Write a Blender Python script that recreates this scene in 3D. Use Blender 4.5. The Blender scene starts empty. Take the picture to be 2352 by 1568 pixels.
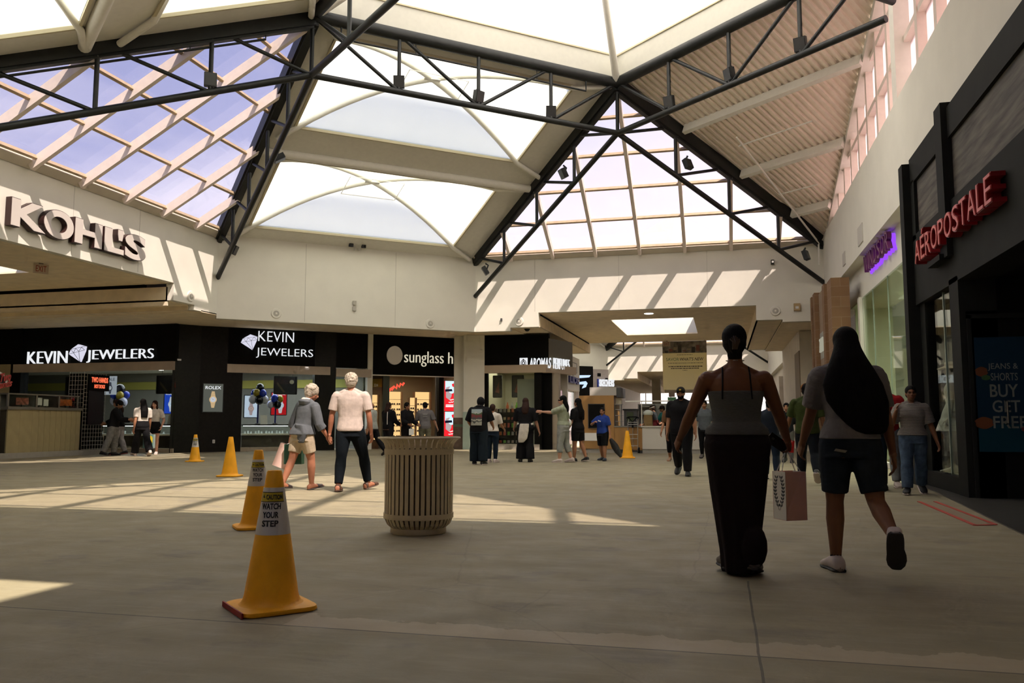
import bpy, bmesh, math, random
from mathutils import Vector, Matrix
R = math.radians
scene = bpy.context.scene
COL = scene.collection
random.seed(7)

# ------------------------------------------------------------------ camera
cam_d = bpy.data.cameras.new('camera')
cam = bpy.data.objects.new('camera', cam_d); COL.objects.link(cam)
cam.location = (0, 0, 1.0)
cam.rotation_euler = (R(90 + 5.60), 0, R(14.185))
cam_d.sensor_width = 36.0
cam_d.lens = 1907.0 / 2352.0 * 36.0
cam_d.clip_end = 400
scene.camera = cam

# ------------------------------------------------------------------ sky, sun, exposure
scene.view_settings.view_transform = 'Standard'
scene.view_settings.look = 'None'
scene.view_settings.exposure = 0.24
scene.view_settings.gamma = 1.0
scene.view_settings.use_curve_mapping = False
scene.cycles.use_denoising = True
scene.cycles.use_adaptive_sampling = True
scene.cycles.adaptive_threshold = 0.09
scene.cycles.adaptive_min_samples = 12
scene.cycles.max_bounces = 6
scene.cycles.diffuse_bounces = 4
scene.cycles.glossy_bounces = 3
scene.cycles.transmission_bounces = 4
scene.cycles.transparent_max_bounces = 10
scene.cycles.sample_clamp_indirect = 6.0
scene.cycles.caustics_reflective = False
scene.cycles.caustics_refractive = False

world = bpy.data.worlds.new('sky'); scene.world = world; world.use_nodes = True
wn = world.node_tree.nodes; wl = world.node_tree.links; wn.clear()
w_out = wn.new('ShaderNodeOutputWorld'); w_bg = wn.new('ShaderNodeBackground')
w_tc = wn.new('ShaderNodeTexCoord'); w_sep = wn.new('ShaderNodeSeparateXYZ')
w_rmp = wn.new('ShaderNodeValToRGB'); w_no = wn.new('ShaderNodeTexNoise'); w_mix = wn.new('ShaderNodeMix')
w_map = wn.new('ShaderNodeMapping'); w_cr = wn.new('ShaderNodeValToRGB')
w_mix.data_type = 'RGBA'
w_map.inputs['Scale'].default_value = (1.2, 1.2, 4.0)
w_no.inputs['Scale'].default_value = 2.2; w_no.inputs['Detail'].default_value = 6
e = w_rmp.color_ramp.elements
e[0].position = 0.12; e[0].color = (1.25, 1.10, 1.08, 1)
e[1].position = 0.72; e[1].color = (0.30, 0.34, 0.60, 1)
m_ = e.new(0.38); m_.color = (0.88, 0.86, 1.00, 1)
m2_ = e.new(0.54); m2_.color = (0.46, 0.49, 0.74, 1)
c_ = w_cr.color_ramp.elements
c_[0].position = 0.48; c_[0].color = (0, 0, 0, 1); c_[1].position = 0.75; c_[1].color = (0.5, 0.5, 0.5, 1)
wl.new(w_tc.outputs['Generated'], w_sep.inputs[0]); w_m1 = wn.new('ShaderNodeMath'); w_m1.operation = 'MULTIPLY_ADD'; w_m1.inputs[1].default_value = -0.45
wl.new(w_sep.outputs['X'], w_m1.inputs[0]); wl.new(w_sep.outputs['Z'], w_m1.inputs[2]); wl.new(w_m1.outputs[0], w_rmp.inputs[0])
wl.new(w_tc.outputs['Generated'], w_map.inputs[0]); wl.new(w_map.outputs[0], w_no.inputs['Vector'])
wl.new(w_no.outputs[0], w_cr.inputs[0]); wl.new(w_cr.outputs[0], w_mix.inputs['Factor'])
wl.new(w_rmp.outputs[0], w_mix.inputs['A']); w_mix.inputs['B'].default_value = (1.1, 1.05, 1.1, 1)
wl.new(w_mix.outputs['Result'], w_bg.inputs[0]); w_bg.inputs['Strength'].default_value = 1.5
wl.new(w_bg.outputs[0], w_out.inputs[0])

sun_d = bpy.data.lights.new('sun', 'SUN'); sun = bpy.data.objects.new('sun', sun_d); COL.objects.link(sun)
sun_d.energy = 10.0; sun_d.color = (1.0, 0.88, 0.74); sun_d.angle = R(0.9)
SUN_DIR = Vector((-1.17, 1.0, -2.31)).normalized()
sun.rotation_euler = SUN_DIR.to_track_quat('-Z', 'Y').to_euler()

# ------------------------------------------------------------------ materials
MATS = {}
def mat(name, color, rough=0.6, metal=0.0, var=0.0, vscale=8.0, bump=0.0, bscale=40.0, spec=0.5, emit=None, estr=1.0, stretch=None):
    if name in MATS: return MATS[name]
    m = bpy.data.materials.new(name); m.use_nodes = True
    n = m.node_tree.nodes; l = m.node_tree.links
    b = n['Principled BSDF']
    b.inputs['Base Color'].default_value = (*color, 1); b.inputs['Roughness'].default_value = rough
    b.inputs['Metallic'].default_value = metal; b.inputs['Specular IOR Level'].default_value = spec
    tc = None
    if var or bump:
        tc = n.new('ShaderNodeTexCoord'); mp = n.new('ShaderNodeMapping'); l.new(tc.outputs['Object'], mp.inputs[0])
        if stretch: mp.inputs['Scale'].default_value = stretch
    if var:
        no = n.new('ShaderNodeTexNoise'); no.inputs['Scale'].default_value = vscale; no.inputs['Detail'].default_value = 5
        l.new(mp.outputs[0], no.inputs['Vector'])
        r = n.new('ShaderNodeValToRGB'); r.color_ramp.elements[0].position = 0.3; r.color_ramp.elements[1].position = 0.7
        r.color_ramp.elements[0].color = (*[c * (1 - var) for c in color], 1)
        r.color_ramp.elements[1].color = (*[min(1, c * (1 + var)) for c in color], 1)
        l.new(no.outputs[0], r.inputs[0]); l.new(r.outputs[0], b.inputs['Base Color'])
    if bump:
        nb = n.new('ShaderNodeTexNoise'); nb.inputs['Scale'].default_value = bscale; nb.inputs['Detail'].default_value = 4
        l.new(mp.outputs[0], nb.inputs['Vector'])
        bp = n.new('ShaderNodeBump'); bp.inputs['Strength'].default_value = bump; bp.inputs['Distance'].default_value = 0.02
        l.new(nb.outputs[0], bp.inputs['Height']); l.new(bp.outputs[0], b.inputs['Normal'])
    if emit:
        b.inputs['Emission Color'].default_value = (*emit, 1); b.inputs['Emission Strength'].default_value = estr
    MATS[name] = m
    return m

def glass_mat(name, tint, gloss=0.06, rough=0.02, haze=0.0):
    if name in MATS: return MATS[name]
    m = bpy.data.materials.new(name); m.use_nodes = True
    n = m.node_tree.nodes; l = m.node_tree.links; n.clear()
    o = n.new('ShaderNodeOutputMaterial'); t = n.new('ShaderNodeBsdfTransparent'); g = n.new('ShaderNodeBsdfGlossy')
    mx = n.new('ShaderNodeMixShader'); fr = n.new('ShaderNodeLayerWeight')
    t.inputs[0].default_value = (*tint, 1); g.inputs['Roughness'].default_value = rough; g.inputs[0].default_value = (0.9, 0.95, 0.9, 1)
    fr.inputs['Blend'].default_value = 0.5
    pw = n.new('ShaderNodeMath'); pw.operation = 'POWER'; pw.inputs[1].default_value = 4.5; l.new(fr.outputs['Facing'], pw.inputs[0])
    ma = n.new('ShaderNodeMath'); ma.operation = 'MULTIPLY_ADD'; ma.inputs[1].default_value = 0.38; ma.inputs[2].default_value = gloss * .5; l.new(pw.outputs[0], ma.inputs[0])
    l.new(ma.outputs[0], mx.inputs[0]); l.new(t.outputs[0], mx.inputs[1]); l.new(g.outputs[0], mx.inputs[2])
    l.new(mx.outputs[0], o.inputs[0])
    MATS[name] = m
    return m

def fabric_mat(name, color, trans):
    m = bpy.data.materials.new(name); m.use_nodes = True
    n = m.node_tree.nodes; l = m.node_tree.links; n.clear()
    o = n.new('ShaderNodeOutputMaterial'); t = n.new('ShaderNodeBsdfTranslucent'); d = n.new('ShaderNodeBsdfDiffuse'); mx = n.new('ShaderNodeMixShader')
    tc = n.new('ShaderNodeTexCoord'); no = n.new('ShaderNodeTexNoise'); no.inputs['Scale'].default_value = 1.6; no.inputs['Detail'].default_value = 4
    r = n.new('ShaderNodeValToRGB'); r.color_ramp.elements[0].color = (*[c * .95 for c in color], 1); r.color_ramp.elements[1].color = (*color, 1)
    l.new(tc.outputs['Object'], no.inputs['Vector']); l.new(no.outputs[0], r.inputs[0]); l.new(r.outputs[0], t.inputs[0])
    d.inputs[0].default_value = (0.85, 0.85, 0.78, 1); mx.inputs[0].default_value = trans
    l.new(d.outputs[0], mx.inputs[1]); l.new(t.outputs[0], mx.inputs[2]); l.new(mx.outputs[0], o.inputs[0])
    MATS[name] = m
    return m

def emit_mat(name, color, strength=1.0):
    if name in MATS: return MATS[name]
    m = bpy.data.materials.new(name); m.use_nodes = True
    n = m.node_tree.nodes; l = m.node_tree.links; n.clear()
    o = n.new('ShaderNodeOutputMaterial'); e = n.new('ShaderNodeEmission')
    e.inputs[0].default_value = (*color, 1); e.inputs[1].default_value = strength
    l.new(e.outputs[0], o.inputs[0]); MATS[name] = m
    return m

M_WALL = mat('white_paint', (0.78, 0.76, 0.67), 0.75, var=0.03, vscale=1.5, bump=0.05, bscale=120)
M_WALL2 = mat('cream_paint', (0.62, 0.56, 0.45), 0.75, var=0.05, vscale=2)
M_SOFFIT = mat('soffit_plaster', (0.90, 0.77, 0.56), 0.85, var=0.08, vscale=3, bump=0.15, bscale=60)
M_BLACKMETAL = mat('black_steel', (0.012, 0.014, 0.013), 0.5, 0.2, var=0.3, vscale=6)
M_WHITEMETAL = mat('white_steel', (0.80, 0.78, 0.70), 0.5, var=0.03)
M_RAFTER = mat('pinkish_white_aluminium', (0.80, 0.70, 0.62), 0.5, var=0.04)
M_BRONZE = mat('bronze_glazing_bar', (0.50, 0.38, 0.24), 0.5, 0.2, var=0.1)
M_GLASS = glass_mat('tinted_skylight_glass', (0.80, 0.78, 0.80), 0.05)
M_SHOPGLASS = glass_mat('shop_window_glass', (0.92, 0.95, 0.92), 0.05)
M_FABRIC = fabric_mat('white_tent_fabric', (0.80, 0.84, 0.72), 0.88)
M_TENT = fabric_mat('brightened_tent_fabric', (0.97, 0.97, 0.90), 0.92)  # lighter copy of the tent fabric, raised to brighten the hall below
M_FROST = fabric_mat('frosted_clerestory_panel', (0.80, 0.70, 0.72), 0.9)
M_LINING = mat('grey_white_lining', (0.56, 0.55, 0.47), 0.6, var=0.03)
M_BLACK = mat('black_panel', (0.006, 0.006, 0.005), 0.65, spec=.08, var=0.2, vscale=3)
M_BLACKTILE = mat('black_polished_stone', (0.009, 0.0085, 0.007), 0.3, spec=.2, var=0.4, vscale=10)
M_DARKROOF = mat('roofing_felt', (0.30, 0.28, 0.26), 0.9, var=0.1)

# ------------------------------------------------------------------ mesh builder
WORLD = {}
class MB:
    def __init__(s): s.v = []; s.f = []; s.m = []; s.smooth = False
    def add(s, vs, fs, mi=0):
        o = len(s.v); s.v += [Vector(v) for v in vs]; s.f += [[i + o for i in f] for f in fs]; s.m += [mi] * len(fs)
        return s
    def box(s, x0, y0, z0, x1, y1, z1, mi=0):
        vs = [(x, y, z) for z in (z0, z1) for y in (y0, y1) for x in (x0, x1)]
        return s.add(vs, [(0, 2, 3, 1), (4, 5, 7, 6), (0, 1, 5, 4), (2, 6, 7, 3), (0, 4, 6, 2), (1, 3, 7, 5)], mi)
    def obox(s, c, ax, ay, az, mi=0):      # centre and three half axes
        c, ax, ay, az = map(Vector, (c, ax, ay, az))
        vs = [c + ax * i + ay * j + az * k for k in (-1, 1) for j in (-1, 1) for i in (-1, 1)]
        return s.add(vs, [(0, 2, 3, 1), (4, 5, 7, 6), (0, 1, 5, 4), (2, 6, 7, 3), (0, 4, 6, 2), (1, 3, 7, 5)], mi)
    def beam(s, p, q, w, h, up=(0, 0, 1), mi=0):
        p, q = Vector(p), Vector(q); d = (q - p); L = d.length; d.normalize()
        x = d.cross(Vector(up))
        if x.length < 1e-5: x = d.cross(Vector((0, 1, 0)))
        x.normalize(); y = x.cross(d).normalized()
        return s.obox((p + q) / 2, d * L / 2, x * w / 2, y * h / 2, mi)
    def tube(s, pts, r, n=10, mi=0, caps=True):
        pts = [Vector(p) for p in pts]; rs = r if isinstance(r, (list, tuple)) else [r] * len(pts)
        o = len(s.v); px = None
        for i, p in enumerate(pts):
            d = (pts[min(i + 1, len(pts) - 1)] - pts[max(i - 1, 0)]).normalized()
            if px is None:
                px = d.cross(Vector((0, 0, 1)))
                if px.length < 1e-3: px = d.cross(Vector((0, 1, 0)))
            px = (px - d * px.dot(d)).normalized(); py = d.cross(px)
            for k in range(n):
                a = 2 * math.pi * k / n
                s.v.append(p + (px * math.cos(a) + py * math.sin(a)) * rs[i])
        for i in range(len(pts) - 1):
            for k in range(n):
                a, b = o + i * n + k, o + i * n + (k + 1) % n
                s.f.append([a, b, b + n, a + n]); s.m.append(mi)
        if caps:
            s.f.append([o + k for k in range(n)][::-1]); s.m.append(mi)
            s.f.append([o + (len(pts) - 1) * n + k for k in range(n)]); s.m.append(mi)
        return s
    def prism(s, poly, ext, mi=0):
        poly = [Vector(p) for p in poly]; ext = Vector(ext); n = len(poly)
        return s.add(poly + [p + ext for p in poly],
                     [list(range(n))[::-1], list(range(n, 2 * n))] + [[i, (i + 1) % n, (i + 1) % n + n, i + n] for i in range(n)], mi)
    def lathe(s, prof, n=24, c=(0, 0, 0), mi=0):
        c = Vector(c); o = len(s.v); k = len(prof)
        for j in range(n):
            a = 2 * math.pi * j / n
            for r, z in prof: s.v.append(c + Vector((r * math.cos(a), r * math.sin(a), z)))
        for j in range(n):
            for i in range(k - 1):
                a = o + j * k + i; b = o + ((j + 1) % n) * k + i
                s.f.append([a, b, b + 1, a + 1]); s.m.append(mi)
        return s
    def ball(s, c, rx, ry=None, rz=None, n=14, mi=0, rot=None):
        ry = ry or rx; rz = rz or rx; c = Vector(c); o = len(s.v); h = n // 2
        def P(i, j):
            t = math.pi * i / h; a = 2 * math.pi * j / n
            v = Vector((rx * math.sin(t) * math.cos(a), ry * math.sin(t) * math.sin(a), rz * math.cos(t)))
            return c + (rot @ v if rot else v)
        s.v.append(P(0, 0))
        for i in range(1, h):
            for j in range(n): s.v.append(P(i, j))
        s.v.append(P(h, 0)); last = len(s.v) - 1
        for j in range(n):
            j2 = (j + 1) % n
            s.f.append([o, o + 1 + j, o + 1 + j2]); s.m.append(mi)
            for i in range(h - 2):
                a = o + 1 + i * n
                s.f.append([a + j, a + n + j, a + n + j2, a + j2]); s.m.append(mi)
            a = o + 1 + (h - 2) * n
            s.f.append([a + j, last, a + j2]); s.m.append(mi)
        return s
    def loft(s, rings, mi=0):
        o = len(s.v); n = len(rings[0])
        for r in rings: s.v += [Vector(p) for p in r]
        for i in range(len(rings) - 1):
            for k in range(n):
                a, b = o + i * n + k, o + i * n + (k + 1) % n
                s.f.append([a, b, b + n, a + n]); s.m.append(mi)
        s.f.append([o + k for k in range(n)][::-1]); s.m.append(mi)
        s.f.append([o + (len(rings) - 1) * n + k for k in range(n)]); s.m.append(mi)
        return s
    def build(s, name, mats, parent=None, label=None, smooth=False, bevel=0.0, origin=None):
        me = bpy.data.meshes.new(name)
        xs = [v.x for v in s.v]; ys = [v.y for v in s.v]; zs = [v.z for v in s.v]
        c = Vector(((min(xs) + max(xs)) / 2, (min(ys) + max(ys)) / 2, min(zs) if parent is None else (min(zs) + max(zs)) / 2))
        if origin is not None: c = Vector(origin)
        me.from_pydata([tuple(v - c) for v in s.v], [], s.f)
        for m in (mats if isinstance(mats, (list, tuple)) else [mats]): me.materials.append(m)
        if len(me.materials) > 1:
            for p, i in zip(me.polygons, s.m): p.material_index = i
        bm = bmesh.new(); bm.from_mesh(me); bmesh.ops.recalc_face_normals(bm, faces=bm.faces); bm.to_mesh(me); bm.free()
        if smooth:
            for p in me.polygons: p.use_smooth = True
            try: me.set_sharp_from_angle(angle=R(50))
            except Exception: pass
        o = bpy.data.objects.new(name, me); COL.objects.link(o)
        put(o, c, parent)
        if label: o['label'] = label
        if bevel:
            b = o.modifiers.new('bevel', 'BEVEL'); b.width = bevel; b.segments = 2; b.limit_method = 'ANGLE'
        return o

def put(o, world, parent):
    if parent is not None:
        o.parent = parent; o.location = Vector(world) - WORLD[parent.name]
    else:
        o.location = world
    WORLD[o.name] = Vector(world)

def thing(name, label, cat, loc=(0, 0, 0), group=None):
    o = bpy.data.objects.new(name, None); COL.objects.link(o); o.empty_display_size = 0.2
    o.location = loc; WORLD[o.name] = Vector(loc); tag(o, label, cat, group)
    return o
def tag(o, label, cat, group=None):
    o['label'] = label; o['category'] = cat
    if group: o['group'] = group
    return o
def struct(name, mb, m, parent=None, **k):
    o = mb.build(name, m, parent, **k)
    if parent is None: o['kind'] = 'structure'
    return o
def bx(*a): return MB().box(*a)

def copy_tree(src, parent=None):
    c = src.copy(); COL.objects.link(c)
    if parent is not None:
        c.parent = parent
    for ch in list(src.children): copy_tree(ch, c)
    return c

# lettering: a text turned into a mesh that fills the rectangle origin + xdir*width, up*height
def text_mb(txt, width, height, depth, org, xdir, up=(0, 0, 1), bold=0.0, shear=0.0, align='L', res=3):
    cu = bpy.data.curves.new('t', 'FONT'); cu.body = txt; cu.size = 1.0; cu.extrude = 0.5; cu.offset = bold; cu.shear = shear
    cu.resolution_u = res
    ob = bpy.data.objects.new('t', cu); COL.objects.link(ob)
    dg = bpy.context.evaluated_depsgraph_get()
    me = bpy.data.meshes.new_from_object(ob.evaluated_get(dg))
    xs = [v.co.x for v in me.vertices]; ys = [v.co.y for v in me.vertices]
    x0, x1, y0, y1 = min(xs), max(xs), min(ys), max(ys)
    xd = Vector(xdir).normalized(); u = Vector(up).normalized(); nrm = xd.cross(u); org = Vector(org)
    sx = (width / (x1 - x0)) if width else height / (y1 - y0); sy = height / (y1 - y0) if height else sx
    off = 0 if align == 'L' else -(x1 - x0) * sx / 2
    mb = MB()
    mb.add([org + xd * ((v.co.x - x0) * sx + off) + u * ((v.co.y - y0) * sy) + nrm * ((v.co.z + 0.5) * depth) for v in me.vertices],
           [list(p.vertices) for p in me.polygons])
    bpy.data.objects.remove(ob); bpy.data.curves.remove(cu); bpy.data.meshes.remove(me)
    return mb
# ================================================================== the shell
def lerp(a, b, t): return a + (b - a) * t
XW, XE, YN, YS = -15.4, 3.34, 28.65, 5.05
ZT, ZR = 6.9, 10.44
P1 = Vector((-8.62, 28.65, ZT)); P2 = Vector((3.34, 28.65, ZT)); P3 = Vector((XW, 22.9, ZT)); P4 = Vector((XW, 10.7, ZT))
P5 = Vector((-8.62, YS, ZT)); P6 = Vector((3.34, YS, ZT))
N1 = Vector((-2.64, 22.4, ZR)); N2 = Vector((-9.03, 16.8, ZR)); N3 = Vector((-2.64, 11.25, ZR)); N4 = Vector((3.74, 16.8, ZR))
DY2 = 35.45      # the second court repeats the first this much further down the mall

# floor
def floor_mat():
    m = bpy.data.materials.new('worn_concrete'); m.use_nodes = True
    n = m.node_tree.nodes; l = m.node_tree.links; b = n['Principled BSDF']
    tc = n.new('ShaderNodeTexCoord')
    def noise(scale, detail=5, mp=None, rough=0.55):
        t = n.new('ShaderNodeTexNoise'); t.inputs['Scale'].default_value = scale; t.inputs['Detail'].default_value = detail
        t.inputs['Roughness'].default_value = rough
        if mp:
            q = n.new('ShaderNodeMapping'); q.inputs['Scale'].default_value = mp; l.new(tc.outputs['Object'], q.inputs[0]); l.new(q.outputs[0], t.inputs['Vector'])
        else: l.new(tc.outputs['Object'], t.inputs['Vector'])
        return t.outputs[0]
    def ramp(src, p0, c0, p1, c1):
        r = n.new('ShaderNodeValToRGB'); r.color_ramp.elements[0].position = p0; r.color_ramp.elements[1].position = p1
        r.color_ramp.elements[0].color = (*c0, 1); r.color_ramp.elements[1].color = (*c1, 1); l.new(src, r.inputs[0]); return r.outputs[0]
    def mix(f, a, b_, mode='MIX'):
        x = n.new('ShaderNodeMix'); x.data_type = 'RGBA'; x.blend_type = mode
        for s, v in ((x.inputs['Factor'], f), (x.inputs['A'], a), (x.inputs['B'], b_)):
            if hasattr(v, 'is_linked'): l.new(v, s)
            elif isinstance(v, tuple): s.default_value = (*v, 1)
            else: s.default_value = v
        return x.outputs['Result']
    def math_(op, a, b_=0.0, c=None):
        x = n.new('ShaderNodeMath'); x.operation = op
        for i, v in enumerate((a, b_)):
            if hasattr(v, 'is_linked'): l.new(v, x.inputs[i])
            else: x.inputs[i].default_value = v
        return x.outputs[0]
    W1 = (1, 1, 1); K0 = (0, 0, 0)
    col = ramp(noise(0.55, 6), 0.35, (0.218, 0.194, 0.124), 0.7, (0.28, 0.245, 0.155))
    col = mix(ramp(noise(2.2, 7, (0.6, 1.6, 1)), 0.42, K0, 0.72, (0.55, 0.55, 0.55)), col, (0.33, 0.288, 0.19))
    col = mix(ramp(noise(1.3, 4, (1, 1.4, 1), 0.6), 0.58, K0, 0.66, (0.5, 0.5, 0.5)), col, (0.15, 0.135, 0.11))
    col = mix(ramp(noise(9, 6, (0.35, 2.2, 1)), 0.52, K0, 0.75, (0.35, 0.35, 0.35)), col, (0.37, 0.325, 0.22))
    sp = n.new('ShaderNodeSeparateXYZ'); l.new(tc.outputs['Object'], sp.inputs[0])
    X, Y = sp.outputs[0], sp.outputs[1]
    # ragged levelling-compound band across the near bay
    nz = math_('MULTIPLY', math_('SUBTRACT', noise(5.5, 5), 0.5), 0.42)
    band = math_('MULTIPLY', math_('GREATER_THAN', Y, 3.84), math_('LESS_THAN', math_('ADD', Y, nz), 4.07))
    band = math_('MULTIPLY', band, math_('GREATER_THAN', X, -2.15))
    col = mix(math_('MULTIPLY', band, 0.55), col, (0.46, 0.385, 0.27))
    # control joints
    wob = math_('MULTIPLY', math_('SUBTRACT', noise(2.0, 3), 0.5), 0.02)
    j1 = math_('MULTIPLY', math_('LESS_THAN', math_('ABSOLUTE', math_('ADD', math_('SUBTRACT', X, 0.13), wob)), 0.006), math_('LESS_THAN', Y, 5.6))
    j2 = math_('LESS_THAN', math_('ABSOLUTE', math_('ADD', math_('SUBTRACT', Y, 3.835), math_('MULTIPLY', wob, 0.3))), 0.007)
    col = mix(math_('MULTIPLY', math_('MAXIMUM', j1, j2), 0.75), col, (0.07, 0.06, 0.05))
    vo = n.new('ShaderNodeTexVoronoi'); vo.feature = 'DISTANCE_TO_EDGE'; vo.inputs['Scale'].default_value = 0.33
    qm = n.new('ShaderNodeMix'); qm.data_type = 'VECTOR'; qm.inputs['Factor'].default_value = 0.06
    nn = n.new('ShaderNodeTexNoise'); nn.inputs['Scale'].default_value = 3; l.new(tc.outputs['Object'], nn.inputs['Vector'])
    l.new(tc.outputs['Object'], qm.inputs['A']); l.new(nn.outputs['Color'], qm.inputs['B']); l.new(qm.outputs['Result'], vo.inputs['Vector'])
    crk = math_('MULTIPLY', math_('LESS_THAN', vo.outputs['Distance'], 0.0018), 0.18)
    col = mix(crk, col, (0.09, 0.08, 0.07))
    l.new(col, b.inputs['Base Color'])
    l.new(ramp(noise(3, 5), 0.3, (0.55, 0.55, 0.55), 0.8, (0.85, 0.85, 0.85)), b.inputs['Roughness'])
    b.inputs['Specular IOR Level'].default_value = 0.3
    bp = n.new('ShaderNodeBump'); bp.inputs['Strength'].default_value = 0.25; bp.inputs['Distance'].default_value = 0.01
    l.new(noise(22, 6), bp.inputs['Height']); l.new(bp.outputs[0], b.inputs['Normal'])
    return m
struct('floor', bx(-45, -25, -0.3, 25, 110, 0), floor_mat(), origin=(0, 0, 0))

# ---- walls of a court
def wall_seg(mb, a, b, z0, z1, th, n):      # wall from a to b (xy), thickness outward along n
    n = Vector((n[0], n[1], 0)).normalized() * th
    mb.prism([(a[0], a[1], z0), (b[0], b[1], z0), (b[0], b[1], z1), (a[0], a[1], z1)], n)
WT = 0.25
def court_walls(dy, tagname, ne=True):
    P = lambda p: (p[0], p[1] + dy)
    mb = MB()
    wall_seg(mb, P((-8.62, YN)), P((-7.3, YN)), 4.28, ZT, WT, (0, 1)); wall_seg(mb, P((-7.3, YN)), P((-6.27, YN)), 4.40, ZT, WT, (0, 1))
    wall_seg(mb, P((-6.27, YN)), P((1.17, YN)), 4.91, ZT, WT, (0, 1))
    wall_seg(mb, P((1.17, YN)), P((2.0, YN)), 4.41, ZT, WT, (0, 1)); wall_seg(mb, P((2.0, YN)), P((3.34, YN)), 4.33, ZT, WT, (0, 1))
    struct('wall_north' + tagname, mb, M_WALL)
    mb = MB()
    wall_seg(mb, P((XW, 12.85)), P((XW, 20.75)), 5.06, ZT, WT, (-1, 0)); wall_seg(mb, P((XW, 20.75)), P((XW, 21.75)), 4.55, ZT, WT, (-1, 0))
    wall_seg(mb, P((XW, 21.75)), P((XW, 22.9)), 4.40, ZT, WT, (-1, 0)); wall_seg(mb, P((XW, 10.7)), P((XW, 12.85)), 4.40, ZT, WT, (-1, 0))
    struct('wall_west' + tagname, mb, M_WALL)
    mb = MB(); wall_seg(mb, P((XW, 22.9)), P((-8.62, YN)), 4.28, ZT + .09, WT, (-.66, .75)); struct('wall_northwest' + tagname, mb, M_WALL)
    mb = MB(); wall_seg(mb, P((-8.62, YS)), P((XW, 10.7)), 4.28, ZT, WT, (-.66, -.75)); struct('wall_southwest' + tagname, mb, M_WALL)
    mb = MB(); wall_seg(mb, P((-8.62, YS)), P((-6.27, YS)), 4.40, ZT, WT, (0, -1)); wall_seg(mb, P((-6.27, YS)), P((1.17, YS)), 4.91, ZT, WT, (0, -1))
    wall_seg(mb, P((1.17, YS)), P((3.34, YS)), 4.40, ZT, WT, (0, -1)); struct('wall_south' + tagname, mb, M_WALL)
court_walls(0, ''); court_walls(DY2, '_far')
# east wall: tall white band over the shop fronts, clerestory sill at 7.1
struct('wall_east', bx(3.34, -20, 5.10, 3.9, 28.9, 7.1), M_WALL)
struct('wall_east_far', bx(3.34, 28.9, 4.40, 3.9, 75, 7.1), M_WALL)
struct('wall_east_lower', bx(3.62, 28.6, 0, 3.9, 75, 4.4), M_WALL2); struct('wall_east_near', bx(3.5, -20, 0, 3.9, 6.5, 5.1), M_WALL2); struct('wall_east_upper', bx(3.62, 15.75, 4.22, 3.9, 28.6, 5.1), M_WALL)
struct('wall_south_corridor', MB().box(-8.7, -20, 0, -8.4, 5.0, 4.6).box(-15, -20.2, 0, 3.9, -20, 7), M_WALL2)
struct('wall_southwest_lower', MB().prism([(-8.62, 4.4, 0), (-16.5, 9.8, 0), (-16.7, 9.6, 0), (-8.8, 4.2, 0)], (0, 0, 4.4)).box(-40, 9.5, 0, -16.5, 9.75, 4.5), M_WALL2)
struct('wall_west_end', MB().box(-40.3, 9, 0, -40, 26, 7), M_WALL2)

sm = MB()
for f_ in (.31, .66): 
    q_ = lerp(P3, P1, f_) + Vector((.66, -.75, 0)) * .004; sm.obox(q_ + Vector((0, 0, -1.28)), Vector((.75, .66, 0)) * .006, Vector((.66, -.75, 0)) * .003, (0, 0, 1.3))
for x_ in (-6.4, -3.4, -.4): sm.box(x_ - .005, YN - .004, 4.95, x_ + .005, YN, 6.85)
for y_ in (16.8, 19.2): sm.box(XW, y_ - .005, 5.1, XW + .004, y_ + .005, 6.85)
struct('trim_8', sm, mat('seam_grey', (.52, .50, .44), .8))  # thin grey strips drawn as the wall panel seams
# ceilings over the corridors
Z0 = 4.38
mb = MB()
mb.prism([(-45, 22.1, Z0), (XW, 22.1, Z0), (XW, 22.9, Z0), (-8.62, YN + .2, Z0), (-7.3, YN + .2, Z0), (-7.3, 40.5, Z0), (-45, 40.5, Z0)], (0, 0, 0.05))
mb.box(-7.3, YN + .2, 4.42, -6.27, 40.5, 4.47)
mb.box(-45, 20.75, 4.52, XW - .2, 21.75, 4.57); mb.box(-45, 21.75, 4.40, XW - .2, 22.15, 4.45); mb.box(-45, 20.75, 4.40, XW - .2, 20.8, 4.95)
mb.box(-45, 21.72, 4.40, XW - .2, 21.77, 4.55)
mb.box(-6.30, YN + .2, 4.42, -6.25, 40.5, 4.82)
struct('ceiling_northwest', mb, M_SOFFIT)
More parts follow.
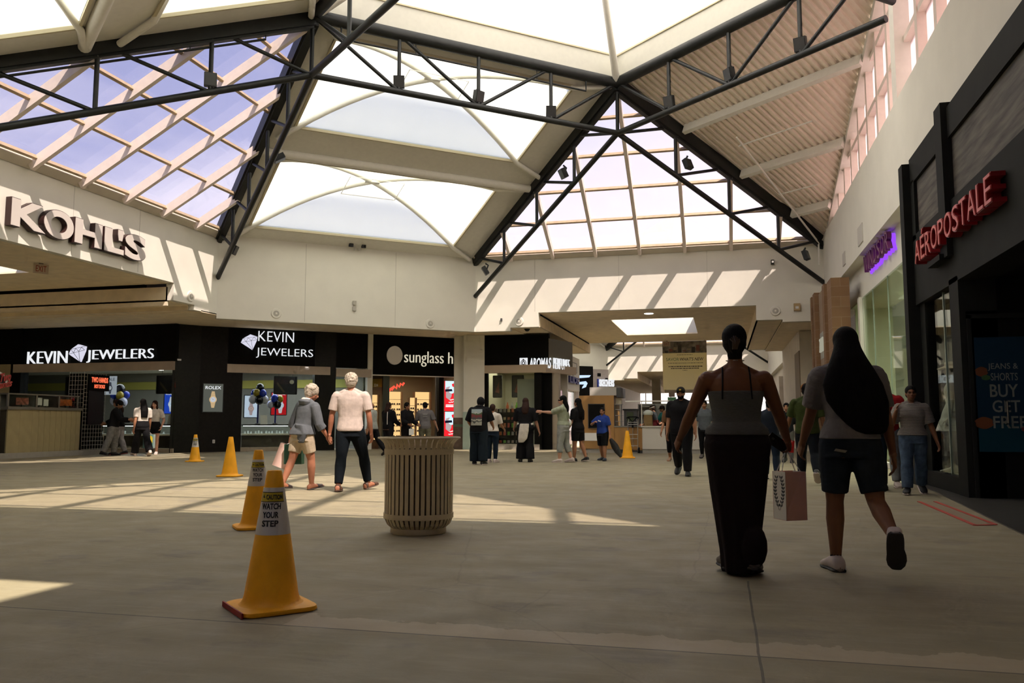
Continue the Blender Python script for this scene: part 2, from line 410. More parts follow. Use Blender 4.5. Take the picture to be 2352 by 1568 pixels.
# black strip closes the gap between the drop face and the raised ceiling
struct('trim_1', MB().box(-45, 20.76, 4.95, XW - 1.0, 20.86, 5.05).box(-6.33, YN + .5, 4.82, -6.27, 40.5, 4.9), M_BLACK)
mb = MB()
for (x0, y0, x1, y1) in ((-45, 12.8, -24, 20.8), (-24, 12.8, -18.1, 15.3), (-24, 18.3, -18.1, 20.8), (-18.1, 12.8, XW - .2, 20.8)): mb.box(x0, y0, 5.05, x1, y1, 5.1)
mb.box(-45, 9.5, 4.45, XW - .2, 12.85, 4.5); mb.box(-45, 12.8, 4.45, XW - .2, 12.85, 5.1)
struct('ceiling_west', mb, M_SOFFIT)
def corridor_ceiling(name, y0, y1, sk):
    sx0, sx1, sy0, sy1 = sk; mb = MB()
    for (a, b, c, d) in ((-6.27, y0, sx0, y1), (sx1, y0, 1.17, y1), (sx0, y0, sx1, sy0), (sx0, sy1, sx1, y1)): mb.box(a, b, 4.9, c, d, 4.95)
    mb.box(1.17, y0, 4.41, 1.22, y1, 4.95); mb.box(1.17, y0, 4.41, 2.0, y1, 4.46); mb.box(2.0, y0, 4.33, 3.7, y1, 4.38)
    struct(name, mb, M_SOFFIT)
    w = MB()
    for (a, b, c, d) in ((sx0 - .08, sy0, sx0, sy1), (sx1, sy0, sx1 + .08, sy1), (sx0 - .08, sy0 - .08, sx1 + .08, sy0), (sx0 - .08, sy1, sx1 + .08, sy1 + .08)): w.box(a, b, 4.95, c, d, 5.95)
    return struct('trim_2' if y0 > 0 else 'trim_3', w, M_WALL)
corridor_ceiling('ceiling_north', YN + .2, 40.4, (-4.05, -0.97, 31.35, 37.05))
corridor_ceiling('ceiling_south', -20, 4.85, (-4.05, -0.97, -3.3, 2.35))
struct('ceiling_south_side', bx(-8.6, -20, 4.38, -6.27, 4.85, 4.95), M_SOFFIT)
w = MB()
for (a, b, c, d) in ((-24.08, 15.3, -24, 18.3), (-18.1, 15.3, -18.02, 18.3), (-24.08, 15.22, -18.02, 15.3), (-24.08, 18.3, -18.02, 18.38)): w.box(a, b, 5.1, c, d, 5.95)
struct('trim_4', w, M_WALL)
for i, (a, b, c, d) in enumerate(((-4.05, 31.35, -0.97, 37.05), (-4.05, -3.3, -0.97, 2.35), (-24, 15.3, -18.1, 18.3))):
    struct('window_%d' % (i + 5), bx(a, b, 5.96, c, d, 5.98), glass_mat('clear_glass', (.95, .95, .95), .04))
# mall corridor past the second court
mb = MB(); mb.box(-6.27, 64.35, 4.9, 1.17, 95, 4.95).box(-45, 64.35, 4.33, -6.27, 95, 4.38).box(1.17, 64.35, 4.33, 3.7, 95, 4.38).box(-6.32, 64.35, 4.38, -6.27, 95, 4.95).box(1.17, 64.35, 4.38, 1.22, 95, 4.95)
struct('ceiling_north_far', mb, M_SOFFIT)
# roofs that keep the sun out of the shops
rf = MB()
def roof_ring(dy):
    a, b = YS + dy, YN + dy
    rf.prism([(XW - .2, 22.9 + dy, 6.85), (-8.62, b + .2, 6.85), (XW - .2, b + .2, 6.85)], (0, 0, .1))
    rf.prism([(XW - .2, 10.7 + dy, 6.85), (XW - .2, a - .2, 6.85), (-8.62, a - .2, 6.85)], (0, 0, .1))
roof_ring(0); roof_ring(DY2)
def holes(x0, x1, y0, y1, z, hs):
    for (a, b, c, d) in hs[:1]:
        rf.box(x0, y0, z, a, y1, z + .1); rf.box(b, y0, z, x1, y1, z + .1); rf.box(a, y0, z, b, c, z + .1); rf.box(a, d, z, b, y1, z + .1)
holes(-45, 3.9, YN + .2, 40.3, 5.95, [(-4.13, -0.89, 31.27, 37.13)])
holes(-45, 3.9, -21, 4.85, 5.95, [(-4.13, -0.89, -3.38, 2.43)])
holes(-45, XW - .2, 4.85, YN + .2, 5.95, [(-24.08, -18.02, 15.22, 18.38)])
rf.box(-45, 40.3, 5.95, XW - .2, 64.4, 6.05); rf.box(-45, 64.3, 5.95, 3.9, 96, 6.05); rf.box(3.85, -21, 6.9, 25, 96, 7.0)
struct('ceiling_roof_deck', rf, M_DARKROOF)

# ---- skylight facets: a triangle of rafters, purlins and panes from a wall top to a ring node
WIN = [0]
def skylight(name, A, B, apex, n_raf, lab_glass=M_GLASS, rd=0.24):
    A, B, apex = Vector(A), Vector(B), Vector(apex); mid = (A + B) / 2; base = (B - A); L = base.length; u = base.normalized()
    down = (mid - apex); down -= u * down.dot(u); run = down.length; up_dir = -down.normalized()
    nrm = u.cross(up_dir); nrm = nrm if nrm.z > 0 else -nrm
    mid = apex - up_dir * run
    root = bpy.data.objects.new(name, None); COL.objects.link(root); root.location = mid; WORLD[root.name] = mid.copy(); root['kind'] = 'structure'
    half = L / 2; pitch = 1.525; hr = run
    for k in range(-(n_raf // 2), n_raf // 2 + 1):
        x = k * pitch; dmax = hr * (1 - abs(x) / half)
        if dmax < .4: continue
        p = mid + u * x + up_dir * 0.12; q = mid + u * x + up_dir * (dmax - .06)
        MB().beam(p - nrm * rd / 2, q - nrm * rd / 2, 0.11, rd, up=nrm).build('rafter', M_RAFTER, root)
    rows = [0.36, 1.78, 3.2, 4.62, 6.04]
    for i, d in enumerate(rows):
        w = half * (1 - d / hr) - .02
        if w < .3: continue
        MB().beam(mid - u * w + up_dir * d - nrm * .05, mid + u * w + up_dir * d - nrm * .05, .07, .10, up=nrm).build('purlin', M_BRONZE, root)
    g = MB(); d0 = 0.3; w0 = half * (1 - d0 / hr); o = nrm * .03
    g.prism([mid - u * w0 + up_dir * d0 + o, mid + u * w0 + up_dir * d0 + o, apex + o], nrm * .012)
    g.build('pane', M_GLASS, root)
    # eaves gutter between wall top and first frame
    gt = MB(); gt.beam(mid - u * half + nrm * -.02 + up_dir * .12, mid + u * half - nrm * .02 + up_dir * .12, .26, .12, up=nrm)
    gt.build('gutter', M_WALL2, root)
    return root
skylight('window_1', P1, P2, N1, 7); skylight('window_2', P3, P4, N2, 7); skylight('window_3', P5, P6, N3, 7)
D2 = Vector((0, DY2, 0))
skylight('window_4', P1 + D2, P2 + D2, N1 + D2, 7); skylight('window_8', P5 + D2, P6 + D2, N3 + D2, 7)

# ---- fabric facets (two domed panels each) over the chamfers
def facet(TL, TR, BL, BR):
    def F(u, t, off=0.0):
        p = lerp(lerp(TL, TR, u), lerp(BL, BR, u), t)
        n = (TR - TL).cross(BL - TL).normalized(); n = n if n.z > 0 else -n
        return p + n * off
    return F
def fabric_facet(name, F, label, full=True):
    root = thing(name, label, 'roof', F(.5, 1))
    # white lining strips that frame the two panels
    pan = [(.085, .868, .05, .41), (.085, .868, .555, .925)]
    m = MB()
    def strip(u0, u1, t0, t1, o0=0.05, th=.06):
        m.prism([F(u0, t0, o0), F(u1, t0, o0), F(u1, t1, o0), F(u0, t1, o0)], (F(0, 0, th) - F(0, 0, 0)))
    strip(0, .085, 0, 1); strip(.868, 1, 0, 1); strip(.085, .868, .41, .555); strip(.085, .868, .925, 1); strip(.085, .868, 0, .05)
    m.build('white_lining', M_WHITEMETAL, root)
    tp = MB(); tp.tube([F(.0, .53, -.02), F(1., .53, -.02)], .13, 12); tp.build('cross_tube', M_WHITEMETAL, root, smooth=True)
    for (u0, u1, t0, t1) in pan:
        tf0, tf1 = (0.0, .53) if t0 < .3 else (.53, 1.0)
        fr = MB()
        for a, b in (((u0, t0), (u1, t0)), ((u1, t0), (u1, t1)), ((u1, t1), (u0, t1)), ((u0, t1), (u0, t0))):
            fr.beam(F(*a, .02), F(*b, .02), .06, .07)
        fr.build('edge_frame', M_BRONZE_L, root)
        rise = 1.05
        um, tm = (u0 + u1) / 2, (t0 + t1) / 2
        def dome(a, b):     # a,b in 0..1 over the arch rectangle
            x, y = abs(a - .5) * 2, abs(b - .5) * 2
            mx = max(x, y); s = (1 - mx * mx)
            sag = -(.55 * (mx - min(x, y))) * s * (1 if True else 0)
            return rise * s + sag * .35
        af0, af1, at0, at1 = (.045, .985, .012, .46) if t0 < .3 else (.045, .968, .535, .99)
        for diag in (0, 1):
            pts = [F(af0, at0 if diag == 0 else at1, -.06)]
            for i in range(17):
                a = i / 16; b = a if diag == 0 else 1 - a
                u = u0 + (u1 - u0) * a; t = t0 + (t1 - t0) * b
                pts.append(F(u, t, .08 + rise * (1 - (2 * a - 1) ** 2) - .12))
            pts.append(F(af1, at1 if diag == 0 else at0, -.06))
            MB().tube(pts, .075, 10).build('arch_tube', M_WHITEMETAL, root, smooth=True)
        nn = 24; f = MB(); vs = []
        for i in range(nn + 1):
            for j in range(nn + 1):
                a, b = i / nn, j / nn
                u = u0 + (u1 - u0) * a; t = t0 + (t1 - t0) * b
                ex, ey = abs(a - .5) * 2, abs(b - .5) * 2
                mx = max(ex, ey); mn = min(ex, ey)
                h = .08 + rise * (1 - mx ** 2) - .30 * (mx - mn) * (1 - mx) * mx
                vs.append(F(u, t, h))
        fs = [(i * (nn + 1) + j, (i + 1) * (nn + 1) + j, (i + 1) * (nn + 1) + j + 1, i * (nn + 1) + j + 1) for i in range(nn) for j in range(nn)]
        f.add(vs, fs); f.build('fabric_panel', M_FABRIC, root, smooth=True)
        if full:
            c = F(um, tm, rise - .02)
            cn = MB(); cn.obox(c, (.2, .12, 0), (-.06, .1, 0), (0, 0, .06)); cn.build('arch_clamp', M_WHITEMETAL, root)
            wr = MB()
            for s in ((.36, .5), (.5, .36), (.64, .5), (.5, .64)):
                pass
            cs = [F(um + du * (u1 - u0), tm + dt * (t1 - t0), .74) for du, dt in ((-.13, -.13), (.13, -.13), (.13, .13), (-.13, .13))]
            for i in range(4): wr.tube([cs[i], cs[(i + 1) % 4]], .012, 5)
            wr.build('tie_cable', M_WHITEMETAL, root)
    return root
M_BRONZE_L = mat('tan_edge_trim', (0.55, 0.49, 0.33), 0.6)
FNW = facet(N2, N1, P3, P1); FSW = facet(N3, N2, P5, P4)
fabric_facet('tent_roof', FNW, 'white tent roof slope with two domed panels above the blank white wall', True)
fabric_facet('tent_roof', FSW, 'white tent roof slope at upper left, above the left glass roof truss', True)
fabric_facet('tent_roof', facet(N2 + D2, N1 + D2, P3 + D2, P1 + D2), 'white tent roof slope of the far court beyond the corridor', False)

# ---- top tent over the ring
APEX = Vector((-2.64, 16.8, 14.2))
def top_tent(dy, label):
    d = Vector((0, dy, 0)); ring = [N1 + d, N4 + d, N3 + d, N2 + d]; ap = APEX + d
    root = thing('tent_roof', label, 'roof', N1 + d)
    cb = MB(); up = Vector((0, 0, .78)); c0 = (ap * 1); c0.z = ZR
    for i in range(4):
        a, b = ring[i], ring[(i + 1) % 4]; o = ((a + b) / 2 - c0); o.z = 0; o.normalize()
        cb.prism([a, b, b + up, a + up], o * .1)
    cb.build('white_curb', M_LINING, root)
    f = MB(); nn = 12
    for i in range(4):
        a, b = ring[i] + up, ring[(i + 1) % 4] + up; vs = []
        for r in range(nn + 1):
            for q in range(nn + 1):
                e = lerp(a, b, q / nn); p = lerp(ap, e, r / nn)
                s = math.sin(math.pi * q / nn) * (r / nn) * .5 + .35 * math.sin(math.pi * r / nn)
                vs.append(p - Vector((0, 0, s * (1 - (r / nn) ** 6))))
        f.add(vs, [(x * (nn + 1) + y, (x + 1) * (nn + 1) + y, (x + 1) * (nn + 1) + y + 1, x * (nn + 1) + y + 1) for x in range(nn) for y in range(nn)])
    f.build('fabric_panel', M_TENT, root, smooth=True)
    tr = MB()
    for i in range(4):
        a, b = ring[i] + up, ring[(i + 1) % 4] + up
        tr.beam(a, b, .08, .06)
    tr.build('edge_frame', M_BRONZE_L, root)
    for i in range(4):
        MB().tube([ring[i] + Vector((0, 0, -.05)), lerp(ring[i], ap, .5) - Vector((0, 0, .25)), ap - Vector((0, 0, .1))], .10, 10).build('ridge_tube', M_WHITEMETAL, root, smooth=True)
    return root
top_tent(0, 'white pyramid tent roof over the middle of the hall')

# ---- corrugated east slopes, cut by the clerestory wall
def corrugated(A, apex_ring, hip_top, label, dy=0):
    pass
def roof_east(name, P, N, Q, label, rafters):     # triangle P (wall corner), N (ring node), Q (ring node over the east wall)
    root = thing(name, label, 'roof', P)
    u = (Q - N); L = u.length; ud = u.normalized(); nrm = (P - N).cross(Q - N).normalized(); nrm = nrm if nrm.z > 0 else -nrm
    v = nrm.cross(ud); v = v if v.z < 0 else -v      # down the slope
    # ribs run parallel to the ring beam direction's normal? they follow v
    hP = (P - N).dot(v); aP = (P - N).dot(ud)
    pit = .2; n = int((L + abs(aP)) / pit) + 2; m = MB(); prof = []
    x = min(0, aP)
    xs = []
    while x < L + .01:
        xs += [(x, 0), (x + pit * .38, 0), (x + pit * .46, .07), (x + pit * .92, .07)]; x += pit
    def vend(a):      # lower edge along P..Q
        return None
    def lo(a):
        if a <= aP: t = a / aP if aP else 0; return hP * t
        t = (a - aP) / (L - aP); return hP * (1 - t)
    def hi(a):
        return 0.0 if a >= 0 else hP * (a / aP)
    vs = []; keep = [(a, z) for a, z in xs if a <= L]
    top = []; bot = []
    for a, z in keep:
        t0 = 0.0
        if aP < 0:
            t0 = hi(a) if a < 0 else 0
            if a < 0: t1 = (hP * (L - a) / (L - aP))
            else: t1 = hP * (L - a) / (L - aP)
        else: t1 = lo(a)
        top.append(N + ud * a + v * t0 + nrm * (z + .14)); bot.append(N + ud * a + v * t1 + nrm * (z + .14))
    k = len(top)
    m.add(top + bot, [(i, i + 1, k + i + 1, k + i) for i in range(k - 1)])
    ob = m.build('corrugated_sheet', M_CORR, root)
    sd = ob.modifiers.new('thickness', 'SOLIDIFY'); sd.thickness = .02; sd.offset = 1
    return root, ud, v, nrm
M_CORR = mat('pale_corrugated_steel', (0.90, 0.80, 0.68), 0.55, var=0.04)
# the slopes carry on outside as a deep eave over the clerestory
# where ring line and slope meet the east wall plane x = XE
def xcut(a, b, x=XE):
    t = (x - a.x) / (b.x - a.x); return lerp(a, b, t)
NE_TOP = xcut(N1, N4); SE_TOP = xcut(N3, N4)
NE_TOP = Vector((XE + .12, NE_TOP.y, NE_TOP.z)); SE_TOP = Vector((XE + .12, SE_TOP.y, SE_TOP.z))
re_, ud, vd, nr = roof_east('corrugated_roof', P2, N1, NE_TOP, 'pale corrugated metal roof slope at upper right above the clerestory windows', 3)
roof_east('corrugated_roof', P6, N3, SE_TOP, 'pale corrugated metal roof slope nearest the camera, over the right wall', 3)
# cream purlins below the sheet: from the hip to the clerestory head, parallel to the ring beam
for k, t in enumerate((.27, .54, .80)):
    a = lerp(N1, P2, t); b_ = lerp(NE_TOP, P2, t)
    pb = MB(); pb.beam(a + Vector((0.15, -.1, .02)), b_ - Vector((.05, 0, -.02)), .13, .28, up=nr)
    pb.build('roof_purlin', M_WHITEMETAL, re_)
sp_ = MB(); q0 = [lerp(lerp(N1, P2, t), lerp(NE_TOP, P2, t), .28) - nr * .14 for t in (.36, .97)]
sp_.tube([q0[0], q0[1], q0[1] - Vector((0, 0, .75))], .03, 8)
for t in (.40, .67):
    sp_.tube([lerp(lerp(N1, P2, t), lerp(NE_TOP, P2, t), .25) - nr * .12, lerp(lerp(N1, P2, t), lerp(NE_TOP, P2, t), .75) - nr * .12], .02, 6)
sp_.build('sprinkler_pipe', M_WHITEMETAL, re_)

# ---- clerestory windows on the east wall (big triangle under the two slopes)
cl = bpy.data.objects.new('window_9', None); COL.objects.link(cl); cl.location = (XE + .3, 16.8, 7.1); WORLD[cl.name] = Vector((XE + .3, 16.8, 7.1)); cl['kind'] = 'structure'
def clz(y):
    return NE_TOP.z - abs(y - 16.8) * (NE_TOP.z - ZT) / (P2.y - 16.8)
g = MB(); g.prism([(XE + .32, 5.0, 7.05), (XE + .32, 28.7, 7.05), (XE + .32, 16.9, 10.75), (XE + .32, 16.7, 10.75)], (.012, 0, 0)); g.build('pane', M_FROST, cl)
y = 6.4
while y < 27.6:
    z1 = min(clz(y) + .1, 10.5)
    if z1 > 7.25: bx(XE + .16, y - .09, 7.05, XE + .36, y + .09, z1).build('mullion', M_RAFTER, cl)
    y += 1.3
for z in (7.14, 8.3, 9.45):
    hw = (NE_TOP.z - z) / (NE_TOP.z - ZT) * (P2.y - 16.8)
    bx(XE + .18, 16.8 - hw, z - .06, XE + .36, 16.8 + hw, z + .06).build('transom', M_RAFTER, cl)
h_ = MB()
for s, T in ((1, P2), (-1, P6)):
    h_.beam((XE + .2, T.y, ZT + .16), (XE + .2, 16.8, NE_TOP.z + .14), .3, .2)
h_.build('head_frame', M_WHITEMETAL, cl)
bx(XE + .02, 16.6, 7.1, XE + .3, 17.0, 10.5).build('post', M_WHITEMETAL, cl)
struct('trim_5', bx(XE - .02, 28.75, ZT, XE + .5, 28.95, 7.2), M_WALL)

# ---- roof trusses
M_GREY = mat('grey_fitting', (.05, .05, .05), .6)
def truss(label, A, B, drop, n, pipe=False, hip=False, mirror=True, ext=0.0, a0=0.0):
    A, B = Vector(A), Vector(B); root = thing('roof_truss', label, 'truss', lerp(A, B, .5))
    d = Vector((0, 0, -drop)); dr = (B - A).normalized()
    if hip:
        hm = MB(); hm.beam(A - Vector((0, 0, .08)), B - Vector((0, 0, .08)), .27, .36); hm.beam(A - Vector((0, 0, .29)), B - Vector((0, 0, .29)), .15, .08); hm.build('upper_chord', M_BLACKMETAL, root)
    else: MB().tube([A, B], .15, 14).build('upper_chord', M_BLACKMETAL, root, smooth=True)
    MB().tube([A + d, B + d + dr * ext], .078, 10).build('lower_chord', M_BLACKMETAL, root, smooth=True)
    for i in range(0, n + (0 if hip else 0)):
        t = i / n
        p = lerp(A, B, t); MB().tube([p, p + d], .05, 8).build('vertical_strut', M_BLACKMETAL, root, smooth=True)
    for i in range(n):
        t0, t1 = i / n, (i + 1) / n
        if hip: a, b = lerp(A, B, t0) + d, lerp(A, B, t1)
        else:
            if i < n / 2: a, b = lerp(A, B, t0), lerp(A, B, t1) + d
            else: a, b = lerp(A, B, t0) + d, lerp(A, B, t1)
        MB().tube([a, b], .046, 8).build('diagonal_strut', M_BLACKMETAL, root, smooth=True)
    if pipe:
        s = MB(); o = Vector((0, 0, -.42)); p0, p1 = lerp(A, B, .12) + o, lerp(A, B, .92) + o
        s.tube([p0 + Vector((0, 0, .3)), p0, p1, p1 + Vector((0, 0, .3))], .026, 8)
        for t in (.3, .5, .7): s.tube([lerp(A, B, t), lerp(A, B, t) + o], .012, 5)
        s.build('sprinkler_pipe', M_BLACKMETAL, root)
    gp = MB(); gp.ball(A, .2, n=10); gp.build('node_plate', M_BLACKMETAL, root)
    return root
DROP = 1.44
truss('black ring truss between the two roof nodes, in front of the domed white panels', N1, N2, DROP, 4, pipe=True)
truss('black ring truss under the corrugated roof, running to the clerestory post', N1, xcut(N1, N4, XE), DROP, 4)
truss('black ring truss running from the left roof node out over the camera', N2, N3, DROP, 4)
truss('black ring truss over the camera side of the hall, mostly above the frame', xcut(N3, N4, XE), N3, DROP, 4)
truss('black hip truss left of the far glass roof, sloping down to the white pier corner', N1, P1 + Vector((0, 0, .12)), DROP, 4, hip=True)
truss('black hip truss right of the far glass roof, below the corrugated slope', N1, P2 + Vector((0, 0, .12)), DROP, 4, hip=True)
truss('black hip truss at the right edge of the left glass roof', N2, P3 + Vector((0, 0, .12)), DROP, 5, hip=True)
truss('black hip truss along the top of the left glass roof, running off the left edge', N2, P4 + Vector((0, 0, .12)), DROP, 4, pipe=True, hip=True)
truss('black hip truss on the near left, out over the camera', N3, P5 + Vector((0, 0, .12)), DROP, 4, hip=True)
truss('black hip truss on the near right above the dark shop front', N3, P6 + Vector((0, 0, .12)), DROP, 4, hip=True)
truss('thin black hip truss of the far court, left of the hanging banner', N1 + D2, P1 + D2, DROP, 4, hip=True)
truss('thin black hip truss of the far court, right of the hanging banner', N1 + D2, P2 + D2, DROP, 4, hip=True)
# bright rest of the far court roof
fr = MB(); c2 = APEX + D2
for a, b in ((N1, N2), (N2, N3), (N1, N4), (N3, N4)): fr.prism([a + D2, b + D2, c2], (0, 0, .02))
fr.prism([N2 + D2, N3 + D2, P5 + D2, P4 + D2], (0, 0, .02)); fr.prism([N2 + D2, P3 + D2, P4 + D2], (0, 0, .02))
M_FARTENT = fabric_mat('far_tent_fabric', (0.97, 0.97, 0.92), 0.45)
tag(fr.build('tent_roof', M_FARTENT), 'white fabric roof over the middle of the far court', 'roof')
struct('ceiling_east_far', MB().prism([N1 + D2, P2 + D2, N4 + D2], (0, 0, .05)).prism([N3 + D2, P6 + D2, N4 + D2], (0, 0, .05)), M_CORR)
# ================================================================== shops
CD = Vector((.7532, .6578, 0)); CN = Vector((.6578, -.7532, 0)); C0 = Vector((-16.9, 25.9, 0))
def cp(s, z, off=0.0): return C0 + CD * s + CN * off + Vector((0, 0, z))
def cbox(mb, s0, s1, o0, o1, z0, z1, mi=0):
    return mb.prism([cp(s0, z0, o0), cp(s1, z0, o0), cp(s1, z0, o1), cp(s0, z0, o1)], (0, 0, z1 - z0), mi)
M_BAND = mat('brushed_bronze_band', (0.52, 0.44, 0.36), 0.5, 0.1, var=0.12, vscale=2)
M_SIGNW = emit_mat('white_sign_face', (0.95, 0.97, 1.0), 0.75)
M_SIGNCREAM = emit_mat('cream_sign_face', (0.86, 0.78, 0.58), 0.62)
M_SIGNWARM = emit_mat('dim_sign_face', (0.75, 0.72, 0.55), 0.38)
M_DIAM = emit_mat('pale_violet_sign_face', (0.85, 0.84, 1.0), 0.7)
M_RED_E = emit_mat('red_lit_letters', (1.0, 0.09, 0.05), 1.1)
M_GREYWALL = mat('grey_shop_wall', (0.20, 0.20, 0.17), 0.8, var=0.05)
M_SHOPCEIL = mat('white_shop_ceiling', (0.78, 0.80, 0.84), 0.8)
M_OLIVE = mat('olive_wall_band', (0.40, 0.38, 0.08), 0.7)
M_DKBROWN = mat('dark_wood_bulkhead', (0.035, 0.026, 0.018), 0.45, var=0.3, vscale=4)
M_BEIGE = mat('beige_plinth', (0.36, 0.30, 0.22), 0.7, var=0.08)
M_WHITE = mat('plain_white', (0.80, 0.79, 0.75), 0.6)
M_GOLD = mat('gold_print', (0.62, 0.42, 0.16), 0.45, 0.2)
M_PRINTDK = mat('dark_print', (0.02, 0.02, 0.025), 0.5)
M_BLUEPOSTER = emit_mat('blue_backlit_print', (0.02, 0.07, 0.55), 0.7)
M_REDPOSTER = emit_mat('red_backlit_print', (0.55, 0.015, 0.02), 0.65)
M_PALEPOSTER = emit_mat('pale_blue_backlit_print', (0.62, 0.72, 0.90), 0.7)
M_GREYPOSTER = emit_mat('dark_grey_backlit_print', (0.085, 0.09, 0.075), 0.9)
M_SILVER = emit_mat('silver_backlit_print', (0.75, 0.78, 0.85), 0.6)
M_GOLDP = emit_mat('gold_backlit_print', (0.75, 0.52, 0.27), 0.7)
M_INK = emit_mat('ink_print', (0.02, 0.02, 0.05), 0.4)

def area(name, loc, size, power, col, rot=(0, 0, 0), sy=None):
    d = bpy.data.lights.new(name, 'AREA'); d.energy = power; d.color = col; d.size = size
    if sy: d.shape = 'RECTANGLE'; d.size_y = sy
    o = bpy.data.objects.new(name, d); COL.objects.link(o); o.location = loc; o.rotation_euler = rot
    return o

# ---- a printed wristwatch (bracelet, case, dial) on a poster plane
def watch_print(parent, c, xd, h, m_strap, m_dial, m_ring=None):
    c = Vector(c); xd = Vector(xd).normalized(); up = Vector((0, 0, 1)); n = xd.cross(up)
    def disc(r, off, k=20): return [c + (xd * math.cos(2 * math.pi * i / k) + up * math.sin(2 * math.pi * i / k)) * r + n * off for i in range(k)]
    m = MB()
    for s in (1, -1):
        for i in range(5):
            w0 = h * (.14 - .012 * i); z0 = h * (.17 + .066 * i) * s; z1 = z0 + h * .056 * s
            m.prism([c - xd * w0 + up * z0, c + xd * w0 + up * z0, c + xd * (w0 - .01 * h) + up * z1, c - xd * (w0 - .01 * h) + up * z1], n * .004)
    m.prism(disc(h * .215, 0), n * .005); m.build('watch_bracelet_print', m_strap, parent)
    MB().prism(disc(h * .16, .006), n * .002).build('watch_dial_print', m_dial, parent)
    hd = MB()
    for a, L in ((.7, .10), (2.4, .13), (4.3, .07)):
        dv = xd * math.cos(a) + up * math.sin(a); pv = xd * -math.sin(a) + up * math.cos(a)
        hd.prism([c + n * .009 - pv * h * .008, c + n * .009 + dv * h * L, c + n * .009 + pv * h * .008], n * .002)
    for i in range(12):
        a = i * math.pi / 6; q = c + (xd * math.cos(a) + up * math.sin(a)) * h * .135 + n * .009
        hd.obox(q, xd * h * .008, up * h * .008, n * .001)
    hd.build('watch_hands_print', m_ring or m_strap, parent)

def board(name, label, cat, o, xd, w, h, m, th=.04, frame=None, group=None):
    """flat board whose lower left front corner is o, xd to its right, facing xd x up"""
    o = Vector(o); xd = Vector(xd).normalized(); n = xd.cross(Vector((0, 0, 1)))
    t = thing(name, label, cat, o + xd * w / 2 - n * th / 2, group)
    MB().prism([o, o + xd * w, o + xd * w - n * th, o - n * th], (0, 0, h)).build('panel', m, t)
    if frame:
        f = MB(); up = Vector((0, 0, 1)); b = .03
        for a, c_ in ((o, o + xd * w), (o + up * h, o + xd * w + up * h)): f.beam(a, c_, .06, b)
        for a, c_ in ((o, o + up * h), (o + xd * w, o + xd * w + up * h)): f.beam(a, c_, b, .06, up=n)
        f.build('frame', frame, t)
    return t, o, xd, n

# ------------------------------------------------------------- jewellers
YK = 24.5
sf = thing('storefront', 'black fronted jewellers shop wrapping the corner below the left white fascia', 'storefront', (-17.5, 25.2, 0))
bx(-32, YK, 3.085, -18.0, YK + .2, 4.42).build('fascia', M_BLACK, sf)
cbox(MB(), 0, 5.08, -.2, 0, 3.07, 4.38).build('fascia', M_BLACK, sf)
pp = [(-18.05, 24.5), (-17.58, 25.31), (-16.9, 25.9)]
pl = MB(); pl.prism([(-18.1, 24.5, 0), (-17.58, 25.3, 0), (-16.9, 25.9, 0), cp(.52, 0), cp(.52, 0, -.4), (-17.4, 26.2, 0), (-18.1, 25.2, 0)], (0, 0, 4.38))
pl.build('corner_pillar', M_BLACKTILE, sf)
cbox(MB(), 3.08, 3.86, -.3, .04, 0, 4.38).build('pillar', M_BLACKTILE, sf)
bx(-24.75, YK - .05, 0, -24.3, YK + .3, 4.4).build('pillar', M_BLACK, sf)
bx(-32, YK - .03, 0, -24.75, YK + .1, 3.1).build('side_panel', mat('tan_panel', (.42, .36, .22), .7, var=.06), sf)
bx(-24.6, YK - .10, 2.79, -18.0, YK, 3.085).build('bronze_band', M_BAND, sf)
cbox(MB(), -.02, 3.64, 0, .10, 2.77, 3.07).build('bronze_band', M_BAND, sf)
cbox(MB(), 3.86, 5.2, 0, .12, 2.72, 3.02).build('bronze_band', M_BAND, sf)
bx(-24.3, YK + .06, .15, -18.0, YK + .075, 2.79).build('window_glass', M_SHOPGLASS, sf)
cbox(MB(), .52, 3.08, -.08, -.065, .14, 2.79).build('window_glass', M_SHOPGLASS, sf)
cbox(MB(), 3.86, 5.08, -.08, -.065, .14, 2.72).build('window_glass', M_SHOPGLASS, sf)
bx(-24.3, YK + .02, 0, -18.0, YK + .1, .14).build('base_plinth', M_BEIGE, sf)
cbox(MB(), .52, 3.08, -.1, .02, 0, .14).build('base_plinth', M_BEIGE, sf)
# shop interior shell
struct('wall_jewellers', MB().box(-32, 30.8, 0, -13.0, 31, 3.5).box(-32, YK + .2, 0, -31.8, 31, 3.5).prism([cp(5.0, 0, -.25), cp(5.06, 0, -.25), cp(5.06, 0, -3.2), cp(5.0, 0, -3.2)], (0, 0, 3.4)), M_GREYWALL)
struct('trim_6', MB().box(-31.8, 30.74, 2.42, -13, 30.8, 2.75), M_OLIVE)
struct('ceiling_jewellers', MB().prism([(-31.9, YK + .1, 3.12), (-18, YK + .1, 3.12), (-17.4, 26.1, 3.12), cp(5.05, 3.12, -.1), (-12.6, 31, 3.12), (-31.9, 31, 3.12)], (0, 0, .06)), M_SHOPCEIL)
for x, y in ((-23, 26.5), (-20.5, 26.3), (-18.2, 27.4), (-16.6, 28.0), (-15.2, 29.3), (-21.8, 28.8)):
    d_ = MB(); d_.lathe([(0, 3.10), (.09, 3.10), (.11, 3.125)], 12, (x, y, 0))
    tag(d_.build('ceiling_light', emit_mat('lamp_face', (1, .97, .9), 4.0)), 'small round downlight in the jewellers shop ceiling', 'ceiling light', 'downlights in the jewellers ceiling')
area('jewellers_light', (-21.2, 27.3, 3.05), 5, 150, (.86, .90, 1.0), sy=3)
area('jewellers_light', (-16.2, 28.6, 3.05), 3, 100, (.86, .90, 1.0), sy=2)
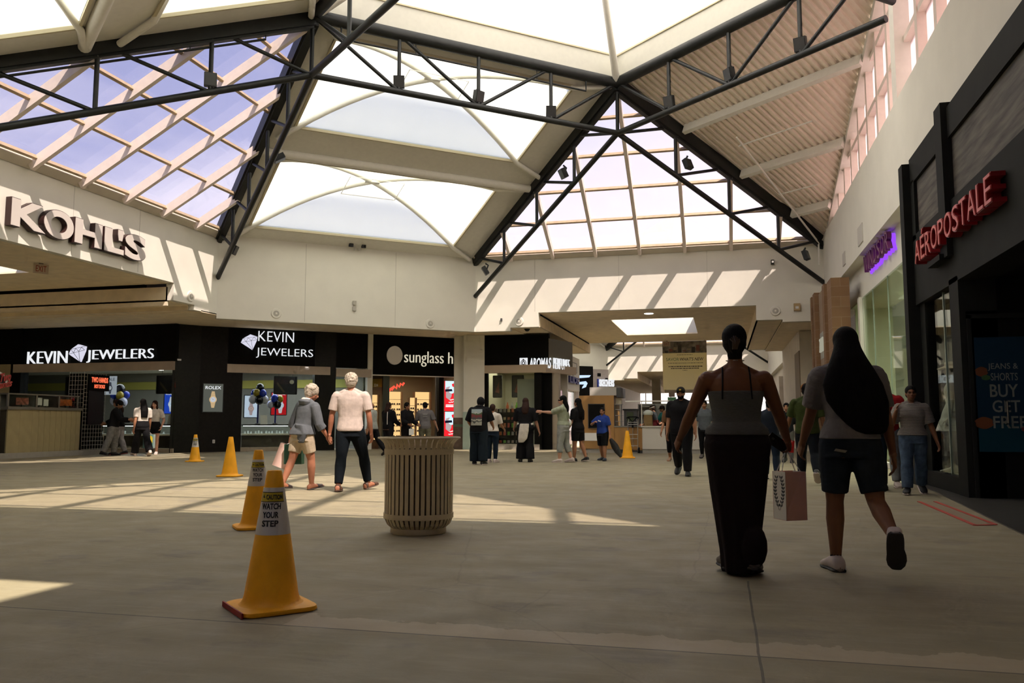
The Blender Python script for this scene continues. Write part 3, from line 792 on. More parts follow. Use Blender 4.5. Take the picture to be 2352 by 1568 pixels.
# signs
def diamond(parent, o, xd, w, h):
    o = Vector(o); xd = Vector(xd).normalized(); up = Vector((0, 0, 1)); n = xd.cross(up)
    P = lambda a, b, d=0: o + xd * w * a + up * h * b + n * d
    # tilted brilliant: outline and facet lines
    out = [(0, .45), (.12, .72), (.55, 1.0), (1.0, .87), (.97, .62), (.72, 0)]
    MB().prism([P(a, b) for a, b in out], n * .08).build('diamond_emblem', M_DIAM, parent)
    ln = MB()
    for a, b in (((0, .45), (.97, .66)), ((.12, .72), (1.0, .87)), ((.30, .52), (.72, 0)), ((.62, .60), (.72, 0)), ((.30, .52), (.42, .77)), ((.62, .60), (.42, .77)), ((.62, .60), (.78, .83)), ((.30, .52), (.12, .72)), ((.97, .66), (.78, .83))):
        ln.beam(P(*a, .085), P(*b, .085), w * .016, w * .016)
    ln.build('facet_lines', mat('facet_grey', (.25, .25, .33), .6), parent)
def letters(parent, txt, o, xd, w, h, m, depth=.07, bold=0.0, name='lettering', shear=0, side=None):
    return text_mb(txt, w, h, depth, o, xd, bold=bold, shear=shear).build(name, m, parent)
s1 = thing('store_sign', 'long one-line white KEVIN JEWELERS sign with diamond on black fascia', 'sign', (-21.5, YK - .08, 3.1))
letters(s1, 'KEVIN', (-24.05, YK, 3.10), (1, 0, 0), 1.68, .43, M_SIGNW, bold=-.018)
letters(s1, 'JEWELERS', (-21.54, YK, 3.10), (1, 0, 0), 2.69, .44, M_SIGNW, bold=-.018)
diamond(s1, (-22.27, YK, 3.13), (1, 0, 0), .68, .62)
s2 = thing('store_sign', 'two-line white KEVIN JEWELERS sign beside the corner pillar', 'sign', cp(1.7, 3.3))
letters(s2, 'KEVIN', cp(1.02, 3.93), CD, 1.26, .36, M_SIGNW, bold=-.018)
letters(s2, 'JEWELERS', cp(.96, 3.33), CD, 2.03, .36, M_SIGNW, bold=-.018)
diamond(s2, cp(.42, 3.60), CD, .56, .55)
# lit watch poster on the corner pillar
t, o, xd, n = board('lit_poster', 'framed lit watch poster on the black corner pillar', 'poster', cp(-.80, 1.37, .07), CD, .68, 1.0, M_GREYPOSTER, frame=M_BLACKMETAL)
letters(t, 'ROLEX', o + xd * .08 + Vector((0, 0, .80)), xd, .52, .11, M_SIGNW, .004, bold=.012)
watch_print(t, o + xd * .34 + Vector((0, 0, .44)) + n * .002, xd, .58, M_GOLDP, M_SILVER, M_INK)
# outlet
t = thing('wall_outlet', 'small white power outlet low on the black corner pillar', 'outlet', cp(-.38, .30, .0))
cbox(MB(), -.42, -.34, 0, .012, .30, .42).build('cover_plate', M_WHITE, t)
ol = MB(); cbox(ol, -.395, -.365, .012, .016, .33, .35); cbox(ol, -.395, -.365, .012, .016, .37, .39); ol.build('socket', M_PRINTDK, t)
# inside: hanging screens and posters
def screen(label, o, xd, w, h):
    t, o, xd, n = board('hanging_screen', label, 'screen', o, xd, w, h, mat('dark_photo', (.012, .014, .022), .3), .05, M_BLACKMETAL)
    p = MB(); p.prism([o + xd * w * .12 + n * .004 + Vector((0, 0, h * .55)), o + xd * w * .42 + n * .004 + Vector((0, 0, h * .08)), o + xd * w * .5 + n * .004 + Vector((0, 0, h * .12)), o + xd * w * .14 + n * .004 + Vector((0, 0, h * .7))], n * .003)
    p.build('band_print', mat('dull_gold', (.10, .08, .05), .5), t)
    q = MB(); c = o + xd * w * .78 + Vector((0, 0, h * .7)) + n * .004
    q.prism([c + xd * w * .1 * math.cos(a * .45) + Vector((0, 0, h * .12 * math.sin(a * .45))) for a in range(14)], n * .003); q.build('ring_print', mat('pale_gold', (.28, .27, .18), .5), t)
    hg = MB()
    for f in (.2, .8): hg.tube([o + xd * w * f + Vector((0, 0, h)) - n * .02, o + xd * w * f - n * .02 + Vector((0, 0, 3.12 - o.z))], .008, 6)
    hg.build('hanger_rod', M_GREY, t)
screen('dark hanging screen with ring picture in the left jewellers window', (-19.14, 25.1, 2.02), (1, 0, 0), .90, .62)
screen('dark hanging screen with ring picture in the right jewellers window', cp(1.72, 2.06, -.5), CD, .82, .64)
screen('dim dark poster screen in the far left of the jewellers window', (-23.2, 25.4, 2.0), (1, 0, 0), .95, .66)
t, o, xd, n = board('sale_poster', 'grey SALE poster with a watch in the left jewellers window', 'poster', (-21.42, 25.2, 2.0), (1, 0, 0), .52, .66, emit_mat('grey_backlit_print', (.42, .45, .52), .6))
letters(t, 'SALE', o + xd * .12 + Vector((0, 0, .50)), xd, .34, .10, M_INK, .004)
watch_print(t, o + xd * .28 + Vector((0, 0, .24)), xd, .42, M_INK, emit_mat('grey_dial', (.55, .58, .62), .6))
t, o, xd, n = board('lit_poster', 'blue watch poster lit up inside the left jewellers window', 'poster', (-21.0, 28.0, 1.35), (1, 0, 0), .62, .84, M_BLUEPOSTER, frame=M_BLACKMETAL)
letters(t, 'ROLEX', o + xd * .07 + Vector((0, 0, .73)), xd, .48, .08, M_SIGNW, .004, bold=.01)
watch_print(t, o + xd * .31 + Vector((0, 0, .37)), xd, .58, M_SILVER, M_PALEPOSTER, M_INK)
t, o, xd, n = board('lit_poster', 'red watch poster lit up inside the right jewellers window', 'poster', cp(1.95, 1.30, -2.2), CD, .60, .88, M_REDPOSTER, frame=M_BLACKMETAL)
letters(t, 'ROLEX', o + xd * .06 + Vector((0, 0, .77)), xd, .48, .08, M_SIGNW, .004, bold=.01)
watch_print(t, o + xd * .36 + Vector((0, 0, .38)), xd, .62, M_SILVER, M_PALEPOSTER, M_INK)
t, o, xd, n = board('lit_poster', 'white watch poster lit up at left of the right jewellers window', 'poster', cp(.92, 1.2, -2.0), CD, .50, .84, M_PALEPOSTER, frame=M_BLACKMETAL)
watch_print(t, o + xd * .26 + Vector((0, 0, .34)), xd, .5, emit_mat('rose_print', (.45, .30, .30), .6), emit_mat('rose_dial', (.6, .45, .42), .6), M_INK)
# counters
def counter(label, f, s0, s1):
    t = thing('display_counter', label, 'counter', f((s0 + s1) / 2, 0, -.6))
    def cb(a, b, o0, o1, z0, z1): return MB().prism([f(a, z0, o0), f(b, z0, o0), f(b, z0, o1), f(a, z0, o1)], (0, 0, z1 - z0))
    cb(s0, s1, -.9, -.25, .14, .56).build('cabinet', M_DKBROWN, t)
    cb(s0, s1, -.92, -.22, .56, .62).build('shelf', M_WHITEMETAL, t)
    cb(s0, s1, -.26, -.245, .62, .90).build('front_glass', M_SHOPGLASS, t)
    cb(s0 + .05, s1 - .05, -.34, -.30, .885, .90).build('case_light', emit_mat('cool_strip_light', (.85, .92, 1.0), 7.0), t)
    cb(s0, s1, -.92, -.22, .90, .95).build('counter_top', mat('dark_counter', (.05, .05, .05), .3), t)
    return cb
def fl(s, z, off): return Vector((s, YK - off, z))
counter('long glass jewellery counter behind the left jewellers window', fl, -24.2, -18.1)
counter('glass jewellery counter behind the right jewellers window', lambda s, z, off: cp(s, z, off), .6, 3.05)
jew = MB(); jew.lathe([(0, 0), (.045, 0), (.03, .05), (.035, .09), (.0, .10)], 8)
jp = None
M_JEWEL = mat('sparkling_display', (.75, .78, .80), .25, var=.4, vscale=30)
spots = [(fl(-24.0 + .21 * i, .62, -.42 - .13 * (i % 3)), 0) for i in range(28)] + [(cp(.72 + .125 * i, .62, -.40 - .12 * (i % 3)), 1) for i in range(19)]
for i, (p, side) in enumerate(spots):
    if jp is None: jp = jew.build('jewellery_stand', M_JEWEL); q = jp
    else: q = jp.copy(); COL.objects.link(q)
    q.location = p; q.scale = (1, 1, .8 + .35 * ((i * 7) % 5) / 5)
    tag(q, 'tiny white jewellery stand on the %s jewellers counter shelf' % ('right' if side else 'left'), 'jewellery stand', 'jewellery stands, %s counter' % ('right' if side else 'left'))
# show cards on the counter tops
def card(label, p, xd, w, h, m):
    p = Vector(p); xd = Vector(xd).normalized(); n = xd.cross(Vector((0, 0, 1))); t = thing('show_card', label, 'card', p)
    up = (Vector((0, 0, 1)) - n * .25).normalized()
    MB().prism([p, p + xd * w, p + xd * w + up * h, p + up * h], -n * .012).build('card_face', m, t)
    MB().prism([p + up * h * .8 - n * .012, p + xd * w * .5 - n * (.24 * h + .012), p + xd * w * .5 - n * (.24 * h - .01)], xd * .02).build('easel', M_GREY, t)
card('white show card on the right jewellers counter', cp(1.28, .95, -.5), CD, .24, .34, M_WHITE)
card('white show card at the right end of the left jewellers counter', (-18.6, 25.0, .95), (1, 0, 0), .26, .34, M_WHITE)
card('small blue box card on the far left jewellers counter', (-24.0, 25.0, .95), (1, 0, 0), .55, .30, mat('blue_card', (.03, .06, .16), .5))
# balloons
def balloon_cluster(label, c, stem_z0, items, ribbon):
    c = Vector(c); t = thing('balloon_cluster', label, 'balloons', (c.x, c.y, stem_z0))
    st = MB(); st.tube([(c.x, c.y, stem_z0), (c.x + .01, c.y, c.z)], .03, 8); st.build('ribbon_stem', ribbon, t, smooth=True)
    MB().lathe([(0, 0), (.09, 0), (.09, .03), (.02, .05), (0, .05)], 12, (c.x, c.y, stem_z0)).build('base_weight', M_GREY, t)
    for dx, dy, dz, r, m in items:
        b = MB(); b.ball(c + Vector((dx, dy, dz)), r, r, r * 1.14, 16); b.ball(c + Vector((dx * .55, dy * .55, dz * .55)), .02, n=6)
        b.build('balloon', m, t, smooth=True)
B_BLUE = mat('blue_balloon', (.02, .05, .55), .25); B_GOLD = mat('gold_balloon', (.45, .34, .03), .25); B_WHITE = mat('pearl_balloon', (.66, .68, .88), .25); B_BLACK = mat('black_balloon', (.006, .006, .012), .25); B_RIB = mat('blue_ribbon', (.01, .02, .20), .5)
balloon_cluster('blue, gold, white and black balloon cluster above the couple at the left window', (-21.2, 25.75, 1.9), .95,
    [(-.12, -.1, .12, .15, B_BLUE), (.13, -.12, .08, .14, B_GOLD), (.2, -.06, -.16, .17, B_WHITE), (.02, 0, .30, .18, B_BLACK), (-.2, 0, -.1, .15, B_WHITE), (.24, .06, .10, .13, B_BLUE), (.02, -.12, -.14, .14, B_BLACK)], B_RIB)
balloon_cluster('left one of two balloon clusters in the right jewellers window', cp(1.22, 1.98, -.8), .95,
    [(-.16, .0, .10, .13, B_BLUE), (.0, -.10, .12, .13, B_GOLD), (.2, -.02, .10, .13, B_BLUE), (-.14, -.12, -.12, .15, B_WHITE), (.10, -.08, -.14, .16, B_BLACK), (.02, .08, .30, .15, B_BLACK), (.24, .05, -.13, .14, B_WHITE)], B_RIB)
balloon_cluster('right one of two balloon clusters in the right jewellers window', cp(1.85, 1.80, -.8), .95,
    [(-.14, .04, .05, .12, B_GOLD), (.02, -.10, .10, .14, B_BLUE), (.16, .02, .08, .13, B_GOLD), (-.13, -.12, -.12, .13, B_WHITE), (.10, -.06, -.12, .15, B_BLACK)], B_RIB)

# ------------------------------------------------------------- sunglasses shop
sg = thing('storefront', 'sunglasses shop with black fascia and glowing shelves left of the white pier', 'storefront', cp(6.9, 0))
cbox(MB(), 5.28, 9.4, -.2, 0, 2.84, 4.40).build('fascia', M_BLACK, sg)
cbox(MB(), 5.28, 9.4, -.05, .03, 2.80, 2.84).build('fascia_trim', M_WHITEMETAL, sg)
cbox(MB(), 5.08, 5.28, -.25, .06, 0, 4.38).build('white_post', M_WALL, sg)
cbox(MB(), 8.02, 8.22, -.3, 0, 0, 2.84).build('black_post', M_BLACK, sg)
cbox(MB(), 7.9, 7.94, -.12, 0, 0, 2.84).build('door_frame', M_GREY, sg)
cbox(MB(), 5.72, 5.98, -.15, -.02, 0, 2.80).build('green_post', mat('dark_green_post', (.035, .045, .03), .5), sg)
s3 = thing('store_sign', 'cream sunglass hut sign with round disc on black fascia', 'sign', cp(7.2, 3.25))
dm = MB(); c = cp(6.15, 3.60, .0); dm.prism([c + CD * .31 * math.cos(a * math.pi / 16) + Vector((0, 0, .36 * math.sin(a * math.pi / 16))) for a in range(32)], CN * .08)
dm.build('disc_emblem', mat('taupe_disc', (.34, .29, .22), .5, emit=(.34, .28, .2), estr=.25), s3)
letters(s3, 'sunglass hut', cp(6.55, 3.20), CD, 2.50, .60, M_SIGNCREAM, bold=-.012)
nm = thing('door_number', 'pale unit number 324 on the sunglasses shop transom', 'number', cp(5.42, 2.38))
letters(nm, '324', cp(5.36, 2.38, -.03), CD, .16, .11, mat('pale_digits', (.45, .44, .36), .5), .008, bold=.01)
# red neon squiggle sign
ns = thing('neon_sign', 'red slanted script neon sign hanging in the sunglasses shop window', 'sign', cp(6.2, 2.1, -.9))
z_ = [(5.95, 2.10), (5.98, 2.42), (6.10, 2.50), (6.16, 2.34), (6.02, 2.30), (6.14, 2.24), (6.26, 2.36), (6.34, 2.46), (6.30, 2.30), (6.38, 2.44), (6.46, 2.36), (6.50, 2.52), (6.58, 2.42), (6.64, 2.56), (6.72, 2.50), (6.78, 2.60)]
MB().tube([cp(a + .1, b, -.9) for a, b in z_], .045, 8).build('neon_tube', M_RED_E, ns, smooth=True)
wr_ = MB(); wr_.tube([cp(6.2, 2.5, -.9), cp(6.2, 2.95, -.9)], .008, 5); wr_.tube([cp(6.75, 2.6, -.9), cp(6.75, 2.95, -.9)], .008, 5); wr_.build('hanging_wire', M_GREY, ns)
M_SHELFLIT = emit_mat('warm_backlit_shelf', (1.0, .64, .26), 0.85)
M_SHELFWOOD = mat('shelf_wood', (.16, .08, .035), .5, var=.2)
M_TAUPE = mat('taupe_wall', (.20, .16, .11), .8)
struct('wall_sunglasses', MB().prism([cp(5.1, 0, -4.0), cp(9.4, 0, -4.0), cp(9.4, 0, -4.1), cp(5.1, 0, -4.1)], (0, 0, 3.3)).prism([cp(5.1, 0, -.3), cp(5.14, 0, -.3), cp(5.14, 0, -4.0), cp(5.1, 0, -4.0)], (0, 0, 3.3)).prism([cp(9.3, 0, -.0), cp(9.4, 0, -.0), cp(9.4, 0, -4.0), cp(9.3, 0, -4.0)], (0, 0, 3.3)), M_TAUPE)
struct('ceiling_sunglasses', MB().prism([cp(5.1, 3.1, -.1), cp(9.4, 3.1, -.1), cp(9.4, 3.1, -4.1), cp(5.1, 3.1, -4.1)], (0, 0, .05)), M_TAUPE)
area('sunglasses_light', cp(7.3, 3.0, -2), 3, 40, (1, .80, .55), sy=2)
sun_proto = MB()
for s in (-1, 1): sun_proto.lathe([(0, 0), (.03, 0), (.033, .006), (0, .008)], 10, (s * .038, 0, 0))
sun_proto.tube([(-.012, 0, .004), (.012, 0, .004)], .005, 6)
for s in (-1, 1): sun_proto.tube([(s * .07, 0, .004), (s * .07, .01, -.1)], .004, 5)
sun_proto.v = [Vector((v.x * 1.15, v.z, v.y * 1.1 + .035)) for v in sun_proto.v]
SG0 = []
def shelf_unit(label, s0, s1, off, zt, rows, header=True, n=3):
    t = thing('display_shelf', label, 'shelf', cp((s0 + s1) / 2, 0, off - .05))
    cbox(MB(), s0, s1, off - .1, off - .04, .35, zt).build('backlit_panel', M_SHELFLIT, t)
    cbox(MB(), s0 - .03, s1 + .03, off - .14, off + .12, 0, .35).build('base_cabinet', M_SHELFWOOD, t)
    for s in (s0 - .025, s1 + .025): cbox(MB(), s - .02, s + .02, off - .1, off + .10, .35, zt).build('side_panel', M_SHELFWOOD, t)
    zs = [.42 + (zt - (.32 if header else .1) - .42) * i / rows for i in range(rows + 1)]
    for z in zs: cbox(MB(), s0, s1, off - .05, off + .10, z - .012, z).build('glass_shelf', M_SHELFWOOD, t)
    for z in zs[:-1]:
        for k in range(n):
            s = s0 + (s1 - s0) * (k + .5) / n
            if not SG0:
                q = sun_proto.build('sunglasses', M_PRINTDK, origin=(0, 0, 0)); SG0.append(q)
            else: q = SG0[0].copy(); COL.objects.link(q)
            q.location = cp(s, z, off + .03); q.rotation_euler = (0, 0, math.atan2(CD.y, CD.x))
            tag(q, 'tiny dark sunglasses on the ' + label.split(' eyewear')[0].replace('warm backlit', 'backlit') + label.split(' eyewear')[1].replace(' in the sunglasses shop', ' unit').replace(' of the sunglasses shop', ' unit'), 'sunglasses', 'sunglasses, ' + label)
shelf_unit('warm backlit eyewear shelf at far left of the sunglasses shop', 5.42, 5.82, -1.0, 2.10, 8, n=2)
shelf_unit('warm backlit eyewear shelf left of the middle in the sunglasses shop', 6.45, 7.35, -2.6, 2.30, 7, n=4)
shelf_unit('narrow warm backlit eyewear column in the middle of the sunglasses shop', 7.25, 7.5, -1.3, 2.02, 9, n=1)
shelf_unit('warm backlit eyewear shelf right of the middle in the sunglasses shop', 7.88, 8.55, -2.4, 2.30, 7, n=3)
# two stacked lit red advertising panels
M_SKYBLUE = emit_mat('pale_sky_print', (.62, .80, 1.0), 1.0); M_REDAD = emit_mat('bright_red_print', (.85, .02, .03), .95); M_SKIN_P = emit_mat('face_print', (.55, .42, .42), .8); M_WHITE_E = emit_mat('white_print', (1, .96, .96), 1.0)
for k, (z0, z1, lab) in enumerate(((1.47, 2.66, 'upper red lit advertising panel with a face in sunglasses'), (.20, 1.44, 'lower red lit advertising panel with a face in sunglasses'))):
    t, o, xd, n = board('lit_advertising_panel', lab, 'advertisement', cp(8.26, z0, .06), CD, .62, z1 - z0, M_REDAD, .08)
    H = z1 - z0; U = Vector((0, 0, H)); P = lambda a, b, d: o + xd * .62 * a + U * b + n * d
    MB().prism([P(0, .68, .002), P(.5, .72, .002), P(.95, .90, .002), P(1, 1, .002), P(0, 1, .002)], n * .002).build('sky_print', M_SKYBLUE, t)
    MB().prism([P(.5, .8, .004), P(.9, .62, .004), P(1, .7, .004), P(.8, .96, .004), P(.45, .9, .004)], n * .002).build('red_shape_print', M_REDAD, t)
    MB().prism([P(.05, .45, .006), P(.3, .36, .006), P(.44, .5, .006), P(.45, .7, .006), P(.3, .82, .006), P(.05, .78, .006)], n * .002).build('face_print', M_SKIN_P, t)
    MB().prism([P(.0, .64, .009), P(.5, .66, .009), P(.46, .73, .009), P(.0, .72, .009)], n * .002).build('glasses_print', M_INK, t)
    MB().prism([P(.45 + .22 * math.cos(a * .42), .7 + .12 * math.sin(a * .42), .0085) for a in range(15)], n * .001).build('lens_print', M_SKYBLUE, t)
    for a0, b0, L_ in ((.32, .36, .42), (.24, .28, .66)): MB().tube([P(a0 + L_ * i / 14, b0 + .05 * i / 14 + .018 * math.sin(i * 2.1), .010) for i in range(15)], .012, 6).build('script_print', M_WHITE_E, t)
    for b0 in (.18, .13): MB().prism([P(.03, b0, .008), P(.55, b0, .008), P(.58, b0 + .035, .008), P(.06, b0 + .035, .008)], n * .003).build('bold_line_print', M_WHITE_E, t)
# ---- the white pier at the end of the chamfer wall
pr = thing('pier', 'square white pier with a pale green skirt between the two shops', 'pier', (-9.35, 30.8, 0))
def rbox(mb, cx, cy, hw, hd, z0, z1):
    return mb.obox((cx, cy, (z0 + z1) / 2), Vector((.97, .24, 0)) * hw, Vector((-.24, .97, 0)) * hd, (0, 0, (z1 - z0) / 2))
rbox(MB(), -9.30, 30.85, .40, .35, 1.42, 4.37).build('pier_shaft', M_WALL, pr)
rbox(MB(), -9.30, 30.85, .42, .37, 0, 1.42).build('green_skirt', mat('pale_green_paint', (.36, .46, .40), .7, var=.04), pr)
rbox(MB(), -9.93, 31.0, .22, .3, 1.2, 4.37).build('side_return', M_WALL, pr)
rbox(MB(), -9.93, 31.0, .24, .32, 0, 1.2).build('brown_skirt', mat('brown_stone', (.12, .075, .05), .5, var=.3), pr)
rbox(MB(), -9.93, 31.0, .245, .325, .85, .95).build('green_stripe', mat('green_stripe', (.10, .16, .10), .5), pr)

# ------------------------------------------------------------- perfume shop
pf = thing('storefront', 'perfume shop with black fascia and beige ledge right of the white pier', 'storefront', (-7.4, 30.8, 0))
YA = 30.8; A1 = Vector((-6.35, YA, 0)); A2 = Vector((-5.75, 32.6, 0))
bx(-8.9, YA, 3.2, -6.35, YA + .25, 4.37).build('fascia', M_BLACK, pf)
MB().prism([A1 + Vector((0, 0, 3.2)), A2 + Vector((0, 0, 3.2)), A2 + Vector((-.3, .1, 3.2)), A1 + Vector((-.3, .2, 3.2))], (0, 0, 1.0)).build('side_fascia', mat('olive_grey_panel', (.12, .11, .07), .4), pf)
MB().prism([(-8.88, YA - .18, 2.9), (-6.42, YA - .18, 2.9), (-5.6, 32.6, 2.9), (-5.9, 32.7, 2.9), (-6.5, YA + .1, 2.9), (-8.88, YA + .1, 2.9)], (0, 0, .3)).build('beige_ledge', mat('beige_ledge_paint', (.52, .42, .30), .7), pf)
bx(-8.8, YA + .02, .2, -6.9, YA + .035, 2.9).build('window_glass', M_SHOPGLASS, pf)
bx(-8.88, YA - .03, .15, -8.74, YA + .12, 2.9).build('window_post', M_BLACK, pf)
bx(-6.9, YA - .05, 0, -6.62, YA + .3, 2.9).build('window_post', M_BLACK, pf)
bx(-6.35, YA + .4, 0, -6.05, YA + .8, 2.9).build('corner_post', mat('beige_post', (.42, .36, .27), .6), pf)
bx(-6.62, YA + .3, 0, -6.3, YA + .45, 2.9).build('dark_return', M_BLACK, pf)
bx(-8.88, YA - .06, 0, -6.7, YA + .15, .2).build('base_sill', mat('grey_sill', (.34, .31, .26), .5), pf)
s4 = thing('store_sign', 'white lit AROMAS sign with square emblem, above the perfume window', 'sign', (-6.9, YA - .05, 3.0))
e_ = MB().box(-7.47, YA - .06, 3.08, -7.17, YA, 3.47); e_.build('emblem_square', M_SIGNW, s4)
e2 = MB(); c = Vector((-7.32, YA - .065, 3.27))
for r in (.05, .10):
    for k in range(16):
        a = k * math.pi / 8; e2.obox(c + Vector((r * math.cos(a), 0, r * 1.2 * math.sin(a))), (.016, 0, 0), (0, .004, 0), (0, 0, .016))
e2.box(-7.34, YA - .07, 3.36, -7.30, YA - .061, 3.43); e2.build('emblem_mark', M_PRINTDK, s4)
letters(s4, 'AROMAS', (-7.10, YA, 3.06), (1, 0, 0), .85, .40, M_SIGNW, .06, bold=.012, shear=.18)
s5 = thing('store_sign', 'small white lit PERFUMES sign on the angled end of the fascia', 'sign', A1 + Vector((.2, .6, 3.0)))
letters(s5, 'PERFUMES', A1 + Vector((.12, .25, 3.06)), A2 - A1, 1.25, .42, M_SIGNW, .05, bold=-.025)
struct('wall_perfume', MB().box(-9.35, 35.4, 0, -6.3, 35.5, 3.3).box(-9.35, 31.4, 0, -9.25, 35.5, 3.3).box(-6.45, 31.6, 0, -6.35, 35.5, 3.3), mat('olive_shop_wall', (.36, .34, .24), .8))
struct('ceiling_perfume', bx(-9.3, YA + .1, 3.15, -6.4, 35.5, 3.2), M_WALL2)
area('perfume_light', (-8.3, 33, 3.1), 2.5, 60, (1, .93, .75), sy=2)
MB().box(-7.72, YA + .6, 0, -6.95, YA + .62, 2.7).build('frosted_panel', mat('frosted_panel', (.32, .34, .28), .4), pf)
for i, x in enumerate((-8.62, -7.95)):
    t, o, xd, n = board('wall_poster', ('dark narrow poster at left of' if i == 0 else 'dark framed photo poster in the middle of') + ' the perfume shop window', 'poster', (x if i else -8.72, 31.5, 2.0), (1, 0, 0), .34 if i == 0 else .46, .84, mat('dark_poster', (.05, .045, .035), .5, var=.6, vscale=9), frame=M_BLACKMETAL)
    MB().prism([o + xd * .08 + n * .003 + Vector((0, 0, .2)), o + xd * .25 + n * .003 + Vector((0, 0, .15)), o + xd * .22 + n * .003 + Vector((0, 0, .6))], n * .002).build('picture_print', mat('red_brown_print', (.22, .07, .04), .5), t)
sh = thing('display_shelf', 'black shelving of boxed perfumes in the perfume shop window', 'shelf', (-8.2, 31.8, 0))
bx(-8.75, 32.0, .2, -7.75, 32.05, 1.55).build('back_panel', M_BLACK, sh)
for z in (.22, .52, .82, 1.12, 1.42): bx(-8.75, 31.7, z - .03, -7.75, 32.0, z).build('shelf_board', M_BLACK, sh)
for x in (-8.77, -7.75): bx(x, 31.7, 0.2, x + .03, 32.05, 1.55).build('side_panel', M_BLACK, sh)
cols = [(.40, .10, .03), (.28, .28, .26), (.12, .35, .03), (.45, .34, .18), (.30, .22, .20), (.42, .06, .04), (.20, .17, .14), (.36, .33, .30)]
names = ['orange', 'grey', 'green', 'tan', 'taupe', 'red', 'brown', 'silver']
protos = {}
for r, z in enumerate((.22, .52, .82, 1.12, 1.42)):
    for k in range(6):
        ci = (r * 3 + k * 5) % 8
        if ci not in protos: q = protos[ci] = bx(-.045, -.03, 0, .045, .03, .15).build('perfume_box', mat('box_' + names[ci], cols[ci], .4)); cap = None
        else: q = protos[ci].copy(); COL.objects.link(q)
        q.location = (-8.66 + .165 * k, 31.78, z); q.scale = (1, 1, .7 + .25 * ((k * 3 + r) % 3))
        tag(q, '%s perfume box on the black shelving behind the perfume window' % names[ci], 'perfume box', names[ci] + ' perfume boxes')
tb = thing('display_table', 'red topped display with items above the perfume shelving', 'table', (-8.0, 32.5, 0))
bx(-8.5, 32.3, 1.50, -7.6, 32.8, 1.56).build('table_top', mat('red_table', (.30, .03, .015), .5), tb)
for x in (-8.45, -7.65):
    for y in (32.35, 32.75): bx(x - .03, y - .03, 0, x + .03, y + .03, 1.5).build('leg', M_BLACK, tb)
for k in range(5):
    q = MB(); q.lathe([(0, 0), (.06, 0), (.06, .14), (.025, .18), (.025, .26), (0, .26)], 10, (-8.4 + .19 * k, 32.5, 1.56)); 
    tag(q.build('perfume_bottle', mat('bottle_' + names[k], cols[k], .3), smooth=True), 'tall %s bottle on the red topped display' % names[k], 'bottle', 'bottles on the red display')
# neighbouring shop along the corridor, white fascia with a blue sign
nb = thing('storefront', 'white fronted corridor shop with small blue sign, left of the tan kiosk', 'storefront', (-6, 34.5, 0))
bx(-6.35, 32.7, 2.35, -5.98, 35.6, 3.75).build('fascia', M_WALL, nb)
bx(-6.2, 32.7, 0, -6.0, 32.9, 2.35).build('post', M_WALL, nb); bx(-6.2, 35.4, 0, -6.0, 35.6, 2.35).build('post', M_WALL, nb)
bx(-6.12, 32.9, .1, -6.10, 35.4, 2.35).build('window_glass', M_SHOPGLASS, nb)
bx(-6.34, 32.9, .1, -6.3, 35.4, 2.3).build('lit_back_wall', mat('lit_display_print', (.60, .35, .36), .6, var=.95, vscale=7, emit=(.8, .55, .6), estr=.45), nb)
s6 = thing('store_sign', 'small blue lettered sign on the white corridor shop fascia', 'sign', (-5.95, 34, 2.6))
letters(s6, 'LIDS', (-5.98, 32.9, 2.62), (0, 1, 0), 2.2, .28, mat('blue_letters', (.05, .06, .25), .4), .08, bold=.03)
ml = MB()
for a, b in (((33.6, 3.1), (34.9, 3.1)), ((33.6, 3.1), (33.6, 3.5)), ((34.9, 3.1), (34.9, 3.5)), ((33.6, 3.5), (34.9, 3.5)), ((33.2, 2.98), (34.2, 2.95))): ml.beam((-5.97, a[0], a[1]), (-5.97, b[0], b[1]), .012, .012)
ml.build('outline_drawing', M_GREY, nb)

# ------------------------------------------------------------- shoe shop in the far court
F0 = Vector((-15.4, 58.35, 0)); FDv = Vector((.7625, .647, 0)).normalized(); FNv = Vector((.647, -.7625, 0)).normalized()
def fp(s, z, off=0): return F0 + FDv * s + FNv * off + Vector((0, 0, z))
def fbox(s0, s1, z0, z1, o0=0, o1=.12): return MB().prism([fp(s0, z0, o0), fp(s1, z0, o0), fp(s1, z0, o1), fp(s0, z0, o1)], (0, 0, z1 - z0))
sk = thing('storefront', 'far shoe shop front, black tower and grey fascia above the kiosk', 'storefront', fp(7.5, 0))
fbox(5.8, 7.45, 0, 5.3, 0, .3).build('black_tower', M_BLACK, sk); fbox(7.45, 8.89, 3.2, 5.1, 0, .2).build('fascia', mat('silver_fascia', (.40, .35, .32), .5, var=.1), sk)
fbox(7.9, 8.2, 4.55, 4.8, .2, .22).build('vent', M_BLACK, sk); fbox(8.6, 8.85, 4.2, 4.45, .2, .22).build('vent', M_BLACK, sk)
M_BLUEHALO = emit_mat('pale_blue_lit_sign', (.55, .72, 1.0), 1.0); M_BLUEDEEP = mat('painted_blue_glow', (.02, .04, .30), .5)
s7 = thing('store_sign', 'far white lit SKECHERS sign above the kiosk', 'sign', fp(8.3, 3.8))
letters(s7, 'SKECHERS', fp(7.95, 3.78, .34), FDv, 1.35, .55, M_SIGNW, .08, bold=.03)
fbox(7.86, 7.97, 3.74, 4.36, .2, .3).build('blue_halo', M_BLUEDEEP, s7)  # blue strip painted in as the glow left of the letters
s8 = thing('store_sign', 'pale blue winged S emblem on the far black shop tower', 'sign', fp(6.7, 3.8, .3))
w_ = MB()
w_.prism([fp(6.0, 4.35, .32), fp(7.05, 4.45, .32), fp(7.2, 4.62, .32), fp(6.0, 4.58, .32)], FNv * .08)
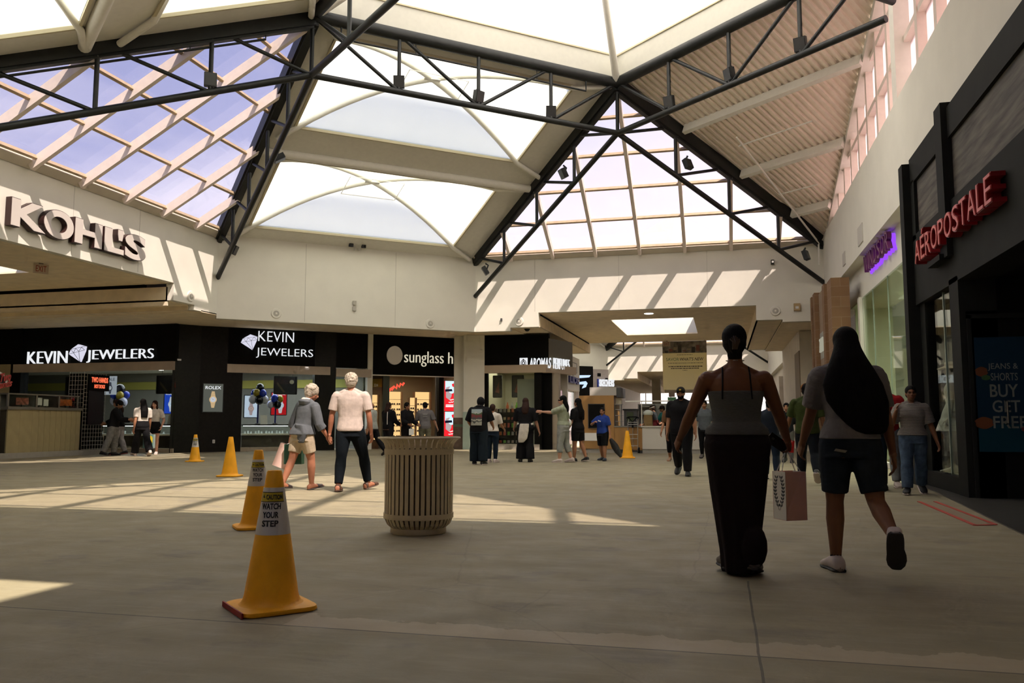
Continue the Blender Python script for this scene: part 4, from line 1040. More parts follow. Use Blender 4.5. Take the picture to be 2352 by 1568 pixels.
w_.prism([fp(6.0, 4.05, .32), fp(6.75, 4.15, .32), fp(6.9, 4.0, .32), fp(6.75, 3.7, .32), fp(6.45, 3.6, .32), fp(6.5, 3.75, .32), fp(6.65, 3.9, .32), fp(6.0, 3.9, .32)], FNv * .08)
w_.build('wing_emblem', M_BLUEHALO, s8)
struct('wall_northwest_far_lower', MB().prism([fp(0, 0), fp(8.9, 0), fp(8.9, 0, -.2), fp(0, 0, -.2)], (0, 0, 4.3)).box(-45, 40.4, 0, -8.6, 40.5, 4.6).box(-8.7, 36, 0, -7.4, 40.5, 4.4), M_WALL2)
struct('wall_west_corridor_far', MB().box(-9.2, 66, 0, -9, 95, 4.4), M_WALL2)
# far end column and glazed end wall
t = thing('column', 'cream square column in the far corridor behind the banner', 'column', (-5.7, 75, 0)); bx(-6.05, 74.7, 0, -5.3, 75.4, 4.95).build('shaft', M_WALL2, t); bx(-6.1, 74.65, 0, -5.25, 75.45, .25).build('base', M_BEIGE, t)
ew = bpy.data.objects.new('window_10', None); COL.objects.link(ew); ew.location = (-4, 95, 0); WORLD[ew.name] = Vector((-4, 95, 0)); ew['kind'] = 'structure'
bx(-14, 95, .1, 3.6, 95.03, 4.4).build('pane', glass_mat('clear_glass', (.95, .95, .95), .04), ew)
for x in (-14, -12.6, -11.2, -9.8, -8.4, -7, -5.6, -4.2, -2.8, -1.4, 0, 1.4, 2.8): bx(x - .05, 94.95, 0, x + .05, 95.08, 4.4).build('mullion', M_WHITEMETAL, ew)
for z in (.05, 2.3): bx(-14, 94.95, z - .05, 3.6, 95.08, z + .05).build('transom', M_WHITEMETAL, ew)
struct('wall_north_end', MB().box(-45, 95, 4.35, 3.9, 95.3, 7).box(-45, 95, 0, -14, 95.3, 4.4), M_WALL2)
struct('floor_outside', bx(-45, 95.4, -.28, 25, 140, .0), mat('sunny_paving', (.6, .55, .5), .8))

# ------------------------------------------------------------- right side: bricks, clothes shops
M_BRICK = bpy.data.materials.new('tan_brick'); M_BRICK.use_nodes = True
n_ = M_BRICK.node_tree.nodes; l_ = M_BRICK.node_tree.links
bt = n_.new('ShaderNodeTexBrick'); tc_ = n_.new('ShaderNodeTexCoord'); mp_ = n_.new('ShaderNodeMapping'); mp_.inputs['Rotation'].default_value = (R(90), 0, 0)
bt.inputs['Color1'].default_value = (.27, .155, .075, 1); bt.inputs['Color2'].default_value = (.22, .12, .055, 1); bt.inputs['Mortar'].default_value = (.30, .21, .13, 1)
bt.inputs['Scale'].default_value = 2.2; bt.inputs['Mortar Size'].default_value = .012; bt.inputs['Row Height'].default_value = .6; bt.inputs['Brick Width'].default_value = 1.6
l_.new(tc_.outputs['Object'], mp_.inputs[0]); l_.new(mp_.outputs[0], bt.inputs['Vector']); l_.new(bt.outputs[0], n_['Principled BSDF'].inputs['Base Color'])
n_['Principled BSDF'].inputs['Roughness'].default_value = .8
zb = thing('storefront', 'tan brick jewellers front with ribbed piers beyond the right glass shop', 'storefront', (3.2, 26, 0))
for (y0, y1, x, z) in ((23.16, 24.0, 2.86, 4.83), (25.4, 25.9, 2.94, 5.03), (27.3, 27.8, 2.87, 5.06), (28.2, 28.55, 2.87, 5.06)): bx(x, y0, 0, 3.32, y1, z).build('brick_pier', M_BRICK, zb)
M_TANP = mat('tan_plaster', (.33, .24, .16), .75, var=.05)
MB().box(3.1, 24.0, 0, 3.3, 25.4, 4.8).box(3.0, 25.9, 3.75, 3.3, 27.3, 5.0).box(3.0, 25.9, 2.75, 3.3, 27.3, 2.95).box(3.0, 27.8, 0, 3.3, 28.2, 5.0).build('panel', M_TANP, zb)
MB().box(3.2, 25.9, 0, 3.3, 27.3, 2.8).build('dark_doorway', M_BLACK, zb)
bx(2.99, 25.95, 2.95, 3.3, 27.25, 3.75).build('sign_panel', mat('silver_sign_panel', (.38, .40, .36), .4), zb)
s9 = thing('store_sign', 'white lit ZALES sign on the tan brick front', 'sign', (2.95, 26.8, 3.0))
letters(s9, 'ZALES', (2.99, 27.1, 3.15), (0, -1, 0), .9, .42, M_SIGNWARM, .05, bold=.015)
pr2 = thing('pier', 'cream corridor pier beyond the brick front at right', 'pier', (3.2, 35, 0)); MB().box(2.75, 31.5, 0, 3.61, 40.3, 4.32).build('shaft', M_WALL2, pr2); MB().box(2.72, 31.5, 0, 2.75, 33.4, 3.6).build('recess', mat('brown_recess', (.20, .15, .09), .7), pr2)
kb = thing('storefront', 'far cream shop corner with a K on it, right of the corridor', 'storefront', (3.2, 44, 0))
MB().box(2.8, 44.0, 2.45, 3.62, 46, 3.35).box(2.8, 44.0, 0, 3.05, 46, 2.45).box(3.5, 44, 0, 3.62, 46, 2.45).build('wall_panel', M_WALL2, kb)
bx(3.05, 44.4, 0, 3.5, 44.45, 2.45).build('doorway', mat('brown_doorway', (.13, .10, .06), .6), kb)
s10 = thing('store_sign', 'dark K letters on the far cream shop corner', 'sign', (3.4, 43.95, 2.6))
letters(s10, 'K', (3.24, 44.0, 2.86), (1, 0, 0), .24, .34, M_PRINTDK, .05, bold=.01); MB().box(3.26, 43.97, 2.70, 3.32, 44, 2.76).box(3.34, 43.97, 2.70, 3.40, 44, 2.76).box(3.42, 43.97, 2.70, 3.47, 44, 2.76).build('small_letters', mat('brass_letters', (.4, .3, .1), .4), s10)

# glass fronted fashion shop
wd = thing('storefront', 'tall glass fashion shop front on the right with pale green interior', 'storefront', (3.6, 19.5, 0))
for i, (y0, y1) in enumerate(((15.8, 17.6), (17.65, 19.5), (19.55, 21.35), (21.4, 22.9))):
    bx(3.58, y0, .12, 3.595, y1, 4.22).build('window_glass', M_SHOPGLASS, wd)
for y in (17.62, 19.52, 21.37): bx(3.575, y - .008, .1, 3.6, y + .008, 4.22).build('glass_joint', mat('glass_edge', (.25, .32, .26), .3), wd)
bx(3.54, 15.75, 0, 3.62, 23.1, .12).build('base_sill', M_WHITEMETAL, wd); bx(3.5, 22.9, 0, 3.62, 23.15, 4.25).build('white_jamb', M_WALL, wd)
M_PALEGREEN = mat('pale_green_wall', (.44, .50, .36), .8)
struct('wall_fashion', MB().box(10, 15.2, 0, 10.1, 25, 4.2).box(3.7, 24.9, 0, 10, 25, 4.2).box(3.9, 15.17, 0, 10, 15.25, 4.2), M_PALEGREEN)
bx(5.3, 22.6, 0, 5.9, 22.9, 3.9).build('inner_column', M_PALEGREEN, wd); bx(4.2, 20.8, 0, 4.25, 22.4, 3.9).build('display_partition', mat('sage_panel', (.36, .43, .31), .7), wd)
struct('ceiling_fashion', bx(3.6, 15.2, 4.2, 10.1, 25, 4.25), mat('pale_green_ceiling', (.5, .54, .42), .8))
dl0 = None
for k, (x, y) in enumerate(((4.6, 16.9), (4.6, 17.9), (4.6, 19.0), (4.6, 20.3), (5.8, 18.0), (5.8, 19.4), (5.8, 20.9), (7.2, 21), (7.2, 22.5))):
    if dl0 is None: dl0 = q = MB().lathe([(0, 0), (.11, 0), (.13, .03)], 14).build('ceiling_light', emit_mat('warm_lamp_face', (1, .93, .78), 5.0))
    else: q = dl0.copy(); COL.objects.link(q)
    q.location = (x, y, 4.17); tag(q, 'round downlight in the ceiling of the right glass fashion shop', 'ceiling light', 'downlights of the glass fashion shop')
area('fashion_light', (6.3, 19.5, 4.1), 4, 420, (1, .98, .80), sy=6)
rk = thing('clothes_rack', 'chrome clothes rack inside the right glass fashion shop', 'rack', (5.2, 18.6, 0))
MB().tube([(5.2, 17.6, 0), (5.2, 17.6, 1.5), (5.2, 19.6, 1.5), (5.2, 19.6, 0)], .018, 8).build('rail', M_WHITEMETAL, rk)
for k in range(9):
    y = 17.75 + .21 * k; q = MB(); q.loft([[(5.2 + .22 * sx * w, y + .035 * sy, z) for sx, sy in ((-1, -1), (1, -1), (1, 1), (-1, 1))] for z, w in ((1.44, .1), (1.38, .9), (.95, .85), (.45 + .05 * (k % 3), 1.05))])
    tag(q.build('hanging_garment', mat('garment_%d' % (k % 4), ((.10, .09, .08), (.35, .30, .25), (.20, .05, .06), (.06, .08, .10))[k % 4], .8)), '%s garment hanging on the chrome rack in the fashion shop' % ('black', 'beige', 'wine red', 'navy')[k % 4], 'garment', ('black', 'beige', 'wine red', 'navy')[k % 4] + ' garments on the rack')
s11 = thing('store_sign', 'purple halo-lit WINDSOR sign on the right white fascia', 'sign', (3.5, 19.8, 4.6))
M_PURPLE = mat('plum_letters', (.16, .03, .10), .4); M_PURPLE_E = emit_mat('violet_halo', (.28, .06, 1.0), 1.1)
y = 21.7
for chh in 'WINDSOR':
    w = {'W': .56, 'I': .10}.get(chh, .36)
    text_mb(chh, w, .40, .10, (3.55, y, 4.66), (0, -1, 0), bold=.0).build('letter', M_PURPLE, s11)
    text_mb(chh, w, .40, .05, (3.62, y - .05, 4.61), (0, -1, 0), bold=.02).build('halo', M_PURPLE_E, s11)
    y -= w + .11
for k, y in enumerate((21.2, 24.0)):
    v = thing('wall_vent', ('white slotted vent' if k == 0 else 'smaller white vent') + ' on the right wall above the fashion shop', 'vent', (XE - .01, y, 5.35)); bx(XE - .02, y - .35 + .1 * k, 5.3, XE, y + .35 - .1 * k, 5.75 - .1 * k).build('grille', mat('vent_grey', (.55, .53, .47), .6), v)

# black casual wear shop at far right
ae = thing('storefront', 'black framed casual wear shop front at the right edge', 'storefront', (3.2, 12, 0))
M_CHAR = mat('charcoal_frame', (.014, .015, .013), .7, spec=.12, var=.15, vscale=3)
M_SLATE = mat('weathered_ledger_panel', (.085, .075, .06), .7, var=.65, vscale=2.6, stretch=(1, .5, 5))
MB().box(3.02, 14.82, 0, 3.62, 15.1, 5.33).build('end_post', M_CHAR, ae)
MB().box(3.22, 7, 2.93, 3.6, 14.85, 5.35).build('header', M_CHAR, ae)
MB().box(3.14, 7, 4.96, 3.25, 14.85, 5.40).build('top_rail', M_CHAR, ae)
MB().box(3.14, 7, 2.93, 3.25, 14.85, 4.08).build('sign_band', M_CHAR, ae)
MB().box(3.06, 12.42, 3.3, 3.25, 12.78, 5.48).build('mid_post', M_CHAR, ae)
for y0, y1, mx in ((12.78, 13.0, 0), (14.58, 14.85, 0)): MB().box(3.14, y0, 4.0, 3.25, y1, 5.0).build('panel_stile', M_CHAR, ae)
bx(3.19, 13.0, 4.08, 3.23, 14.58, 4.96).build('ledger_panel', M_SLATE, ae); bx(3.19, 7, 4.08, 3.23, 12.42, 4.96).build('ledger_panel', M_SLATE, ae)
MB().box(3.14, 12.3, 0, 3.6, 12.75, 3.0).build('corner_post', M_CHAR, ae)
MB().box(3.16, 12.7, 0, 3.4, 14.85, .25).build('window_sill', M_CHAR, ae)
bx(3.22, 12.75, .25, 3.235, 14.55, 3.62).build('window_glass', M_SHOPGLASS, ae); bx(3.2, 14.5, .25, 3.3, 14.85, 3.7).build('window_jamb', M_CHAR, ae)
bx(3.21, 13.4, .25, 3.24, 13.43, 3.3).build('glass_joint', mat('glass_edge', (.25, .32, .26), .3), ae)
struct('wall_casual', MB().box(3.6, 15.08, 0, 9, 15.16, 4.2).box(5.2, 6, 0, 5.3, 15.1, 3.2).box(3.6, 12.42, 0, 5.2, 12.5, 3.2), M_BLACK)
area('casual_fill_light', (3.55, 13.9, 3.66), .4, 9, (1, .9, .72), sy=1.2)  # added lamp with no visible source, brightens the window mannequins
struct('ceiling_casual', MB().box(3.2, 6, 2.95, 5.3, 12.5, 3.0).box(3.2, 12.5, 3.7, 5.3, 15.1, 3.75), M_BLACK)
struct('floor_tile', MB().prism([(3.05, 15.1, .001), (2.98, 13.5, .001), (2.58, 8.42, .001), (2.4, 5, .001), (5.2, 5, .001), (5.2, 15.1, .001)], (0, 0, .012)), mat('dark_shop_tile', (.05, .048, .04), .35, var=.3, vscale=4))
s12 = thing('store_sign', 'big red AÉROPOSTALE sign on the black fascia', 'sign', (3.05, 12, 3.4))
M_REDL = mat('red_letter_face', (.62, .13, .11), .45); M_REDS = mat('red_letter_side', (.22, .004, .008), .35)
yy = 13.95; word = 'AÉROPOSTALE'; ws = {'A': .36, 'É': .27, 'E': .27, 'R': .31, 'O': .38, 'P': .30, 'S': .31, 'T': .31, 'L': .27}
tot = sum(ws[c] for c in word); sc_ = (13.95 - 10.12 - .045 * 10) / tot
for chh in word:
    w = ws[chh] * sc_; hgt = .35 if chh != 'É' else .46
    a = text_mb(chh, w, hgt, .15, (3.13, yy, 3.46), (0, -1, 0), bold=.008).build('letter', M_REDS, s12)
    text_mb(chh, w - .02, hgt - .02, .012, (2.98, yy - .01, 3.47), (0, -1, 0), bold=-.004).build('letter_face', M_REDL, a)
    yy -= w + .045
MB().box(3.0, 12.6, 3.28, 3.14, 13.3, 3.36).build('sign_rail', M_CHAR, s12)
dr = thing('door', 'dark shop door covered with a blue sale poster at the right edge', 'door', (3.9, 12.35, 0))
bx(3.22, 12.30, 0, 4.6, 12.34, 2.5).build('leaf', M_BLACK, dr)
MB().box(3.22, 12.27, 0, 3.27, 12.3, 2.45).box(4.5, 12.27, 0, 4.55, 12.3, 2.45).box(3.22, 12.27, 2.4, 4.55, 12.3, 2.46).build('frame', M_CHAR, dr)
MB().tube([(3.63, 12.27, .98), (3.63, 12.2, 1.0), (3.63, 12.2, 1.28), (3.63, 12.27, 1.30)], .014, 8).build('handle', mat('chrome', (.6, .58, .52), .25, .9), dr)
po = thing('sale_poster', 'blue JEANS & SHORTS buy one get one free poster on the dark door', 'poster', (3.85, 12.27, .62))
M_POSTB = mat('navy_poster', (.008, .028, .05), .8, spec=.1); M_POSTT = mat('teal_poster', (.008, .045, .065), .8, spec=.1); M_POSTW = mat('grey_white_print', (.15, .16, .14), .6)
bx(3.29, 12.262, .98, 4.45, 12.27, 2.14).build('navy_sheet', M_POSTB, po); bx(3.29, 12.262, .62, 4.45, 12.27, .98).build('teal_sheet', M_POSTT, po)
for txt, x, z, w, h, b in (('JEANS &', 3.44, 1.69, .36, .10, .0), ('SHORTS', 3.47, 1.56, .32, .10, .0), ('BUY 1', 3.45, 1.34, .44, .17, .012), ('GET 1', 3.47, 1.14, .44, .16, .012), ('FREE', 3.47, .93, .40, .16, .012)):
    text_mb(txt, w, h, .003, (x, 12.262, z), (1, 0, 0), bold=b).build('lettering', M_POSTW, po)
def blob(c, rx, rz, m, nm): MB().prism([Vector(c) + Vector((rx * math.cos(a * .35) * (1 + .1 * (a % 3)), 0, rz * math.sin(a * .35))) for a in range(18)], (0, -.003, 0)).build(nm, m, po)
blob((3.36, 12.26, 1.68), .07, .065, mat('orange_print', (.13, .035, .006), .8), 'orange_dot_print'); blob((3.36, 12.26, 1.0), .10, .08, mat('orange_print', (.13, .035, .006), .8), 'orange_splash_print')
blob((3.41, 12.259, 1.60), .05, .035, mat('green_print', (.02, .08, .015), .6), 'green_splash_print'); blob((3.9, 12.259, .92), .10, .04, mat('dark_red_print', (.12, .01, .01), .6), 'red_splash_print')
# red tape outline on the floor
M_TAPE = mat('red_tape', (.42, .05, .03), .6, var=.15)
def tape(label, a, b): 
    a, b = Vector((*a, .004)), Vector((*b, .004)); tag(MB().beam(a, b, .045, .006).build('floor_tape', M_TAPE), label, 'tape')
tape('long red tape strip on the corridor side of the taped floor patch', (2.40, 11.68), (2.37, 9.11)); tape('long red tape strip along the dark tile edge', (2.60, 11.73), (2.58, 9.24)); tape('short red tape strip closing the near end of the floor patch', (2.37, 9.13), (2.58, 9.24))
tag(bx(2.40, 9.2, .001, 2.57, 11.7, .004).build('floor_patch', mat('tan_floor_patch', (.24, .19, .12), .7)), 'narrow tan floor patch framed by red tape at right', 'floor patch')

# ------------------------------------------------------------- letters on the west wall
s13 = thing('store_sign', "huge white KOHL'S letters on the sunlit left wall", 'sign', (XW + .1, 17, 5.35))
M_KF = mat('white_letter_face', (.62, .57, .52), .5); M_KS = mat('dark_maroon_letter_side', (.03, .010, .008), .5)
for chh, y0, y1, z0, z1 in (('K', 14.80, 15.80, 5.37, 6.02), ('O', 15.72, 16.66, 5.345, 6.05), ('H', 16.68, 17.62, 5.38, 6.02), ('L', 17.68, 18.42, 5.38, 6.02), ("'", 18.14, 18.36, 5.74, 6.06), ('S', 18.44, 19.28, 5.35, 6.05)):
    if chh == "'": z0, z1, y0, y1 = 5.74, 6.05, 18.16, 18.38
    a = text_mb(chh, y1 - y0, z1 - z0, .15, (XW + .02, y0, z0), (0, 1, 0), bold=.045, res=8).build('letter', M_KS, s13)
    text_mb(chh, y1 - y0 - .03, z1 - z0 - .03, .012, (XW + .17, y0 + .015, z0 + .015), (0, 1, 0), bold=.04, res=8).build('letter_face', M_KF, a)
# exit signs
def exit_sign(label, p, xd):
    p = Vector(p); xd = Vector(xd).normalized(); n = xd.cross(Vector((0, 0, 1))); t = thing('exit_sign', label, 'exit sign', p)
    MB().prism([p - xd * .17, p + xd * .17, p + xd * .17 - n * .05, p - xd * .17 - n * .05], (0, 0, .24)).build('housing', mat('exit_cream', (.55, .45, .33), .6), t)
    text_mb('EXIT', .24, .15, .006, p - xd * .12 + Vector((0, 0, .045)), xd).build('lettering', mat('exit_red', (.30, .03, .015), .6), t)
    MB().beam(p - n * .025 + Vector((0, 0, .24)), p - n * .025 + Vector((0, 0, .26)), .1, .04, up=n).build('mount', M_GREY, t)
exit_sign('exit sign under the left ceiling, below the huge white wall letters', (-16.75, 17.3, 4.79), (.55, .83, 0))
exit_sign('small exit sign under the corridor ceiling, at the hanging banner top', (-2.5, 39.9, 4.62), (1, 0, 0))
# hanging banner
bn = thing('hanging_banner', 'yellow hanging banner reading SAVOR WHAT\'S NEW above the corridor', 'banner', (-1.7, 40.0, 2.55))
YB = 40.0; X0b, X1b = -2.71, -.66
bx(X0b, YB, 2.56, X1b, YB + .015, 4.30).build('yellow_sheet', fabric_mat('banner_yellow', (.95, .84, .46), .5), bn)
bx(X0b, YB, 4.30, X1b, YB + .015, 4.86).build('photo_sheet', mat('banner_photo', (.22, .20, .17), .7, var=.9, vscale=3.5), bn)
for k in range(9): bx(X0b + .1 + .21 * k, YB - .004, 4.32 + .06 * (k % 3), X0b + .26 + .21 * k, YB, 4.42 + .08 * (k % 4)).build('crowd_print', mat('crowd_%d' % (k % 3), ((.05, .05, .05), (.25, .10, .08), (.40, .33, .22))[k % 3], .7), bn)
for txt, z, w, h, m, dx, shr in (('SAVOR', 3.93, .60, .15, mat('banner_green', (.10, .22, .08), .7), -.56, 0), ("WHAT'S NEW", 3.93, 1.10, .15, M_PRINTDK, .33, .2)):
    text_mb(txt, w, h, .003, (-1.685 + dx - w / 2, YB, z), (1, 0, 0), shear=shr, bold=.01 if w > 1 else 0).build('lettering', m, bn)
rb = random.Random(5)
for z, w, hh in ((4.20, .7, .02), (3.81, 1.55, .022), (3.64, 1.5, .04), (3.55, 1.28, .04), (3.47, .2, .02)):
    q = MB(); x = -1.685 - w / 2
    while x < -1.685 + w / 2:
        d_ = rb.uniform(.03, .11); q.box(x, YB - .003, z, x + d_, YB, z + hh); x += d_ + .022
    q.build('small_print', M_PRINTDK if hh > .03 else M_GREY, bn)
for x in (X0b + .1, X1b - .1): MB().tube([(x, YB + .01, 4.86), (x, YB + .01, 4.9)], .01, 6).build('hanger', M_GREY, bn)

# ------------------------------------------------------------- little wall and ceiling fittings
M_FIT = mat('fitting_grey', (.45, .43, .37), .6)
def speaker(label, c, n):
    c = Vector(c); n = Vector(n).normalized(); u = n.cross(Vector((0, 0, 1))).normalized(); v = Vector((0, 0, 1))
    t = thing('wall_speaker', label, 'speaker', c)
    def ring(r0, off0, r1, off1): return [[c + (u * math.cos(a * math.pi / 12) + v * math.sin(a * math.pi / 12)) * r + n * o for a in range(24)] for r, o in ((r0, off0), (r1, off1))]
    MB().loft(ring(.17, 0, .15, .03)).build('rim', M_WALL, t); MB().loft(ring(.10, .025, .085, .04)).build('grille', M_FIT, t); MB().loft(ring(.035, .04, .03, .05)).build('cap', M_WALL, t)
speaker('round white speaker at left end of the blank white wall', (-14.0, 24.09, 4.54), CN); speaker('round white speaker at right end of the blank white wall', (-9.94, 27.53, 4.49), CN)
speaker('round white speaker at the left of the far sunlit wall', (-6.98, 28.64, 4.61), (0, -1, 0)); speaker('round white speaker on the far wall right of the corridor', (1.78, 28.64, 4.7), (0, -1, 0)); speaker('round white speaker on the sunlit left wall past the huge letters', (XW + .01, 21.54, 4.78), (1, 0, 0))
def fitting(name, label, cat, a, b, m, extra=None):
    t = thing(name, label, cat, ((a[0] + b[0]) / 2, (a[1] + b[1]) / 2, a[2])); bx(*a, *b).build('body', m, t)
    if extra: bx(*extra[0], *extra[1]).build(extra[2], extra[3], t)
fitting('fire_alarm', 'small tan fire alarm box at right of the far wall', 'alarm', (2.36, 28.56, 4.68), (2.56, 28.65, 4.92), mat('alarm_tan', (.42, .30, .14), .5), ((2.41, 28.545, 4.74), (2.51, 28.56, 4.82), 'lens', M_WHITE))
fitting('security_camera', 'tiny dark security camera high on the sunlit far wall at right', 'camera', (1.68, 28.5, 6.26), (1.78, 28.65, 6.40), M_BLACKMETAL, ((1.70, 28.47, 6.30), (1.76, 28.5, 6.36), 'lens', M_WHITE))
fitting('sensor_box', 'tiny sensor on the left of the far sunlit wall', 'sensor', (-7.66, 28.6, 4.64), (-7.6, 28.65, 4.74), M_GREY)
for k, z in enumerate((4.85, 5.05)):
    t = thing('wall_plate', ('lower' if k == 0 else 'upper') + ' small white plate mid blank white wall', 'wall plate', (-12.02, 25.74, z)); MB().obox(Vector((-12.02, 25.74, z)) + CN * .02, CD * .06, CN * .02, (0, 0, .07)).build('plate', M_FIT, t)
t = thing('emergency_light', 'twin-headed emergency light at the top of the blank white wall', 'emergency light', (-11.97, 25.78, 6.9))
for s in (-.22, .22): MB().obox(Vector((-11.97, 25.72, 7.0)) + CD * s + CN * .1, CD * .07, CN * .05, (0, 0, .06)).build('lamp_head', M_BLACKMETAL, t)
for s in (-.08, .08): MB().obox(Vector((-11.97, 25.72, 6.95)) + CD * s + CN * .05, CD * .02, CN * .02, (0, 0, .12)).build('conduit', M_FIT, t)
t = thing('dome_camera', 'dark dome camera under the left corridor soffit', 'camera', (-6.85, 29.35, 4.42)); MB().lathe([(0, -.10), (.06, -.085), (.10, -.03), (.11, 0)], 16, (-6.85, 29.35, 4.42)).build('dome', M_BLACKMETAL, t, smooth=True); MB().lathe([(0, -.01), (.13, -.01), (.13, .0), (0, 0)], 16, (-6.85, 29.35, 4.425)).build('base_ring', M_FIT, t)
t = thing('ceiling_light', 'round white downlight in the corridor ceiling before the skylight', 'ceiling light', (-2.48, 29.83, 4.9)); MB().lathe([(0, -.012), (.15, -.012), (.17, 0)], 18, (-2.48, 29.83, 4.9)).build('lens', emit_mat('lamp_face', (1, .97, .9), 4.0), t)
# floodlights on the trusses
def flood(label, p, aim, arm=(0, 0, .25)):
    p = Vector(p); a = Vector(aim).normalized(); t = thing('floodlight', label, 'floodlight', p)
    u = a.cross(Vector((0, 0, 1))).normalized(); v = u.cross(a)
    MB().obox(p, u * .13, v * .15, a * .07).build('lamp_body', M_BLACKMETAL, t); MB().obox(p + a * .075, u * .115, v * .135, a * .006).build('lens', mat('lamp_lens', (.03, .03, .03), .3), t)
    MB().tube([p - a * .05, p - a * .12 + Vector(arm) * .5, p + Vector(arm)], .028, 8).build('bracket', M_BLACKMETAL, t)
LN = Vector((0, 0, -DROP))
def on(A, B, t, d=0.0): return lerp(Vector(A), Vector(B), t) + LN + Vector((0, 0, d))
NEE = xcut(N1, N4, XE)
for lab, p, aim in (
    ('black floodlight on the middle ring truss, right strut', on(N1, N2, .25, .24), (.3, -1, -.3)), ('black floodlight on the middle ring truss, centre strut', on(N1, N2, .5, .26), (.8, -.5, -.2)), ('black floodlight on the middle ring truss, left strut', on(N1, N2, .75, .24), (.3, -1, -.3)),
    ('black floodlight on the right ring truss, strut nearest the far node', on(N1, NEE, .25, .24), (-.4, -1, -.3)), ('black floodlight on the right ring truss, centre strut', on(N1, NEE, .5, .26), (-.8, -.6, -.2)), ('black floodlight on the right ring truss, strut nearest the clerestory', on(N1, NEE, .75, .24), (-.4, -1, -.3)),
    ('black floodlight on the hip truss left of the far glass roof', on(N1, P1, .27, .42) + Vector((-.22, -.1, 0)), (-.8, -.6, -.5)), ('black floodlight on the hip truss right of the far glass roof', on(N1, P2, .27, .42) + Vector((.22, -.1, 0)), (.8, -.6, .4)),
    ('black floodlight at the foot of the hip truss left of the far glass roof', on(N1, P1, .86, .35) + Vector((-.15, -.2, 0)), (-.9, -.3, -.6)), ('black floodlight at the foot of the hip truss right of the far glass roof', on(N1, P2, .86, .38) + Vector((.2, -.1, 0)), (.9, -.4, .3)),
    ('black floodlight on the truss before the left glass roof', on(N2, P4, .25, .3), (.5, -.8, -.1)), ('black floodlight beside the domed panel, on the left hip truss', on(N2, P3, .42, .5) + CN * .3 + CD * .3, (.5, .3, -1)), ('black floodlight at the foot of the left hip truss', on(N2, P3, .97, .9) + CD * .4, (.9, .2, -.4))):
    flood(lab, p, aim)
# ================================================================== people
def V(*a): return Vector(a)
def remesh(mb, name, m, parent, vox, smooth=3, label=None):
    me = bpy.data.meshes.new('tmp'); me.from_pydata([tuple(v) for v in mb.v], [], mb.f); 
    bm = bmesh.new(); bm.from_mesh(me); bmesh.ops.recalc_face_normals(bm, faces=bm.faces); bm.to_mesh(me); bm.free()
    o = bpy.data.objects.new('tmp', me); COL.objects.link(o)
    r = o.modifiers.new('r', 'REMESH'); r.mode = 'VOXEL'; r.voxel_size = vox
    if smooth:
        s = o.modifiers.new('s', 'SMOOTH'); s.factor = .5; s.iterations = smooth
    dg = bpy.context.evaluated_depsgraph_get()
    nm = bpy.data.meshes.new_from_object(o.evaluated_get(dg)); nm.name = name
    bpy.data.objects.remove(o); bpy.data.meshes.remove(me)
    nm.materials.clear(); nm.materials.append(m)
    for p in nm.polygons: p.use_smooth = True
    ob = bpy.data.objects.new(name, nm); COL.objects.link(ob); WORLD[ob.name] = Vector((0, 0, 0))
    if parent is not None: ob.parent = parent
    if label: ob['label'] = label
    return ob

def sring(c, rx, ry, Rm=None, n=20, e=2.4):
    out = []
    for k in range(n):
        a = 2 * math.pi * k / n; ca, sa = math.cos(a), math.sin(a)
        v = V(rx * math.copysign(abs(ca) ** (2 / e), ca), ry * math.copysign(abs(sa) ** (2 / e), sa), 0)
        out.append(Vector(c) + (Rm @ v if Rm else v))
    return out

SKINS = {}
def skin(name, c): 
    if name not in SKINS: SKINS[name] = mat('skin_' + name, c, .55, var=.08, vscale=12, spec=.35)
    return SKINS[name]
SK_BROWN = skin('brown', (.20, .085, .040)); SK_TAN = skin('tan', (.34, .16, .085)); SK_LIGHT = skin('light', (.50, .27, .18)); SK_DEEP = skin('deep', (.15, .055, .022))
def cloth(name, c, bump=.22, scale=30, var=.12): return mat('cloth_' + name, c, .9, var=var, vscale=14, bump=bump, bscale=scale, spec=.15)
C_BLACK = cloth('black', (.008, .008, .009)); C_WHITE = cloth('white', (.62, .57, .50)); C_DENIM = cloth('dark_denim', (.010, .018, .030)); C_JEAN = cloth('mid_denim', (.055, .085, .13), var=.35); C_GREYJ = cloth('grey_denim', (.20, .20, .19), var=.25)
HAIR_BLACK = mat('hair_black', (.004, .0035, .003), .75, spec=.12, var=.3, vscale=60, bump=.3, bscale=90, stretch=(1, 1, .15)); HAIR_BROWN = mat('hair_brown', (.028, .012, .008), .7, spec=.15, var=.3, vscale=60, bump=.5, bscale=90, stretch=(1, 1, .15)); HAIR_GREY = mat('hair_grey', (.42, .36, .28), .7, var=.35, vscale=40, bump=.6, bscale=70)
M_SOLE = mat('dark_sole', (.02, .018, .016), .7); M_SHOEW = mat('white_shoe', (.52, .44, .40), .6); M_SHOEB = mat('black_shoe', (.012, .012, .012), .6); M_EYE = mat('dark_eye', (.01, .008, .006), .2); M_LIP = mat('lip', (.22, .06, .045), .5)

